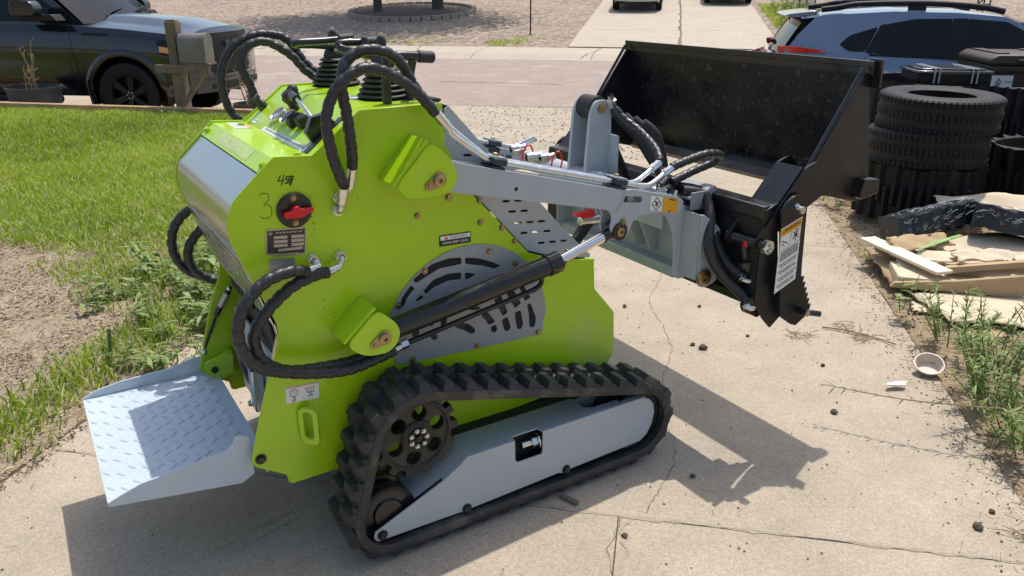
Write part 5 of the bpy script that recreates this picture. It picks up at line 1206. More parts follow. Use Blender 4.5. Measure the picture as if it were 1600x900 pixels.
def car(name, P, label, cat, group=None):
    root_ = empty(name, (0,0,0), 0, label, cat, group); L_ = P['L']; W_ = P['W']/2
    def endt(x):
        f = min(1, max(0, (x-P['rt0'])/P['rt1'])); g = min(1, max(0, (L_-P['ft0']-x)/P['ft1']))
        return (1-P.get('rk',.10)*(1-math.sin(f*PI/2)))*(1-P.get('fk',.12)*(1-math.sin(g*PI/2)))
    zs_k = sorted(P['zs']); ipz = lambda x: float(np.interp(x, [a for a,_ in zs_k], [b for _,b in zs_k]))
    zbt = lambda x: float(np.interp(x, [a for a,_ in P['zb']], [b for _,b in P['zb']]))
    def hw(x, z):
        z0, z1 = P['sill'], ipz(x); t = (z-z0)/max(.01, z1-z0)
        s = np.interp(t, [-.6,-.1,0,.12,.45,.62,.72,.9,1.0], [.86,.93,.965,.985,.990,1.0,.992,.968,.925])
        return W_*endt(x)*float(s)
    # side skins on a fine grid with the wheel arches left out
    nx = int(L_/.045); nz = 22
    for s in (-1, 1):
        mb = MB(); idx = {}
        X = np.linspace(P['rt0'], L_-P['ft0'], nx)
        for i, x in enumerate(X):
            for j in range(nz):
                z = zbt(x)+(ipz(x)-zbt(x))*j/(nz-1); xx, zz = x, z
                for (wx, wr) in P['arch']:
                    dx, dz = x-wx, z-P['axle']; rr = math.hypot(dx, dz)
                    if abs(rr-wr) < .034 and dz > -.25: xx, zz = wx+dx/rr*wr, P['axle']+dz/rr*wr
                idx[i,j] = len(mb.v); mb.v.append((xx, s*hw(xx, zz), zz))
        for i in range(nx-1):
            for j in range(nz-1):
                cs = [mb.v[idx[a]] for a in ((i,j),(i+1,j),(i+1,j+1),(i,j+1))]
                cx_ = sum(c[0] for c in cs)/4; cz_ = sum(c[2] for c in cs)/4
                if any(math.hypot(cx_-wx, cz_-P['axle']) < wr-.001 for wx, wr in P['arch']): continue
                mb.f.append((idx[i,j], idx[i+1,j], idx[i+1,j+1], idx[i,j+1])); mb.mi.append(0)
        mb.build('body_side', P['paint'], root_, smooth=50)
    def topgrid(nm, x0, x1, crown, m, dz=0., n=18):
        mb = MB()
        for i in range(n+1):
            x = x0+(x1-x0)*i/n; wv = hw(x, ipz(x))
            for j in range(17):
                v = -1+2*j/16; y = wv*v; bz = 0
                for (y0, y1, hgt) in P.get('ridge', []):
                    bz += hgt*(1/(1+math.exp(-(y1-abs(v))*55)))*min(1, max(0,(x1-x)/.5))
                mb.v.append((x, y, ipz(x)+dz+crown*(1-abs(v)**2.4)+bz*(1-abs(v)**6)))
        for i in range(n):
            for j in range(16): mb.f.append((i*17+j, i*17+j+1, (i+1)*17+j+1, (i+1)*17+j))
        mb.mi = [0]*len(mb.f); return mb.build(nm, m, root_, smooth=60)
    topgrid('bonnet', P['cowl'], L_-P['ft0'], P['crown'], P['paint'])
    if P['decks']: topgrid('rear_deck', P['rt0'], P['decks'], .01, P['deckm'])
    topgrid('cowl_panel', P['cabx'][0], P['cowl'], P['crown']*.6, M['trim'])
    def endface(nm, x, sgn, bulge, z0, z1, m, off=0., wf=1.0, n=16, nz_=12, top=0.):
        mb = MB()
        for j in range(nz_+1):
            wv = 0
            for i in range(n+1):
                v = -1+2*i/n; z = z0+(z1-z0+top*(1-abs(v)**2.4))*j/nz_; wv = hw(x, min(z1, max(z, zbt(x))))*wf; mb.v.append((x+sgn*(bulge*(1-abs(v)**2.6)*(1-(j/nz_)**5)+off), wv*v, z))
        for j in range(nz_):
            for i in range(n): mb.f.append((j*(n+1)+i, j*(n+1)+i+1, (j+1)*(n+1)+i+1, (j+1)*(n+1)+i))
        mb.mi = [0]*len(mb.f); return mb.build(nm, m, root_, smooth=60)
    endface('front_fascia', L_-P['ft0'], 1, P['ft0'], zbt(L_), ipz(L_-P['ft0'])+.0, P['paint'], top=P['crown'])
    endface('rear_fascia', P['rt0'], -1, P['rt0'], zbt(0), ipz(P['rt0']), P['paint'], top=.01)
    MB().box((P['rt0']+.1,-W_*.85,P['sill']+.02),(L_-P['ft0']-.1,W_*.85,P['sill']+.10)).build('floor_pan', M['dark'], root_)
    # cabin: roof, sides with pillars, glass set into them
    cx = P['cabx']; RZ = P['roof']; rx = [a for a,_ in RZ]; rz = [b for _,b in RZ]
    def cw(x, z):
        zt = float(np.interp(x, rx, rz)); t = (z-.95)/(P['H']-.95)
        e = min(1, (x-cx[1]+.9)/.9) if x < cx[1] else 1
        return W_*(.930-.185*max(0,t)**1.15)*(endt(max(P['rt0']+.25, min(x, L_-1.3))))
    side = [(x, z) for x, z in P['cabside']]
    for s in (-1, 1):
        mb = MB(); 
        # dense grid clipped by outline: strips between lower and upper edge
        xs = np.linspace(side[0][0], side[-1][0], 60); up = [a for a in P['cabup']]; ux = [a for a,_ in up]; uz = [b for _,b in up]
        for i, x in enumerate(xs):
            z0 = ipz(x)-.01; z1 = float(np.interp(x, ux, uz))
            for j in range(9): z = z0+(z1-z0)*j/8; mb.v.append((x, s*cw(x,z), z))
        for i in range(59):
            for j in range(8): mb.f.append((i*9+j, (i+1)*9+j, (i+1)*9+j+1, i*9+j+1))
        mb.mi = [0]*len(mb.f); cs = mb.build('cabin_side', P['paint'], root_, smooth=50)
        for w_ in P['windows']:
            MB().plate(roundpoly(w_, .03, 3), [], lambda p, t, s=s: (p[0], s*(cw(p[0],p[1])+t), p[1]), .002, .006).build('side_window', M['carglass'], root_)
        for w_ in P.get('pillars', []):
            MB().plate(w_, [], lambda p, t, s=s: (p[0], s*(cw(p[0],p[1])+t), p[1]), .0025, .008).build('window_pillar', M['trim'], root_)
        for pl_ in P['seams']:
            pts = curve([(x, 0, z) for x, z in pl_], .05); mb = MB()
            mb.tube([(p.x, s*(hw(p.x,p.z)+.0005), p.z) for p in pts], .0035, 6); mb.build('door_seam', M['dark'], root_)
        for (x, z) in P['handles']:
            mb = MB().tube(curve([(x-.10, s*(hw(x,z)+.004), z),(x-.07, s*(hw(x,z)+.03), z+.004),(x+.07, s*(hw(x,z)+.03), z+.004),(x+.10, s*(hw(x,z)+.004), z)], .02), .012, 8).build('door_handle', P.get('handlem', P['paint']), root_)
    mb = MB(); n = 26; X = np.linspace(rx[0], rx[-1], n+1)
    for x in X:
        z = float(np.interp(x, rx, rz)); wv = cw(x, z-.03)
        for j in range(15): v = -1+2*j/14; mb.v.append((x, wv*v, z-.035*abs(v)**3.2))
    for i in range(n):
        for j in range(14): mb.f.append((i*15+j, i*15+j+1, (i+1)*15+j+1, (i+1)*15+j))
    mb.mi = [0]*len(mb.f); mb.build('roof', P['paint'], root_, smooth=60)
    for nm, (xa, za, xb, zb_), bl in (('windscreen', P['wind'], .10), ('rear_window', P['rearw'], -.05)):
        mb = MB()
        for i in range(9):
            t = i/8; x = xa+(xb-xa)*t; z = za+(zb_-za)*t; wv = cw(x, z)*.985
            for j in range(13): v = -1+2*j/12; mb.v.append((x+bl*(1-v*v), wv*v, z+.02*math.sin(t*PI)))
        for i in range(8):
            for j in range(12): mb.f.append((i*13+j, i*13+j+1, (i+1)*13+j+1, (i+1)*13+j))
        mb.mi = [0]*len(mb.f); mb.build(nm, M['carglass'], root_, smooth=60)
    for (wx, wr) in P['arch']:
        for s in (-1, 1):
            y = s*(W_-P['ww']/2-.02); wheel(root_, (wx, y, P['axle']), P['Ro'], P['Rr'], P['ww'], s, P['spokes'], P['rimm'])
            pts = [(wx+wr*1.0*math.cos(a), 0, P['axle']+wr*math.sin(a)) for a in np.linspace(-.25, PI+.25, 40)]
            mb = MB()
            for k, p in enumerate(pts):
                for (dr, dy) in ((-.012,.0),(-.008,.016),(.02,.024),(.055,.014),(P['flare'],.0),(-.012,-.10)):
                    q = (wx+(p[0]-wx)*(1+dr/wr), 0, P['axle']+(p[2]-P['axle'])*(1+dr/wr)); yy_ = hw(q[0], max(zbt(q[0]), q[2]))+dy
                    mb.v.append((q[0], s*yy_, q[2]))
            for k in range(39):
                for j in range(5): mb.f.append((k*6+j, k*6+j+1, (k+1)*6+j+1, (k+1)*6+j))
                mb.f.append((k*6+5, k*6, (k+1)*6, (k+1)*6+5))
            mb.mi = [0]*len(mb.f); mb.build('wheel_arch', P['flarem'], root_, smooth=50)
            mb = MB()
            for k, p in enumerate(pts): mb.v += [(p[0], s*(W_-.03), p[2]), (p[0], s*(W_-.40), p[2])]
            for k in range(39): mb.f.append((2*k,2*k+1,2*k+3,2*k+2))
            mb.f.append(tuple(range(1, 80, 2))); mb.mi = [0]*len(mb.f); mb.build('wheel_well', M['dark'], root_)
    return root_, hw, ipz, cw, endface
# ---- dark pickup on the left
TP = dict(L=5.9, W=2.06, H=1.95, sill=.50, axle=.415, Ro=.415, Rr=.255, ww=.27, rt0=.05, rt1=.3, ft0=.12, ft1=.45, fk=.05, rk=.03, zs=[(0,1.30),(1.85,1.30),(3.6,1.285),(4.3,1.27),(4.9,1.235),(5.45,1.185),(5.75,1.15)],
    zb=[(0,.55),(.6,.46),(1.0,.40),(4.5,.40),(5.3,.42),(5.9,.46)], arch=[(1.25,.50),(4.93,.50)], cowl=4.5, crown=.085, decks=1.75, deckm=M['trim'], cabx=(4.15,3.2), roof=[(1.95,1.92),(2.4,1.97),(3.1,1.97),(3.65,1.92)],
    cabside=[(1.85,1.3),(4.42,1.27)], cabup=[(1.85,1.30),(1.95,1.88),(2.4,1.94),(3.1,1.94),(3.60,1.89),(4.42,1.26)], windows=[[(1.98,1.33),(1.98,1.84),(2.78,1.89),(2.82,1.32)],[(2.92,1.32),(2.90,1.89),(3.50,1.86),(4.10,1.40),(4.08,1.31)]], pillars=[[(2.81,1.31),(2.78,1.90),(2.90,1.90),(2.92,1.31)]],
    seams=[[(2.86,1.27),(2.88,.9),(2.86,.55)],[(4.24,1.25),(4.27,.95),(4.29,.75),(4.26,.54)],[(1.80,1.25),(1.80,.6)],[(2.8,.545),(3.4,.535),(4.02,.54)]], handles=[(2.98,1.09),(2.0,1.09)], handlem=M['navy'],
    wind=(4.40,1.29,3.62,1.92), rearw=(1.86,1.30,1.95,1.86), spokes=6, rimm=M['rim'], paint=M['navy'], flare=.085, flarem=M['navy'], ridge=[(0,.55,.055)])
tk, thw, tz, tcw, tend = car('pickup_truck', TP, 'dark navy pickup truck with black wheels parked at left behind the mailbox', 'pickup truck')
def X_at(v, bulge): return 5.74+bulge*(1-abs(v)**2.6)
def fascia(name, y0, y1, z0, z1, m, off, parent=tk, bulge=.16, n=10, th=.02, round_=.03):
    o = MB(); wv = .86
    f = lambda p, t: (X_at(p[0]/wv, bulge)+off+t-.10*max(0, (p[1]-.90)), p[0], p[1])
    # subdivided strip so that it follows the curve of the nose
    for i in range(n):
        a, b = y0+(y1-y0)*i/n, y0+(y1-y0)*(i+1)/n
        o.add([f((a,z0),0),f((b,z0),0),f((b,z1),0),f((a,z1),0),f((a,z0),th),f((b,z0),th),f((b,z1),th),f((a,z1),th)],[(4,5,6,7),(0,3,2,1),(0,1,5,4),(3,7,6,2)]+([(0,4,7,3)] if i == 0 else [])+([(1,2,6,5)] if i == n-1 else []))
    return o.build(name, m, parent, smooth=30)
fascia('grille_surround', -.68,.68,.65,1.165,M['trim'],.0)
gr_ = fascia('grille', -.62,.62,.68,1.13,M['dark'],.018,th=.006)
for r_ in range(12):
    z = .69+r_*.036
    mb = MB()
    for k in range(17):
        y = -.57+k*.068+(.032 if r_ % 2 else 0)
        if abs(y) > .585: continue
        x = X_at(y/.86,.16)+.024-.10*max(0,z-.90); mb.add([(x,y-.030,z),(x+.004,y-.018,z+.014),(x+.004,y+.018,z+.014),(x,y+.030,z),(x+.004,y+.018,z-.003),(x+.004,y-.018,z-.003),(x-.012,y-.030,z),(x-.012,y+.030,z)],[(0,1,2,3,4,5),(0,6,1),(3,2,7)])
    mb.build('grille_bar', M['trim'], gr_)
for k, ch in enumerate('RAM'):
    y = .16*(1-k)*1.0; x = X_at(y/.86,.16)+.052-.10*.12
    text_mesh(ch, .13, Matrix.Translation((x, y*1.0, 1.02)) @ Matrix.Rotation(PI/2, 4, 'Z') @ Matrix.Rotation(PI/2, 4, 'X'), 'clamp', gr_, 'grille_letter', .004, wid=1.25, bold=.004)
fascia('bumper', -.90,.90,.44,.60,M['navy'],.05,th=.05); fascia('bumper_bar', -.88,.88,.605,.645,M['navy'],.03,th=.035)
fascia('bumper_intake', -.42,.42,.46,.56,M['dark'],.098,th=.008)
for r_ in range(3): fascia('intake_bar', -.41,.41,.475+.028*r_,.481+.028*r_,M['trim'],.104,th=.006)
for s in (-1,1):
    fascia('fog_lamp', s*.58-.08,s*.58+.08,.475,.54,M['trim'],.098,n=3,th=.010)
    hl = MB()
    pts = [(5.42,1.10),(5.44,.95),(5.60,.89),(5.765,.90),(5.765,1.11)]
    hl.plate(pts, [], lambda p, t, s=s: (p[0], s*(thw(min(p[0],5.765),p[1])+t), p[1]), .001, .010)
    h_ = hl.build('headlamp', M['carglass'], tk)
    fascia('headlamp_front', min(s*.62,s*.84),max(s*.66,s*.88),.91,1.10,M['lensw'],.006,n=4,th=.012)
    MB().plate([(5.45,1.035),(5.45,.965),(5.58,.945),(5.60,1.01)], [], lambda p, t, s=s: (p[0], s*(thw(p[0],p[1])+t), p[1]), .010, .014).build('marker_lamp', M['amber'], tk)
    # mirror
    my = s*(thw(3.9,1.2))
    MB().prism(roundpoly([(3.72,1.40),(3.72,1.56),(3.82,1.60),(4.0,1.57),(4.06,1.50),(4.04,1.40)], .04, 4), XZ, my+s*.13, my+s*.30).build('mirror', M['navy'], tk, bevel=.015, seg=3)
    MB().prism([(3.72,1.34),(3.74,1.40),(4.18,1.41),(4.24,1.33)], XZ, my-s*.02, my+s*.18).build('mirror_arm', M['trim'], tk, bevel=.01)
    MB().plate([(4.42,1.16),(4.43,1.195),(4.76,1.18),(4.78,1.15)], [], lambda p, t, s=s: (p[0], s*(thw(p[0],p[1])+t), p[1]), .001, .008).build('hood_vent', M['trim'], tk)
    tb_ = MB().tube([(1.95,s*.96,.36),(3.95,s*.96,.36)], .05, 12); tb_.build('running_board', M['trim'], tk)
    text_mesh('LARAMIE', .075, Matrix.Translation((3.62, s*(thw(3.6,.72)+.004), .735)) @ Matrix.Rotation(0 if s < 0 else PI, 4, 'Z') @ Matrix.Rotation(PI/2, 4, 'X'), 'trim', tk, 'door_lettering', .002) if False else None
for k in range(2):
    y = -.35+.55*k; MB().tube(curve([(4.45,y-.1,1.37),(4.38,y+.15,1.42),(4.32,y+.45,1.45)], .05), .012, 8).build('wiper', M['trim'], tk)
tk.location = lot(-6.95-.02, 9.33+.92, -.14); tk.rotation_euler = (0, 0, R(-7.5))
off_ = tk.rotation_euler.to_matrix() @ Vector((4.93, -.90, 0)); tk.location = Vector((-4.92, 10.5, -.14))-off_
# ---- blue-grey estate on the right
SP_ = dict(L=4.45, W=1.80, H=1.56, sill=.36, axle=.345, Ro=.345, Rr=.225, ww=.215, rt0=.20, rt1=.55, ft0=.22, ft1=.8, fk=.16, rk=.13, zs=[(0,.90),(.25,.97),(.55,1.04),(1.0,1.02),(1.6,.985),(2.6,.945),(3.2,.94),(3.7,.90),(4.2,.80),(4.45,.68)],
    zb=[(0,.36),(.4,.28),(1,.24),(3.4,.24),(4.1,.26),(4.45,.30)], arch=[(.86,.405),(3.53,.405)], cowl=3.35, crown=.045, decks=.62, deckm=M['skyblue'], cabx=(3.0,1.2), roof=[(.42,1.47),(.8,1.525),(1.3,1.555),(1.9,1.545),(2.35,1.49)],
    cabside=[(.24,1.0),(3.35,.95)], cabup=[(.24,.99),(.40,1.22),(.56,1.43),(.8,1.49),(1.3,1.52),(1.9,1.51),(2.32,1.46),(3.35,.94)], windows=[[(.80,1.125),(.90,1.215),(1.16,1.30),(1.06,1.055),(.90,1.06)],[(1.12,1.045),(1.24,1.325),(1.5,1.375),(1.84,1.39),(1.86,1.0)],[(2.0,.995),(1.98,1.385),(2.34,1.355),(2.90,1.06),(2.92,.98)]], pillars=[[(1.06,1.05),(1.18,1.315),(1.24,1.33),(1.12,1.04)],[(1.86,1.0),(1.845,1.395),(1.98,1.395),(2.0,.995)],[(1.10,1.02),(1.10,1.04),(2.95,.985),(2.98,.96)]],
    seams=[[(1.06,1.01),(1.03,.85),(1.18,.60),(1.28,.36)],[(1.94,.97),(1.96,.7),(1.94,.34)],[(3.12,.93),(3.16,.6),(3.14,.34)],[(1.30,.36),(2.1,.345),(3.14,.35)]], handles=[(1.36,.84),(2.32,.81)],
    wind=(3.30,.96,2.33,1.485), rearw=(.235,1.03,.47,1.445), spokes=5, rimm=M['rim2'], paint=M['skyblue'], flare=.07, flarem=M['trim'])
up_ = lambda z: z+.045*min(1,max(0,(z-.5)/.4))-.075*min(1,max(0,(z-1.38)/.10))
for k_ in ('zs','roof','cabup'): SP_[k_] = [(a, up_(b)) for a, b in SP_[k_]]
for k_ in ('windows','pillars','seams'): SP_[k_] = [[(a, up_(b)) for a, b in q] for q in SP_[k_]]
SP_['handles'] = [(a, up_(b)) for a, b in SP_['handles']]; SP_['H'] = 1.64
SP_['wind'] = (3.30, up_(.96), 2.33, up_(1.485)); SP_['rearw'] = (.235, up_(1.03), .47, up_(1.445))
sv, shw, sz_, scw, send = car('estate_car', SP_, 'blue grey estate car with black roof rails parked behind the tyres', 'car')
for s in (-1, 1):
    rl_ = curve([(.62,s*.555,1.50),(.78,s*.565,1.52),(1.0,s*.57,1.555),(1.6,s*.57,1.565),(2.1,s*.565,1.535),(2.35,s*.56,1.49)], .05)
    rr_ = MB().tube(rl_, .030, 8); rr_.build('roof_rail', M['trim'], sv, smooth=60)
    MB().box((1.45,s*.57-.018,1.495),(1.62,s*.57+.018,1.556)).build('rail_foot', M['trim'], sv, bevel=.008)
    tl_ = [(.165,1.10),(.20,1.145),(.40,1.145),(.66,1.11),(.68,1.085),(.45,1.085),(.22,1.075)]
    MB().plate([(max(.205,x),min(z,1.17)) for x,z in tl_], [], lambda p, t, s=s: (p[0], s*(shw(p[0],p[1])+t), p[1]), .002, .016).build('tail_lamp', M['lens'], sv, bevel=.003)
    MB().add([(.20,s*.79,.915),(.20,s*.79,1.04),(.06,s*.50,1.015),(.05,s*.50,.935),(.175,s*.79,.915),(.175,s*.79,1.04),(.03,s*.50,1.015),(.02,s*.50,.935)],[(0,1,2,3),(4,5,6,7),(0,1,5,4),(2,3,7,6),(1,2,6,5),(0,3,7,4)]).build('tail_lamp_inner', M['lens'], sv)
    MB().plate([(2.95,1.055),(2.97,1.165),(3.12,1.155),(3.16,1.065)], [], lambda p, t, s=s: (p[0], s*(.92+t), p[1]), .0, .14).build('mirror', M['skyblue'], sv, bevel=.02)
spo = MB().prism([(a,b-.02) for a,b in [(.26,1.455),(.30,1.475),(.55,1.510),(.62,1.505),(.55,1.465),(.34,1.44)]], XZ, -.56, .56).build('roof_spoiler', M['skyblue'], sv, bevel=.008)
for s in (-1,1): MB().prism([(a,b-.02) for a,b in [(.27,1.455),(.34,1.445),(.58,1.47),(.66,1.42),(.50,1.33),(.40,1.24),(.36,1.26),(.44,1.40)]], XZ, s*.575, s*.60).build('spoiler_fin', M['trim'], sv, bevel=.004)
MB().tube(curve([(.215,-.02,1.16),(.205,.10,1.155),(.215,.30,1.17)], .04), .012, 8).cyl((.235,-.02,1.155),(.18,-.02,1.16), .022, 12).build('rear_wiper', M['trim'], sv)
MB().prism([(.85,1.565),(.88,1.56),(.91,1.575),(1.02,1.62)], XZ, -.012, .012).build('antenna_fin', M['trim'], sv, bevel=.004)
MB().box((1.1,-.5,.80),(2.9,.5,.86)).box((2.0,-.55,.86),(2.25,-.10,1.20)).build('seat', M['dash'], sv)
sv.location = lot(.93, 9.75, -.13); sv.rotation_euler = (0, 0, R(-12.5))
# ---- two cars standing on the drive across the street, mostly above the picture
def simple_copy(src, name, loc, rz, label, group, pm):
    c = src.copy(); COL.objects.link(c); c.name = name; c.location = loc; c.rotation_euler = (0, R(0), rz); c['label'] = label; c['group'] = group; c['category'] = 'car'
    old = src['_p'] if '_p' in src else None
    for ch in list(src.children):
        k = copyobj(ch, c)
        for g in list(ch.children):
            q = copyobj(g, k)
            for g2 in list(g.children): copyobj(g2, q)
    return c
NP = dict(SP_); NP.update(paint=M['palepaint'], deckm=M['palepaint'], flarem=M['trim'])
fc, *_ = car('parked_car', NP, 'pale car with dark tyres parked on the left half of the drive across the street', 'car', 'cars on the drive across the street')
NP2 = dict(SP_); NP2.update(paint=M['darkpaint'], deckm=M['darkpaint'])
fc2, *_ = car('parked_car', NP2, 'dark car parked on the right half of the drive across the street', 'car', 'cars on the drive across the street')
for c_, (x, y) in ((fc,(4.45,30.0)),(fc2,(8.15,31.6))):
    d_ = -x*math.sin(-RL)*-1*0; 
    dd = x*math.sin(-RL)+y*math.cos(-RL); c_.location = (x, y, zb(dd)+.035); c_.rotation_euler = (0, R(-5.1), PI/2+RL)
# ================================================================== THINGS BY THE KERB AND IN THE YARDS
def root_at(name, loc, rz, label, cat, group=None): return empty(name, loc, rz, label, cat, group)
M['galv'] = mat('weathered_mailbox_metal', (.20,.185,.165), .5, .5, var=.25, scale=6, rvar=.1, spots=[((.30,.20,.12), 5, .60, .5)])
M['pot'] = mat('grey_plastic_pot', (.055,.058,.062), .6, var=.2, scale=8)
M['stem'] = mat('dry_stem', (.33,.24,.13), .85, var=.3, scale=40)
M['gstem'] = mat('green_stem', (.13,.19,.05), .6, var=.3, scale=40)
M['binp'] = mat('brown_bin_plastic', (.050,.033,.022), .5, var=.2, scale=5, spots=[((.12,.10,.08), 6, .62, .4)])
M['card'] = mat('cardboard', (.46,.335,.20), .85, var=.14, scale=6, bump=.1, bscale=120, spec=.15, spots=[((.60,.47,.32), 4, .58, .6), ((.28,.20,.12), 14, .70, .5)])
M['cardpale'] = mat('pale_cardboard', (.62,.52,.38), .85, var=.12, scale=5, spec=.15, spots=[((.42,.32,.2), 7, .64, .5)])
M['foamboard'] = mat('cream_board', (.72,.66,.50), .7, var=.08, scale=6, spots=[((.5,.42,.28), 9, .68, .4)])
M['wrap'] = mat('black_sheet_plastic', (.016,.02,.028), .35, var=.4, scale=16, bump=.3, bscale=20, bdist=.02, spots=[((.45,.46,.47), 13, .62, .75)])
M['tape'] = mat('clear_wrap', (.60,.61,.62), .25, var=.2, scale=30, coat=.6, bump=.3, bscale=40)
M['greentape'] = mat('green_strap', (.26,.42,.13), .5, var=.2, scale=20)
M['pink'] = mat('pale_pink_plastic', (.64,.55,.47), .5, var=.1, scale=20, spots=[((.6,.2,.2), 30, .66, .5)])
M['clod'] = mat('dirt_clod', (.10,.078,.058), .95, var=.35, scale=30, bump=.6, bscale=60)
M['bark'] = mat('tree_bark', (.085,.065,.05), .95, var=.35, scale=14, bump=.8, bscale=30, bdist=.03)
M['stone'] = mat('edging_stone', (.34,.28,.23), .9, var=.2, scale=9, bump=.4, bscale=50)
# mailbox
mbx = root_at('mailbox', (-3.86, 9.46, .02), RL+R(4), 'grey metal mailbox on a weathered wooden post in front of the dark truck', 'mailbox')
MB().box((-.066,-.066,-.2),(.066,.066,1.20)).prism([(-.066,1.20),(.066,1.20),(.05,1.225),(-.05,1.225)], XZ, -.05, .05).build('post', M['oldwood'], mbx, bevel=.008)
MB().box((-.23,-.115,.645),(.42,-.068,.735)).build('arm', M['oldwood'], mbx, bevel=.006)
MB().box((-.025,-.035,0),(.025,.035,.52), Matrix.Translation((.06,-.09,.29)) @ Matrix.Rotation(R(38),4,'Y')).build('brace', M['oldwood'], mbx, bevel=.005)
MB().box((.08,-.105,.738),(.43,.085,.755)).build('base_board', M['oldwood'], mbx)
arch_ = [(-.105,0),(.105,0),(.105,.22)]+[(.105*math.cos(a),.22+.105*math.sin(a)) for a in np.linspace(.15,PI-.15,12)]+[(-.105,.22)]
bx_ = MB().prism(arch_, lambda p, t: (t, p[0]-.01, .757+p[1]), .070, .40).build('box', M['galv'], mbx, bevel=.006)
MB().prism([(a*1.04,b*1.03-.003) for a,b in arch_], lambda p, t: (t, p[0]-.01, .757+p[1]), .066, .084).build('door', M['trim'], mbx, bevel=.004)
MB().prism([(a*1.04,b*1.03-.003) for a,b in arch_], lambda p, t: (t, p[0]-.01, .757+p[1]), .391, .404).build('end_rim', M['galv'], mbx, bevel=.003)
# pots with dead twigs
def pot(loc, r, h, label, twigs, seed):
    random.seed(seed); o = root_at('flower_pot', loc, 0, label, 'flower pot', 'grey plastic pots behind the edging')
    MB().lathe([(0,0),(r*.78,0),(r*.97,h*.92),(r,h*.92),(r*1.02,h),(r*.96,h),(r*.93,h*.86),(0,h*.85)], (0,0,0), (0,0,1), 32).build('pot', M['pot'], o, smooth=40)
    tw = MB()
    for k in range(twigs):
        a = random.uniform(0,2*PI); L_ = random.uniform(.25,.62); lean = random.uniform(.05,.45)
        p = Vector((random.uniform(-.06,.06)*r*4, random.uniform(-.05,.05), h*.85)); q = p+Vector((math.cos(a)*lean*L_, math.sin(a)*lean*L_, L_)); md = (p+q)/2+Vector((random.uniform(-.03,.03),random.uniform(-.03,.03),0))
        c = curve([p,md,q], .04); tw.tube(c, [.011-.008*i/len(c) for i in range(len(c))], 6)
        for j in range(7):
            b = c[min(len(c)-1, int(len(c)*(.3+.1*j)))]; tw.tube([b, b+Vector((random.uniform(-.05,.05),random.uniform(-.05,.05),random.uniform(.02,.07)))], [.006,.003], 5)
    tw.build('dead_twigs', M['stem'], o)
    random.seed(11); return o
pot((-5.93, 10.04, -.06), .315, .50, 'grey plastic pot with a tall dry stalk beside the truck door', 6, 3)
pot((-3.05, 9.42, -.10), .21, .42, 'grey plastic pot with thin bare twigs behind the left hoses', 7, 9)
# tyres and coiled rubber tracks
TY = tyre_mesh('tyre', .395, .215, .235, 68, .009)
def pile_tyre(loc, rot, label):
    o = link('car_tyre', TY); o.location = loc; o.rotation_euler = (PI/2+rot[0], rot[1], rot[2]); tag(o, label, 'tyre', 'tyres stacked at the edge of the yard'); return o
pile_tyre((2.97, 5.58, .79), (R(1.5), 0, .3), 'worn black car tyre on top of the stack, beneath the bucket corner')
pile_tyre((2.925, 5.57, .558), (R(-1), R(1), 1.2), 'worn black car tyre in the middle of the stack, on the coiled rubber track')
def coil(name, rx, ry, h, nl, loc, rz, label, sq=1.0, lean=0.):
    n = nl*6; prof = [(0,.0),(.0,.06),(.0,.30),(.0,.36),(0,.64),(0,.70),(0,.94),(0,1.0)]
    mb = MB(); th = .035
    def rad(a): 
        c, s = abs(math.cos(a)), abs(math.sin(a)); e = 2.0*sq
        return 1/((c/rx)**e+(s/ry)**e)**(1/e)*(1+.03*math.sin(3*a+1))
    for i in range(n):
        a = 2*PI*i/n; r_ = rad(a); ph = i % 6
        for j, (_, t) in enumerate(prof):
            lug = .030 if (ph in (1,2) and t < .66) or (ph in (4,5) and t > .34) else 0
            wob = .010*math.sin(5*a+t*4)
            mb.v.append(((r_+lug+wob)*math.cos(a), (r_+lug+wob)*math.sin(a), h*t+.010*math.sin(a*7+2)*(t > .9)+ (.012 if t > .97 and lug else 0)))
        for t in (1.0, .0): mb.v.append(((r_-th)*math.cos(a), (r_-th)*math.sin(a), h*t))
    k = len(prof)+2
    for i in range(n):
        i2 = (i+1) % n
        for j in range(k): mb.f.append((i*k+j, i*k+(j+1) % k, i2*k+(j+1) % k, i2*k+j))
    mb.mi = [0]*len(mb.f); o = mb.build(name, M['tyre'], None, smooth=25); o.location = loc; o.rotation_euler = (lean, 0, rz)
    return tag(o, label, 'rubber track', 'coiled rubber tracks in the yard')
coil('coiled_track', .39, .37, .39, 22, (2.93, 5.58, .05), .2, 'ribbed black rubber track coiled under the two stacked tyres')
coil('coiled_track', .95, .55, .80, 40, (3.95, 6.85, .06), -.15, 'large rubber track coiled on edge behind the tyre stack', 1.3)
coil('coiled_track', .62, .50, .52, 30, (4.05, 5.55, .04), .3, 'open rubber track coil leaning at the right edge beside the tyre stack', 1.0, R(-4))
# strapped black tote on the big coil
tt = root_at('storage_tote', (3.60, 6.78, .862), -.12, 'glossy black tote lid with two grey straps on the large coil', 'tote')
MB().box((-.28,-.20,0),(.28,.20,.075)).build('tote_body', M['trim'], tt, bevel=.01)
MB().box((-.295,-.215,.075),(.295,.215,.098)).box((-.25,-.17,.098),(.25,.17,.112)).build('lid', mat('tote_lid', (.05,.055,.06), .22, var=.1, coat=.6), tt, bevel=.008)
for x in (-.14,.15):
    s_ = MB().box((x-.024,-.222,.112),(x-.014,.222,.1175)).box((x+.014,-.222,.112),(x+.024,.222,.1175)).box((x-.024,-.226,.0),(x-.014,-.219,.115)).box((x+.014,-.226,.0),(x+.024,-.219,.115))
    for k in range(7): s_.box((x-.014,-.20+k*.065,.1125),(x+.014,-.19+k*.065,.1165))
    s_.build('strap', M['grey'], tt)
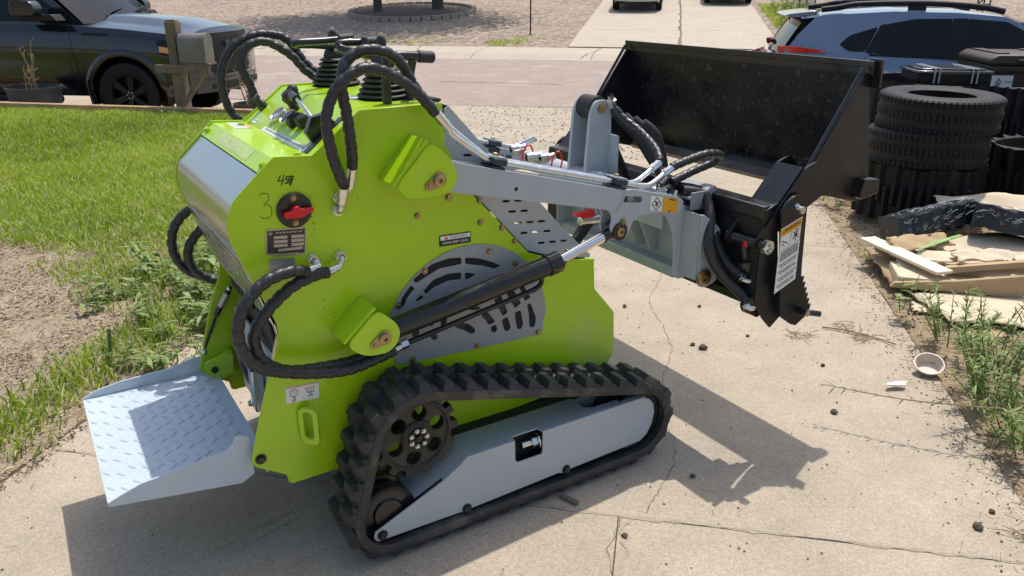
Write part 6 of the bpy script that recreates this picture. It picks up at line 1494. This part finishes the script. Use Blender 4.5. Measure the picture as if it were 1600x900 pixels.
# wheeled bin
bn = root_at('wheeled_bin', (4.52, 7.42, -.03), R(-8), 'dark brown wheeled bin with a white label at the right edge', 'bin')
MB().prism([(-.24,.10),(.24,.10),(.30,.98),(-.30,.98)], lambda p, t: (p[0]*(1 if t < 0 else 1), t*(.86+.14*(p[1] > .5)), p[1]), -.34, .34).build('bin_body', M['binp'], bn, bevel=.02, seg=3)
MB().box((-.325,-.365,.93),(.325,.365,.985)).build('bin_rim', M['binp'], bn, bevel=.012)
lid_ = MB().prism([(-.335,.99),(.335,.99),(.33,1.035),(.27,1.075),(-.27,1.075),(-.33,1.035)], XZ, -.385, .36).build('lid', M['binp'], bn, bevel=.018, seg=3)
MB().tube(curve([(-.10,-.36,1.02),(-.09,-.41,1.03),(.09,-.41,1.03),(.10,-.36,1.02)], .02), .012, 8).build('lid_handle', M['binp'], lid_)
for x in (-.2,.2): MB().box((x-.05,-.30,1.076),(x+.05,.28,1.088)).build('lid_rib', M['binp'], lid_, bevel=.005)
for s in (-1,1): MB().cyl((s*.20,.30,.12),(s*.27,.30,.12), .12, 20).build('bin_wheel', M['trim'], bn)
lb2 = MB().box((-.275,-.3395,.58),(-.10,-.336,.90), Matrix.Translation((0,-.004,0))).build('bin_label', M['white'], bn)
mb = MB(); fy = lambda p, t: (p[0], t, p[1])
ribbon(mb, [(-.235,.84),(-.215,.87),(-.195,.84),(-.215,.80),(-.235,.84)], .012, fy, -.3445); ribbon(mb, [(-.225,.84),(-.215,.825),(-.205,.84)], .010, fy, -.3445); ribbon(mb, [(-.25,.80),(-.215,.76),(-.18,.80)], .008, fy, -.3445)
for z, a, b in ((.845,-.165,-.11),(.79,-.14,-.13),(.735,-.155,-.115)): ribbon(mb, [(a,z),(b,z)], .010, fy, -.3445)
mb.build('label_print', M['greyink'], lb2)
# cardboard pile
def sheet_obj(name, pts, m, label, cat, thick=.006, amp=.012, seed=1, group=None, nu=14, nv=10, fold=0.):
    rs = np.random.default_rng(seed); a, b, c, d = [Vector(p) for p in pts]; mb = MB(); ph = rs.random(6)*6
    cen = (a+b+c+d)/4
    for j in range(nv+1):
        for i in range(nu+1):
            u, v = i/nu, j/nv; p = (a*(1-u)+b*u)*(1-v)+(d*(1-u)+c*u)*v
            ed = (rs.random()-.5)*.032 if (i in (0,nu) or j in (0,nv)) else 0
            h = amp*(math.sin(u*5+ph[0])*math.sin(v*4+ph[1])+.5*math.sin(u*13+ph[2]+v*7))+fold*max(0,abs(u-.5)*2-.6)
            mb.v.append((p.x+ed-cen.x, p.y+ed-cen.y, p.z+h-cen.z))
    for j in range(nv):
        for i in range(nu): mb.f.append((j*(nu+1)+i, j*(nu+1)+i+1, (j+1)*(nu+1)+i+1, (j+1)*(nu+1)+i))
    mb.mi = [0]*len(mb.f); o = mb.build(name, m, None, smooth=30); o.location = cen
    sd = o.modifiers.new('thickness','SOLIDIFY'); sd.thickness = thick; sd.offset = 1
    return tag(o, label, cat, group)
G_ = 'flattened cardboard in the pile'
sheet_obj('cardboard_sheet', [(2.17,3.60,.05),(3.10,3.40,.06),(3.2,3.82,.07),(2.16,3.98,.055)], M['cardpale'], 'torn pale cardboard lying flat on the dirt in front of the pile', 'cardboard', amp=.008, seed=2, group=G_)
sheet_obj('cardboard_sheet', [(2.10,4.12,.06),(3.4,3.78,.06),(3.6,4.7,.08),(2.22,4.72,.08)], M['card'], 'large brown cardboard sheet at the bottom of the pile', 'cardboard', thick=.014, amp=.012, seed=3, group=G_)
sheet_obj('cardboard_sheet', [(2.18,4.14,.10),(3.3,3.92,.13),(3.45,4.7,.17),(2.28,4.66,.13)], M['cardpale'], 'creased pale cardboard sheet in the middle of the pile', 'cardboard', amp=.020, seed=4, group=G_)
bxf = root_at('cardboard_box', (2.50, 3.955, .060), R(-15), 'flattened brown cardboard box with its long side facing the driveway', 'cardboard', G_)
MB().prism([(-.44,.0),(.80,.0),(.80,.19),(.40,.165),(.15,.115),(-.12,.065),(-.42,.03)], XZ, -.03, .0).build('box_side', M['card'], bxf, bevel=.004)
MB().box((-.26,0,.0),(.26,.10,.030), Matrix.Translation((.10,.025,.135)) @ Matrix.Rotation(R(-13),4,'Y') @ Matrix.Rotation(R(-8),4,'Z') @ Matrix.Rotation(R(-12),4,'X')).build('box_flap', M['card'], bxf)
MB().box((-.40,0.,.0),(.60,.28,.055)).build('box_bottom', M['cardpale'], bxf, bevel=.004)
sheet_obj('cardboard_piece', [(2.22,4.38,.16),(2.60,4.42,.18),(2.58,4.54,.22),(2.24,4.52,.20)], M['card'], 'small folded cardboard flap beside the green strap', 'cardboard', thick=.012, amp=.007, seed=6, group=G_)
sheet_obj('cardboard_piece', [(2.46,4.10,.18),(2.76,4.08,.20),(2.78,4.22,.21),(2.48,4.24,.20)], M['cardpale'], 'crumpled cardboard piece behind the long box side', 'cardboard', thick=.010, amp=.012, seed=7, group=G_)
sheet_obj('cardboard_piece', [(2.75,4.9,.24),(3.55,4.65,.27),(3.65,5.0,.33),(2.80,5.12,.30)], M['cardpale'], 'pale cardboard panel at the back right of the pile', 'cardboard', amp=.02, seed=8, group=G_)
bd = MB().box((-.31,-.055,0),(.31,.055,.018)).build('cream_board', M['foamboard'], None, bevel=.004); bd.location = (2.25,4.31,.150); bd.rotation_euler = (0,R(1),R(-74)); tag(bd, 'long cream board lying across the left end of the cardboard pile', 'board')
def wrapped(name, L_, w_, h, loc, rot, label, seed):
    rs = np.random.default_rng(seed); o = root_at(name, loc, 0, label, 'wrapped panel', 'black wrapped panels on the pile'); o.rotation_euler = rot
    mb = MB(); n = 16
    for i in range(n+1):
        x = -L_/2+L_*i/n
        for (y, z) in ((-w_/2,0),(-w_/2,h),(-w_/4,h*1.06),(w_/4,h*1.06),(w_/2,h),(w_/2,0)): mb.v.append((x+rs.normal(0,.006), y+rs.normal(0,.008), z+rs.normal(0,.007)))
    for i in range(n):
        for j in range(6): mb.f.append((i*6+j, i*6+(j+1) % 6, (i+1)*6+(j+1) % 6, (i+1)*6+j))
    mb.f += [tuple(range(6)), tuple(n*6+j for j in range(5,-1,-1))]; mb.mi = [0]*len(mb.f)
    mb.build('panel', M['wrap'], o, smooth=25)
    t = MB()
    for k in range(90):
        x = rs.uniform(-L_/2, L_/2); q = rs.integers(0, 3); pts = []; u0 = rs.uniform(.0,.8)
        for i in range(5):
            x += rs.normal(.008,.018); x = min(L_/2, max(-L_/2, x)); u = u0+i*.05
            if q == 0: pts.append((x, -w_/2-.007, h*(.1+.85*u)))
            else: pts.append((x, -w_/2+w_*u*.8, h*1.06+.008+.004*rs.random()))
        t.tube(curve(pts, .02), rs.uniform(.0006,.0014), 4)
    tag(t.build('wrap_fibres', M['tape'], o), kind='stuff')
wrapped('wrapped_panel', .58, .16, .13, (2.61,4.74,.18), (R(-12),R(-7),R(16)), 'black panel in torn clear wrap on the left of the pile', 5)
wrapped('wrapped_panel', .66, .22, .13, (3.12,4.56,.19), (R(-12),R(5),R(-30)), 'black panel in torn clear wrap on the right of the pile', 6)
gs_ = MB().prism([(2.33,4.29),(2.50,4.395),(2.68,4.50),(2.67,4.525),(2.48,4.425),(2.325,4.305)], lambda p, t: (p[0],p[1],t+.05*(p[0]-2.33)), .192, .197).build('green_strap', M['greentape'], None); tag(gs_, 'bright green strap lying on the cardboard pile', 'strap')
for i, (x, y, a) in enumerate(((2.16,3.86,1.2),(2.3,3.50,.5),(2.75,3.36,2.0))):
    q = .045+.02*(i % 3); c_, s_ = math.cos(a), math.sin(a); P4 = [(x+u*c_*q*1.6-v*s_*q, y+u*s_*q*1.6+v*c_*q, zright(x*.982-y*.187, x*.187+y*.982)+.022) for u, v in ((-1,-1),(1,-1),(1,1),(-1,1))]
    sheet_obj('cardboard_scrap', P4, M['card' if i % 2 else 'cardpale'], ('small pale cardboard scrap at the left front corner of the pile','small brown cardboard scrap in front of the torn flat cardboard','larger pale cardboard scrap among the weeds in front of the pile')[i], 'cardboard', thick=.004, amp=.004, seed=30+i, group='torn cardboard scraps around the pile', nu=8, nv=6)
for i, P4 in enumerate(([(2.14,4.02,.075),(2.9,3.84,.085),(2.95,3.93,.095),(2.16,4.12,.085)],[(2.30,4.20,.155),(3.0,4.05,.175),(3.05,4.25,.185),(2.34,4.36,.165)],[(2.16,4.42,.12),(2.5,4.40,.15),(2.52,4.60,.16),(2.2,4.62,.13)])):
    sheet_obj('cardboard_sheet', P4, M[('card','cardpale','card')[i]], ('ragged brown cardboard strip under the long box side','thin pale cardboard sheet with a torn edge right of the cream board','brown cardboard corner sticking out behind the upper end of the cream board')[i], 'cardboard', thick=.006, amp=.014, seed=50+i, group=G_)
# small litter
bw = MB().lathe([(0,.004),(.050,.004),(.068,.055),(.072,.058),(.066,.058),(.049,.010),(0,.010)], (0,0,0), (0,0,1), 32).build('plastic_bowl', M['pink'], None); bw.location = (1.84,3.14,.012); bw.rotation_euler = (R(24),R(-12),0); bw.scale = (.85,.85,.8); tag(bw, 'pale pink plastic bowl lying on the dry dirt', 'bowl')
sh_ = MB().prism([(-.05,0),(.03,-.012),(.055,.01),(.02,.03),(-.03,.022)], lambda p, t: (p[0],p[1],t+.25*abs(p[0])), .004, .010).build('plastic_shard', M['white'], None); sh_.location = (1.63,2.98,.006); sh_.rotation_euler = (0,0,.2); tag(sh_, 'broken white plastic shard on the concrete beside the pink bowl', 'shard')
def clod(loc, r, label, seed):
    rs = np.random.default_rng(seed); bm = bmesh.new(); bmesh.ops.create_icosphere(bm, subdivisions=2, radius=r)
    for v in bm.verts: v.co *= 1+rs.normal(0,.13); v.co.z *= .62
    me = bpy.data.meshes.new('dirt_clod'); bm.to_mesh(me); bm.free(); me.materials.append(M['clod'])
    o = link('dirt_clod', me); o.location = (loc[0], loc[1], r*.45+.002); o.rotation_euler = (0,0,rs.random()*6)
    return tag(o, label, 'clod', 'dirt clods on the driveway')
CL = [((.9,3.38),.020,'grey dirt clod in front of the track, largest of its cluster'),((.86,3.42),.012,'small clod left of the largest clod in front of the track'),((1.29,2.78),.014,'dark clod near the middle of the right driveway edge'),((1.47,2.06),.016,'dark clod in the lower right corner of the driveway'),((1.475,3.9),.020,'round grey clod below the serrated end plate'),((1.53,4.02),.009,'tiny clod beside the round grey clod'),((.63,2.34),.010,'tiny dark clod just right of the bucket shadow tip'),((1.15,3.52),.009,'tiny clod right of the clod cluster'),((1.4,3.2),.010,'tiny clod along the right driveway edge above the pink bowl'),((-.38,1.62),.009,'black clod in the shadow between platform and track'),((.60,3.9),.012,'small clod on the crack beyond the track'),((1.0,3.9),.010,'tiny clod in the middle of the sunlit driveway'),((1.56,2.14),.010,'small clod next to the dry leaf scrap'),((.35,2.02),.010,'small clod by the joint in the concrete')]
for i, (p, r_, lb_) in enumerate(CL): clod(p, r_, lb_, 40+i)
def leafscrap(loc, label, seed, m='straw'):
    rs = np.random.default_rng(seed); mb = MB()
    for k in range(22):
        a = rs.random()*PI; L_ = rs.uniform(.02,.09); c = Vector((rs.normal(0,.035), rs.normal(0,.02), rs.uniform(.004,.02))); d_ = Vector((math.cos(a),math.sin(a),rs.normal(0,.15)))*L_/2
        mb.tube([c-d_, c+Vector((0,0,.004)), c+d_], [.0012,.002,.001], 5)
    o = mb.build('dry_scrap', M['stem'], None); o.location = (loc[0],loc[1],.002); return tag(o, label, 'dry weeds', 'dry plant scraps on the driveway')
leafscrap((1.62,2.02), 'clump of dry stems in the lower right corner of the driveway', 1); leafscrap((1.66,3.62), 'flat dry stems at the driveway edge beyond the pink bowl', 2); leafscrap((1.40,3.52), 'wisp of dry stems near the right driveway edge', 3); leafscrap((1.72,3.48), 'dry brown weeds lying just beside the pink bowl', 4)
tw = MB().tube(curve([(0,0,.006),(.10,.03,.010),(.22,.05,.006),(.34,.03,.010)], .02), .004, 6).build('twig', M['stem'], None); tw.location = (1.55,3.62,.002); tw.rotation_euler=(0,0,-.75); tag(tw, 'thin dry twig lying along the right driveway edge', 'twig')
tw = MB().box((-.035,-.008,0),(.035,.008,.012)).build('wood_chip', M['oldwood'], None); tw.location = (.19,2.20,.002); tw.rotation_euler=(0,0,-.7); tag(tw, 'grey wood chip beside the track on the concrete joint', 'wood chip')
# ================================================================== PLANTS
def leaf(V, F, T, p, d, L_, w_, up, tint, droop=.3):
    d = d.normalized(); s = d.cross(up)
    if s.length < 1e-3: s = Vector((1,0,0))
    s.normalize(); n = s.cross(d); o = len(V)
    for (t, wf) in ((0,.12),(.35,1),(.7,.75),(1,.0)):
        c = p+d*L_*t-Vector((0,0,1))*droop*L_*t*t
        if wf: V += [c-s*w_*wf/2+n*w_*.10, c+s*w_*wf/2+n*w_*.10]
        else: V.append(c)
    F += [(o,o+1,o+3,o+2),(o+2,o+3,o+5,o+4),(o+4,o+5,o+6)]; T += [tint]*7
def plant(name, loc, n, h, spread, L_, w_, label, cat, seed, group=None, leaves=9, lean=.5, m='weed', tint=(.1,.8), upward=.4, stem=None):
    rs = random.Random(seed); o = empty(name, loc, 0, label, cat, group); V, F, T = [], [], []; st = MB()
    for k in range(n):
        a = rs.uniform(0,2*PI); hh = h*rs.uniform(.55,1.1); r0 = spread*rs.random()**.5*.5
        p = Vector((math.cos(a)*r0, math.sin(a)*r0, 0)); q = p+Vector((math.cos(a)*lean*hh*rs.random(), math.sin(a)*lean*hh*rs.random(), hh)); md = (p+q)/2+Vector((rs.uniform(-.1,.1)*hh, rs.uniform(-.1,.1)*hh, 0))
        c = curve([p,md,q], hh/9); st.tube(c, [max(.0012,.0035-.0024*i/len(c)) for i in range(len(c))], 5)
        for j in range(leaves):
            i = min(len(c)-1, int(len(c)*(.12+.88*j/leaves))); b = rs.uniform(0,2*PI)
            d = Vector((math.cos(b), math.sin(b), upward*rs.uniform(.2,1.6)))
            leaf(V, F, T, c[i], d, L_*rs.uniform(.6,1.2), w_*rs.uniform(.7,1.2), Vector((0,0,1)), rs.uniform(*tint), rs.uniform(0,.6))
    me = bpy.data.meshes.new('foliage'); me.from_pydata([tuple(v) for v in V], [], F); a_ = me.attributes.new('tint','FLOAT','POINT'); a_.data.foreach_set('value', T); me.materials.append(M[m])
    link('foliage', me, o); tag(st.build('stem', M[stem or 'gstem'], o), kind='stuff'); return o
GW = 'weeds along the left driveway edge'
for i, (p, h, n_, L_, w_, lb_) in enumerate([((-1.62,4.05),.20,9,.11,.038,'broad leaved weed behind the left hose loops, beside the bare dirt'),((-1.95,4.35),.22,10,.10,.034,'leafy weed at the lawn edge left of the hose loops'),((-1.45,3.75),.17,9,.11,.036,'dense weed under the lower hose loop'),((-2.05,3.85),.13,7,.09,.030,'low spreading weed on the bare dirt'),((-1.68,3.55),.12,9,.09,.026,'flat weed beside the broken stalk'),((-1.35,4.3),.24,9,.12,.040,'tall weed hidden partly by the silver cover'),((-1.75,4.75),.20,8,.09,.03,'weed among the grass beside the silver cover'),((-1.55,3.25),.10,8,.08,.022,'small weed next to the gas strut of the platform')]):
    plant('weed', (*p, .02), int(n_*1.6), h, .34, L_*.9, w_*.85, lb_, 'weed', 60+i, GW, leaves=9, lean=.9, tint=(.25,1.0))
bs = plant('broken_weed', (-1.80,3.18,.01), 2, .12, .10, .07, .03, 'broken green weed stalk standing above the platform edge', 'weed', 77, leaves=7, lean=1.2)
MB().tube(curve([(0,0,0),(.012,.01,.09),(.02,.015,.18)], .02), [.010]*10 if False else .009, 8).build('cut_stalk', M['gstem'], bs)
GR_ = 'wispy weeds at the right edge of the driveway'
for i, (p, h, n_, lb_) in enumerate([((1.93,2.72),.36,16,'tall wispy green weed at the right edge, nearest clump'),((2.06,3.02),.40,16,'tall wispy green weed right of the pink bowl'),((2.12,3.38),.34,12,'wispy green weed in front of the torn cardboard'),((2.25,2.75),.42,14,'dense wispy weed at the far right edge of the picture'),((1.88,2.48),.22,10,'short wispy weed over the driveway edge')]):
    plant('wispy_weed', (*p, .04), int(n_*1.7), h*.72, .26, .052, .0085, lb_, 'weed', 90+i, GR_, leaves=24, lean=.8, tint=(.3,1.0), upward=.9)
plant('weed', (1.98,3.72,.05), 3, .20, .08, .06, .035, 'young bright green weed in front of the cardboard pile', 'weed', 110, leaves=5, lean=.5, tint=(.6,1.))
plant('weed', (2.62,6.0,.04), 7, .18, .30, .09, .03, 'low weeds growing beneath the bucket corner', 'weed', 111, leaves=7, lean=1.0)
plant('weed', (2.22,4.62,.02), 3, .05, .06, .035, .014, 'tiny green sprout on the straw left of the cream board', 'weed', 112, leaves=4, lean=1.0)
# a long dry stem leaning out over the slab, casting a thin shadow
V, F, T = [], [], []; rs = random.Random(5); st = MB()
c = curve([(1.93,2.52,.16),(1.70,2.53,.17),(1.45,2.62,.155),(1.22,2.74,.15)], .02); st.tube(c, [.0035-.002*i/len(c) for i in range(len(c))], 5)
for i in range(4, len(c), 2):
    for k in range(2):
        a = rs.uniform(0,2*PI); leaf(V, F, T, c[i], Vector((-.8,math.sin(a)*.7,math.cos(a)*.6)), rs.uniform(.02,.055), .006, Vector((0,0,1)), rs.uniform(0,.5), .2)
ls_ = empty('leaning_stem', (0,0,0), 0, 'long thin stem leaning out over the driveway from the right weeds', 'stem'); me = bpy.data.meshes.new('leaves'); me.from_pydata([tuple(v) for v in V], [], F); a_ = me.attributes.new('tint','FLOAT','POINT'); a_.data.foreach_set('value', T); me.materials.append(M['weed']); link('leaves', me, ls_); st.build('stem', M['stem'], ls_)
# tufts by the foot of the edging
for i, (s_, d_) in enumerate(((-4.3,8.22),(-5.5,8.2),(-3.7,8.2))): plant('weed', lot(s_, d_, zlawn(s_,d_)), 6, .13, .2, .07, .022, ['bright weed tuft by the edging board right of the mailbox post','weed tuft by the edging board left of the mailbox post','weed tuft by the edging board near the small pot'][i], 'weed', 120+i, 'weeds at the foot of the edging', leaves=7, lean=.9, tint=(.5,1))
# ================================================================== ACROSS THE STREET
def yz(x, y): d = x*math.sin(-RL)*1+y*math.cos(-RL); return zb(x*.187+y*.982)
pole = root_at('thin_pole', (.56, 25.3, yz(.56,25.3)), 0, 'thin black pole standing in the gravel across the street', 'pole')
MB().cyl((0,0,-.1),(0,0,1.9), .022, 10).build('shaft', M['trim'], pole); MB().lathe([(.05,0),(.05,.02),(.024,.03)], (0,0,0), (0,0,1), 14).build('collar', M['trim'], pole)
sg = root_at('yard_sign', (13.6, 24.2, yz(13.6,24.2)), R(-5), 'small black lattice sign above the roof of the blue car', 'sign')
mb = MB()
for (a, b) in (((-.17,.62),(.17,.62)),((-.17,.95),(.17,.95)),((-.17,.62),(-.17,.95)),((.17,.62),(.17,.95)),((-.17,.78),(.17,.78)),((0,.62),(0,.95)),((-.17,.78),(0,.95)),((0,.62),(.17,.78))): mb.cyl((a[0],0,a[1]),(b[0],0,b[1]), .020, 6)
mb.build('lattice', M['trim'], sg); MB().cyl((0,0,-.1),(0,0,.62), .015, 8).build('post', M['trim'], sg)
# planting bed with edging stones and trees; their shade falls on the gravel
bed = ST(MB().lathe([(2.2,.0),(2.15,.10),(1.2,.16),(0,.18)], (-3.7,31.2,yz(-3.7,31.2)), (0,-.085,1), 40).build('planting_bed', M['bark'], None))
for k in range(40):
    a = 2*PI*k/40; x, y = -3.7+2.3*math.cos(a), 31.2+2.3*math.sin(a)
    o = MB().box((-.165,-.09,-.05),(.165,.09,.16)).build('edging_stone', M['stone'], bed, bevel=.02); o.location = (x,y,yz(x,y)); o.rotation_euler = (0,0,a+PI/2)
def tree(loc, h, r, n, label, seed, trunk=.16):
    rs = random.Random(seed); o = empty('shade_tree', loc, 0, label, 'tree', 'trees in the gravel yard across the street'); st = MB(); V, F, T = [], [], []
    base = Vector((0,0,-.1)); top = Vector((rs.uniform(-.3,.3), rs.uniform(-.3,.3), h*.5))
    c = curve([base, (base+top)/2+Vector((rs.uniform(-.1,.1),rs.uniform(-.1,.1),0)), top], .2); st.tube(c, [trunk*(1.35 if i == 0 else 1.05-.5*i/len(c)) for i in range(len(c))], 10)
    for k in range(9):
        a = k*2.4+rs.uniform(-.3,.3); p = c[int(len(c)*rs.uniform(.55,.98))]; q = Vector((math.cos(a)*r*rs.uniform(.4,.85), math.sin(a)*r*rs.uniform(.4,.85), h*rs.uniform(.6,.95)))
        cb_ = curve([p,(p+q)/2+Vector((0,0,.2)),q], .25); st.tube(cb_, [trunk*.42*(1-.75*i/len(cb_)) for i in range(len(cb_))], 7)
        for j in range(n//9):
            t = rs.uniform(.35,1.1); b = cb_[min(len(cb_)-1, int(len(cb_)*min(.999,t)))]+Vector((rs.gauss(0,.7),rs.gauss(0,.7),rs.gauss(0,.5)))
            d = Vector((rs.gauss(0,1),rs.gauss(0,1),rs.gauss(-.2,.6))); leaf(V, F, T, b, d, rs.uniform(.14,.28), rs.uniform(.09,.15), Vector((rs.gauss(0,1),rs.gauss(0,1),1)), rs.uniform(0,.8), .2)
    st.build('trunk', M['bark'], o, smooth=50)
    me = bpy.data.meshes.new('crown'); me.from_pydata([tuple(v) for v in V], [], F); a_ = me.attributes.new('tint','FLOAT','POINT'); a_.data.foreach_set('value', T); me.materials.append(M['weed']); link('crown', me, o); return o
tree((-2.75,31.2,yz(-2.7,31.2)+.1), 9.0, 4.8, 9900, 'dark trunked tree at the right end of the round planting bed', 21, .22)
tree((-4.9,30.6,yz(-4.9,30.6)+.1), 8.4, 4.6, 9900, 'dark trunked tree at the left end of the round planting bed', 22, .16)
# wire fence, grass and bushes beyond the right of the far drive
fn = root_at('wire_fence', (0,0,0), 0, 'thin wire fence with metal posts beside the far driveway', 'fence')
fp = [(9.2,25.5),(9.75,27.8),(10.3,30.1),(10.9,32.5)]
for (x, y) in fp: MB().cyl((x,y,yz(x,y)-.1),(x,y,yz(x,y)+1.3), .03, 8).build('post', M['galv'], fn)
mb = MB()
for (a, b) in zip(fp, fp[1:]):
    za, zb2 = yz(*a), yz(*b)
    for k in range(8): mb.cyl((a[0],a[1],za+.1+k*.16),(b[0],b[1],zb2+.1+k*.16), .005, 5)
    for k in range(15):
        t = k/15; x, y = a[0]+(b[0]-a[0])*t, a[1]+(b[1]-a[1])*t; z = za+(zb2-za)*t; mb.cyl((x,y,z+.1),(x,y,z+1.22), .004, 5)
mb.build('wire_mesh', M['galv'], fn)
n = 9000; S = RNG.uniform(3.2,5.6,n); D = RNG.uniform(23.5,33,n); blades('far_grass', S, D, .09*(D-22.7)+.0, RNG.uniform(.06,.16,n), RNG.uniform(.015,.03,n), RNG.uniform(.3,1,n), M['grass'], RNG.uniform(.2,.9,n))
for i, (x, y, h) in enumerate(((9.05,26.2,.55),(9.3,27.5,.7),(9.6,28.9,.6),(9.95,30.3,.8),(8.9,24.9,.4))):
    plant('roadside_bush', (x,y,yz(x,y)), 26, h, .9, .13, .05, ['leafy roadside bush second nearest along the wire fence','leafy roadside bush by the second fence post','leafy roadside bush halfway along the wire fence','tallest leafy bush by the far end of the wire fence','lowest bush where the far driveway meets the street'][i], 'bush', 140+i, 'bushes along the wire fence', leaves=16, lean=.8, tint=(.2,1))
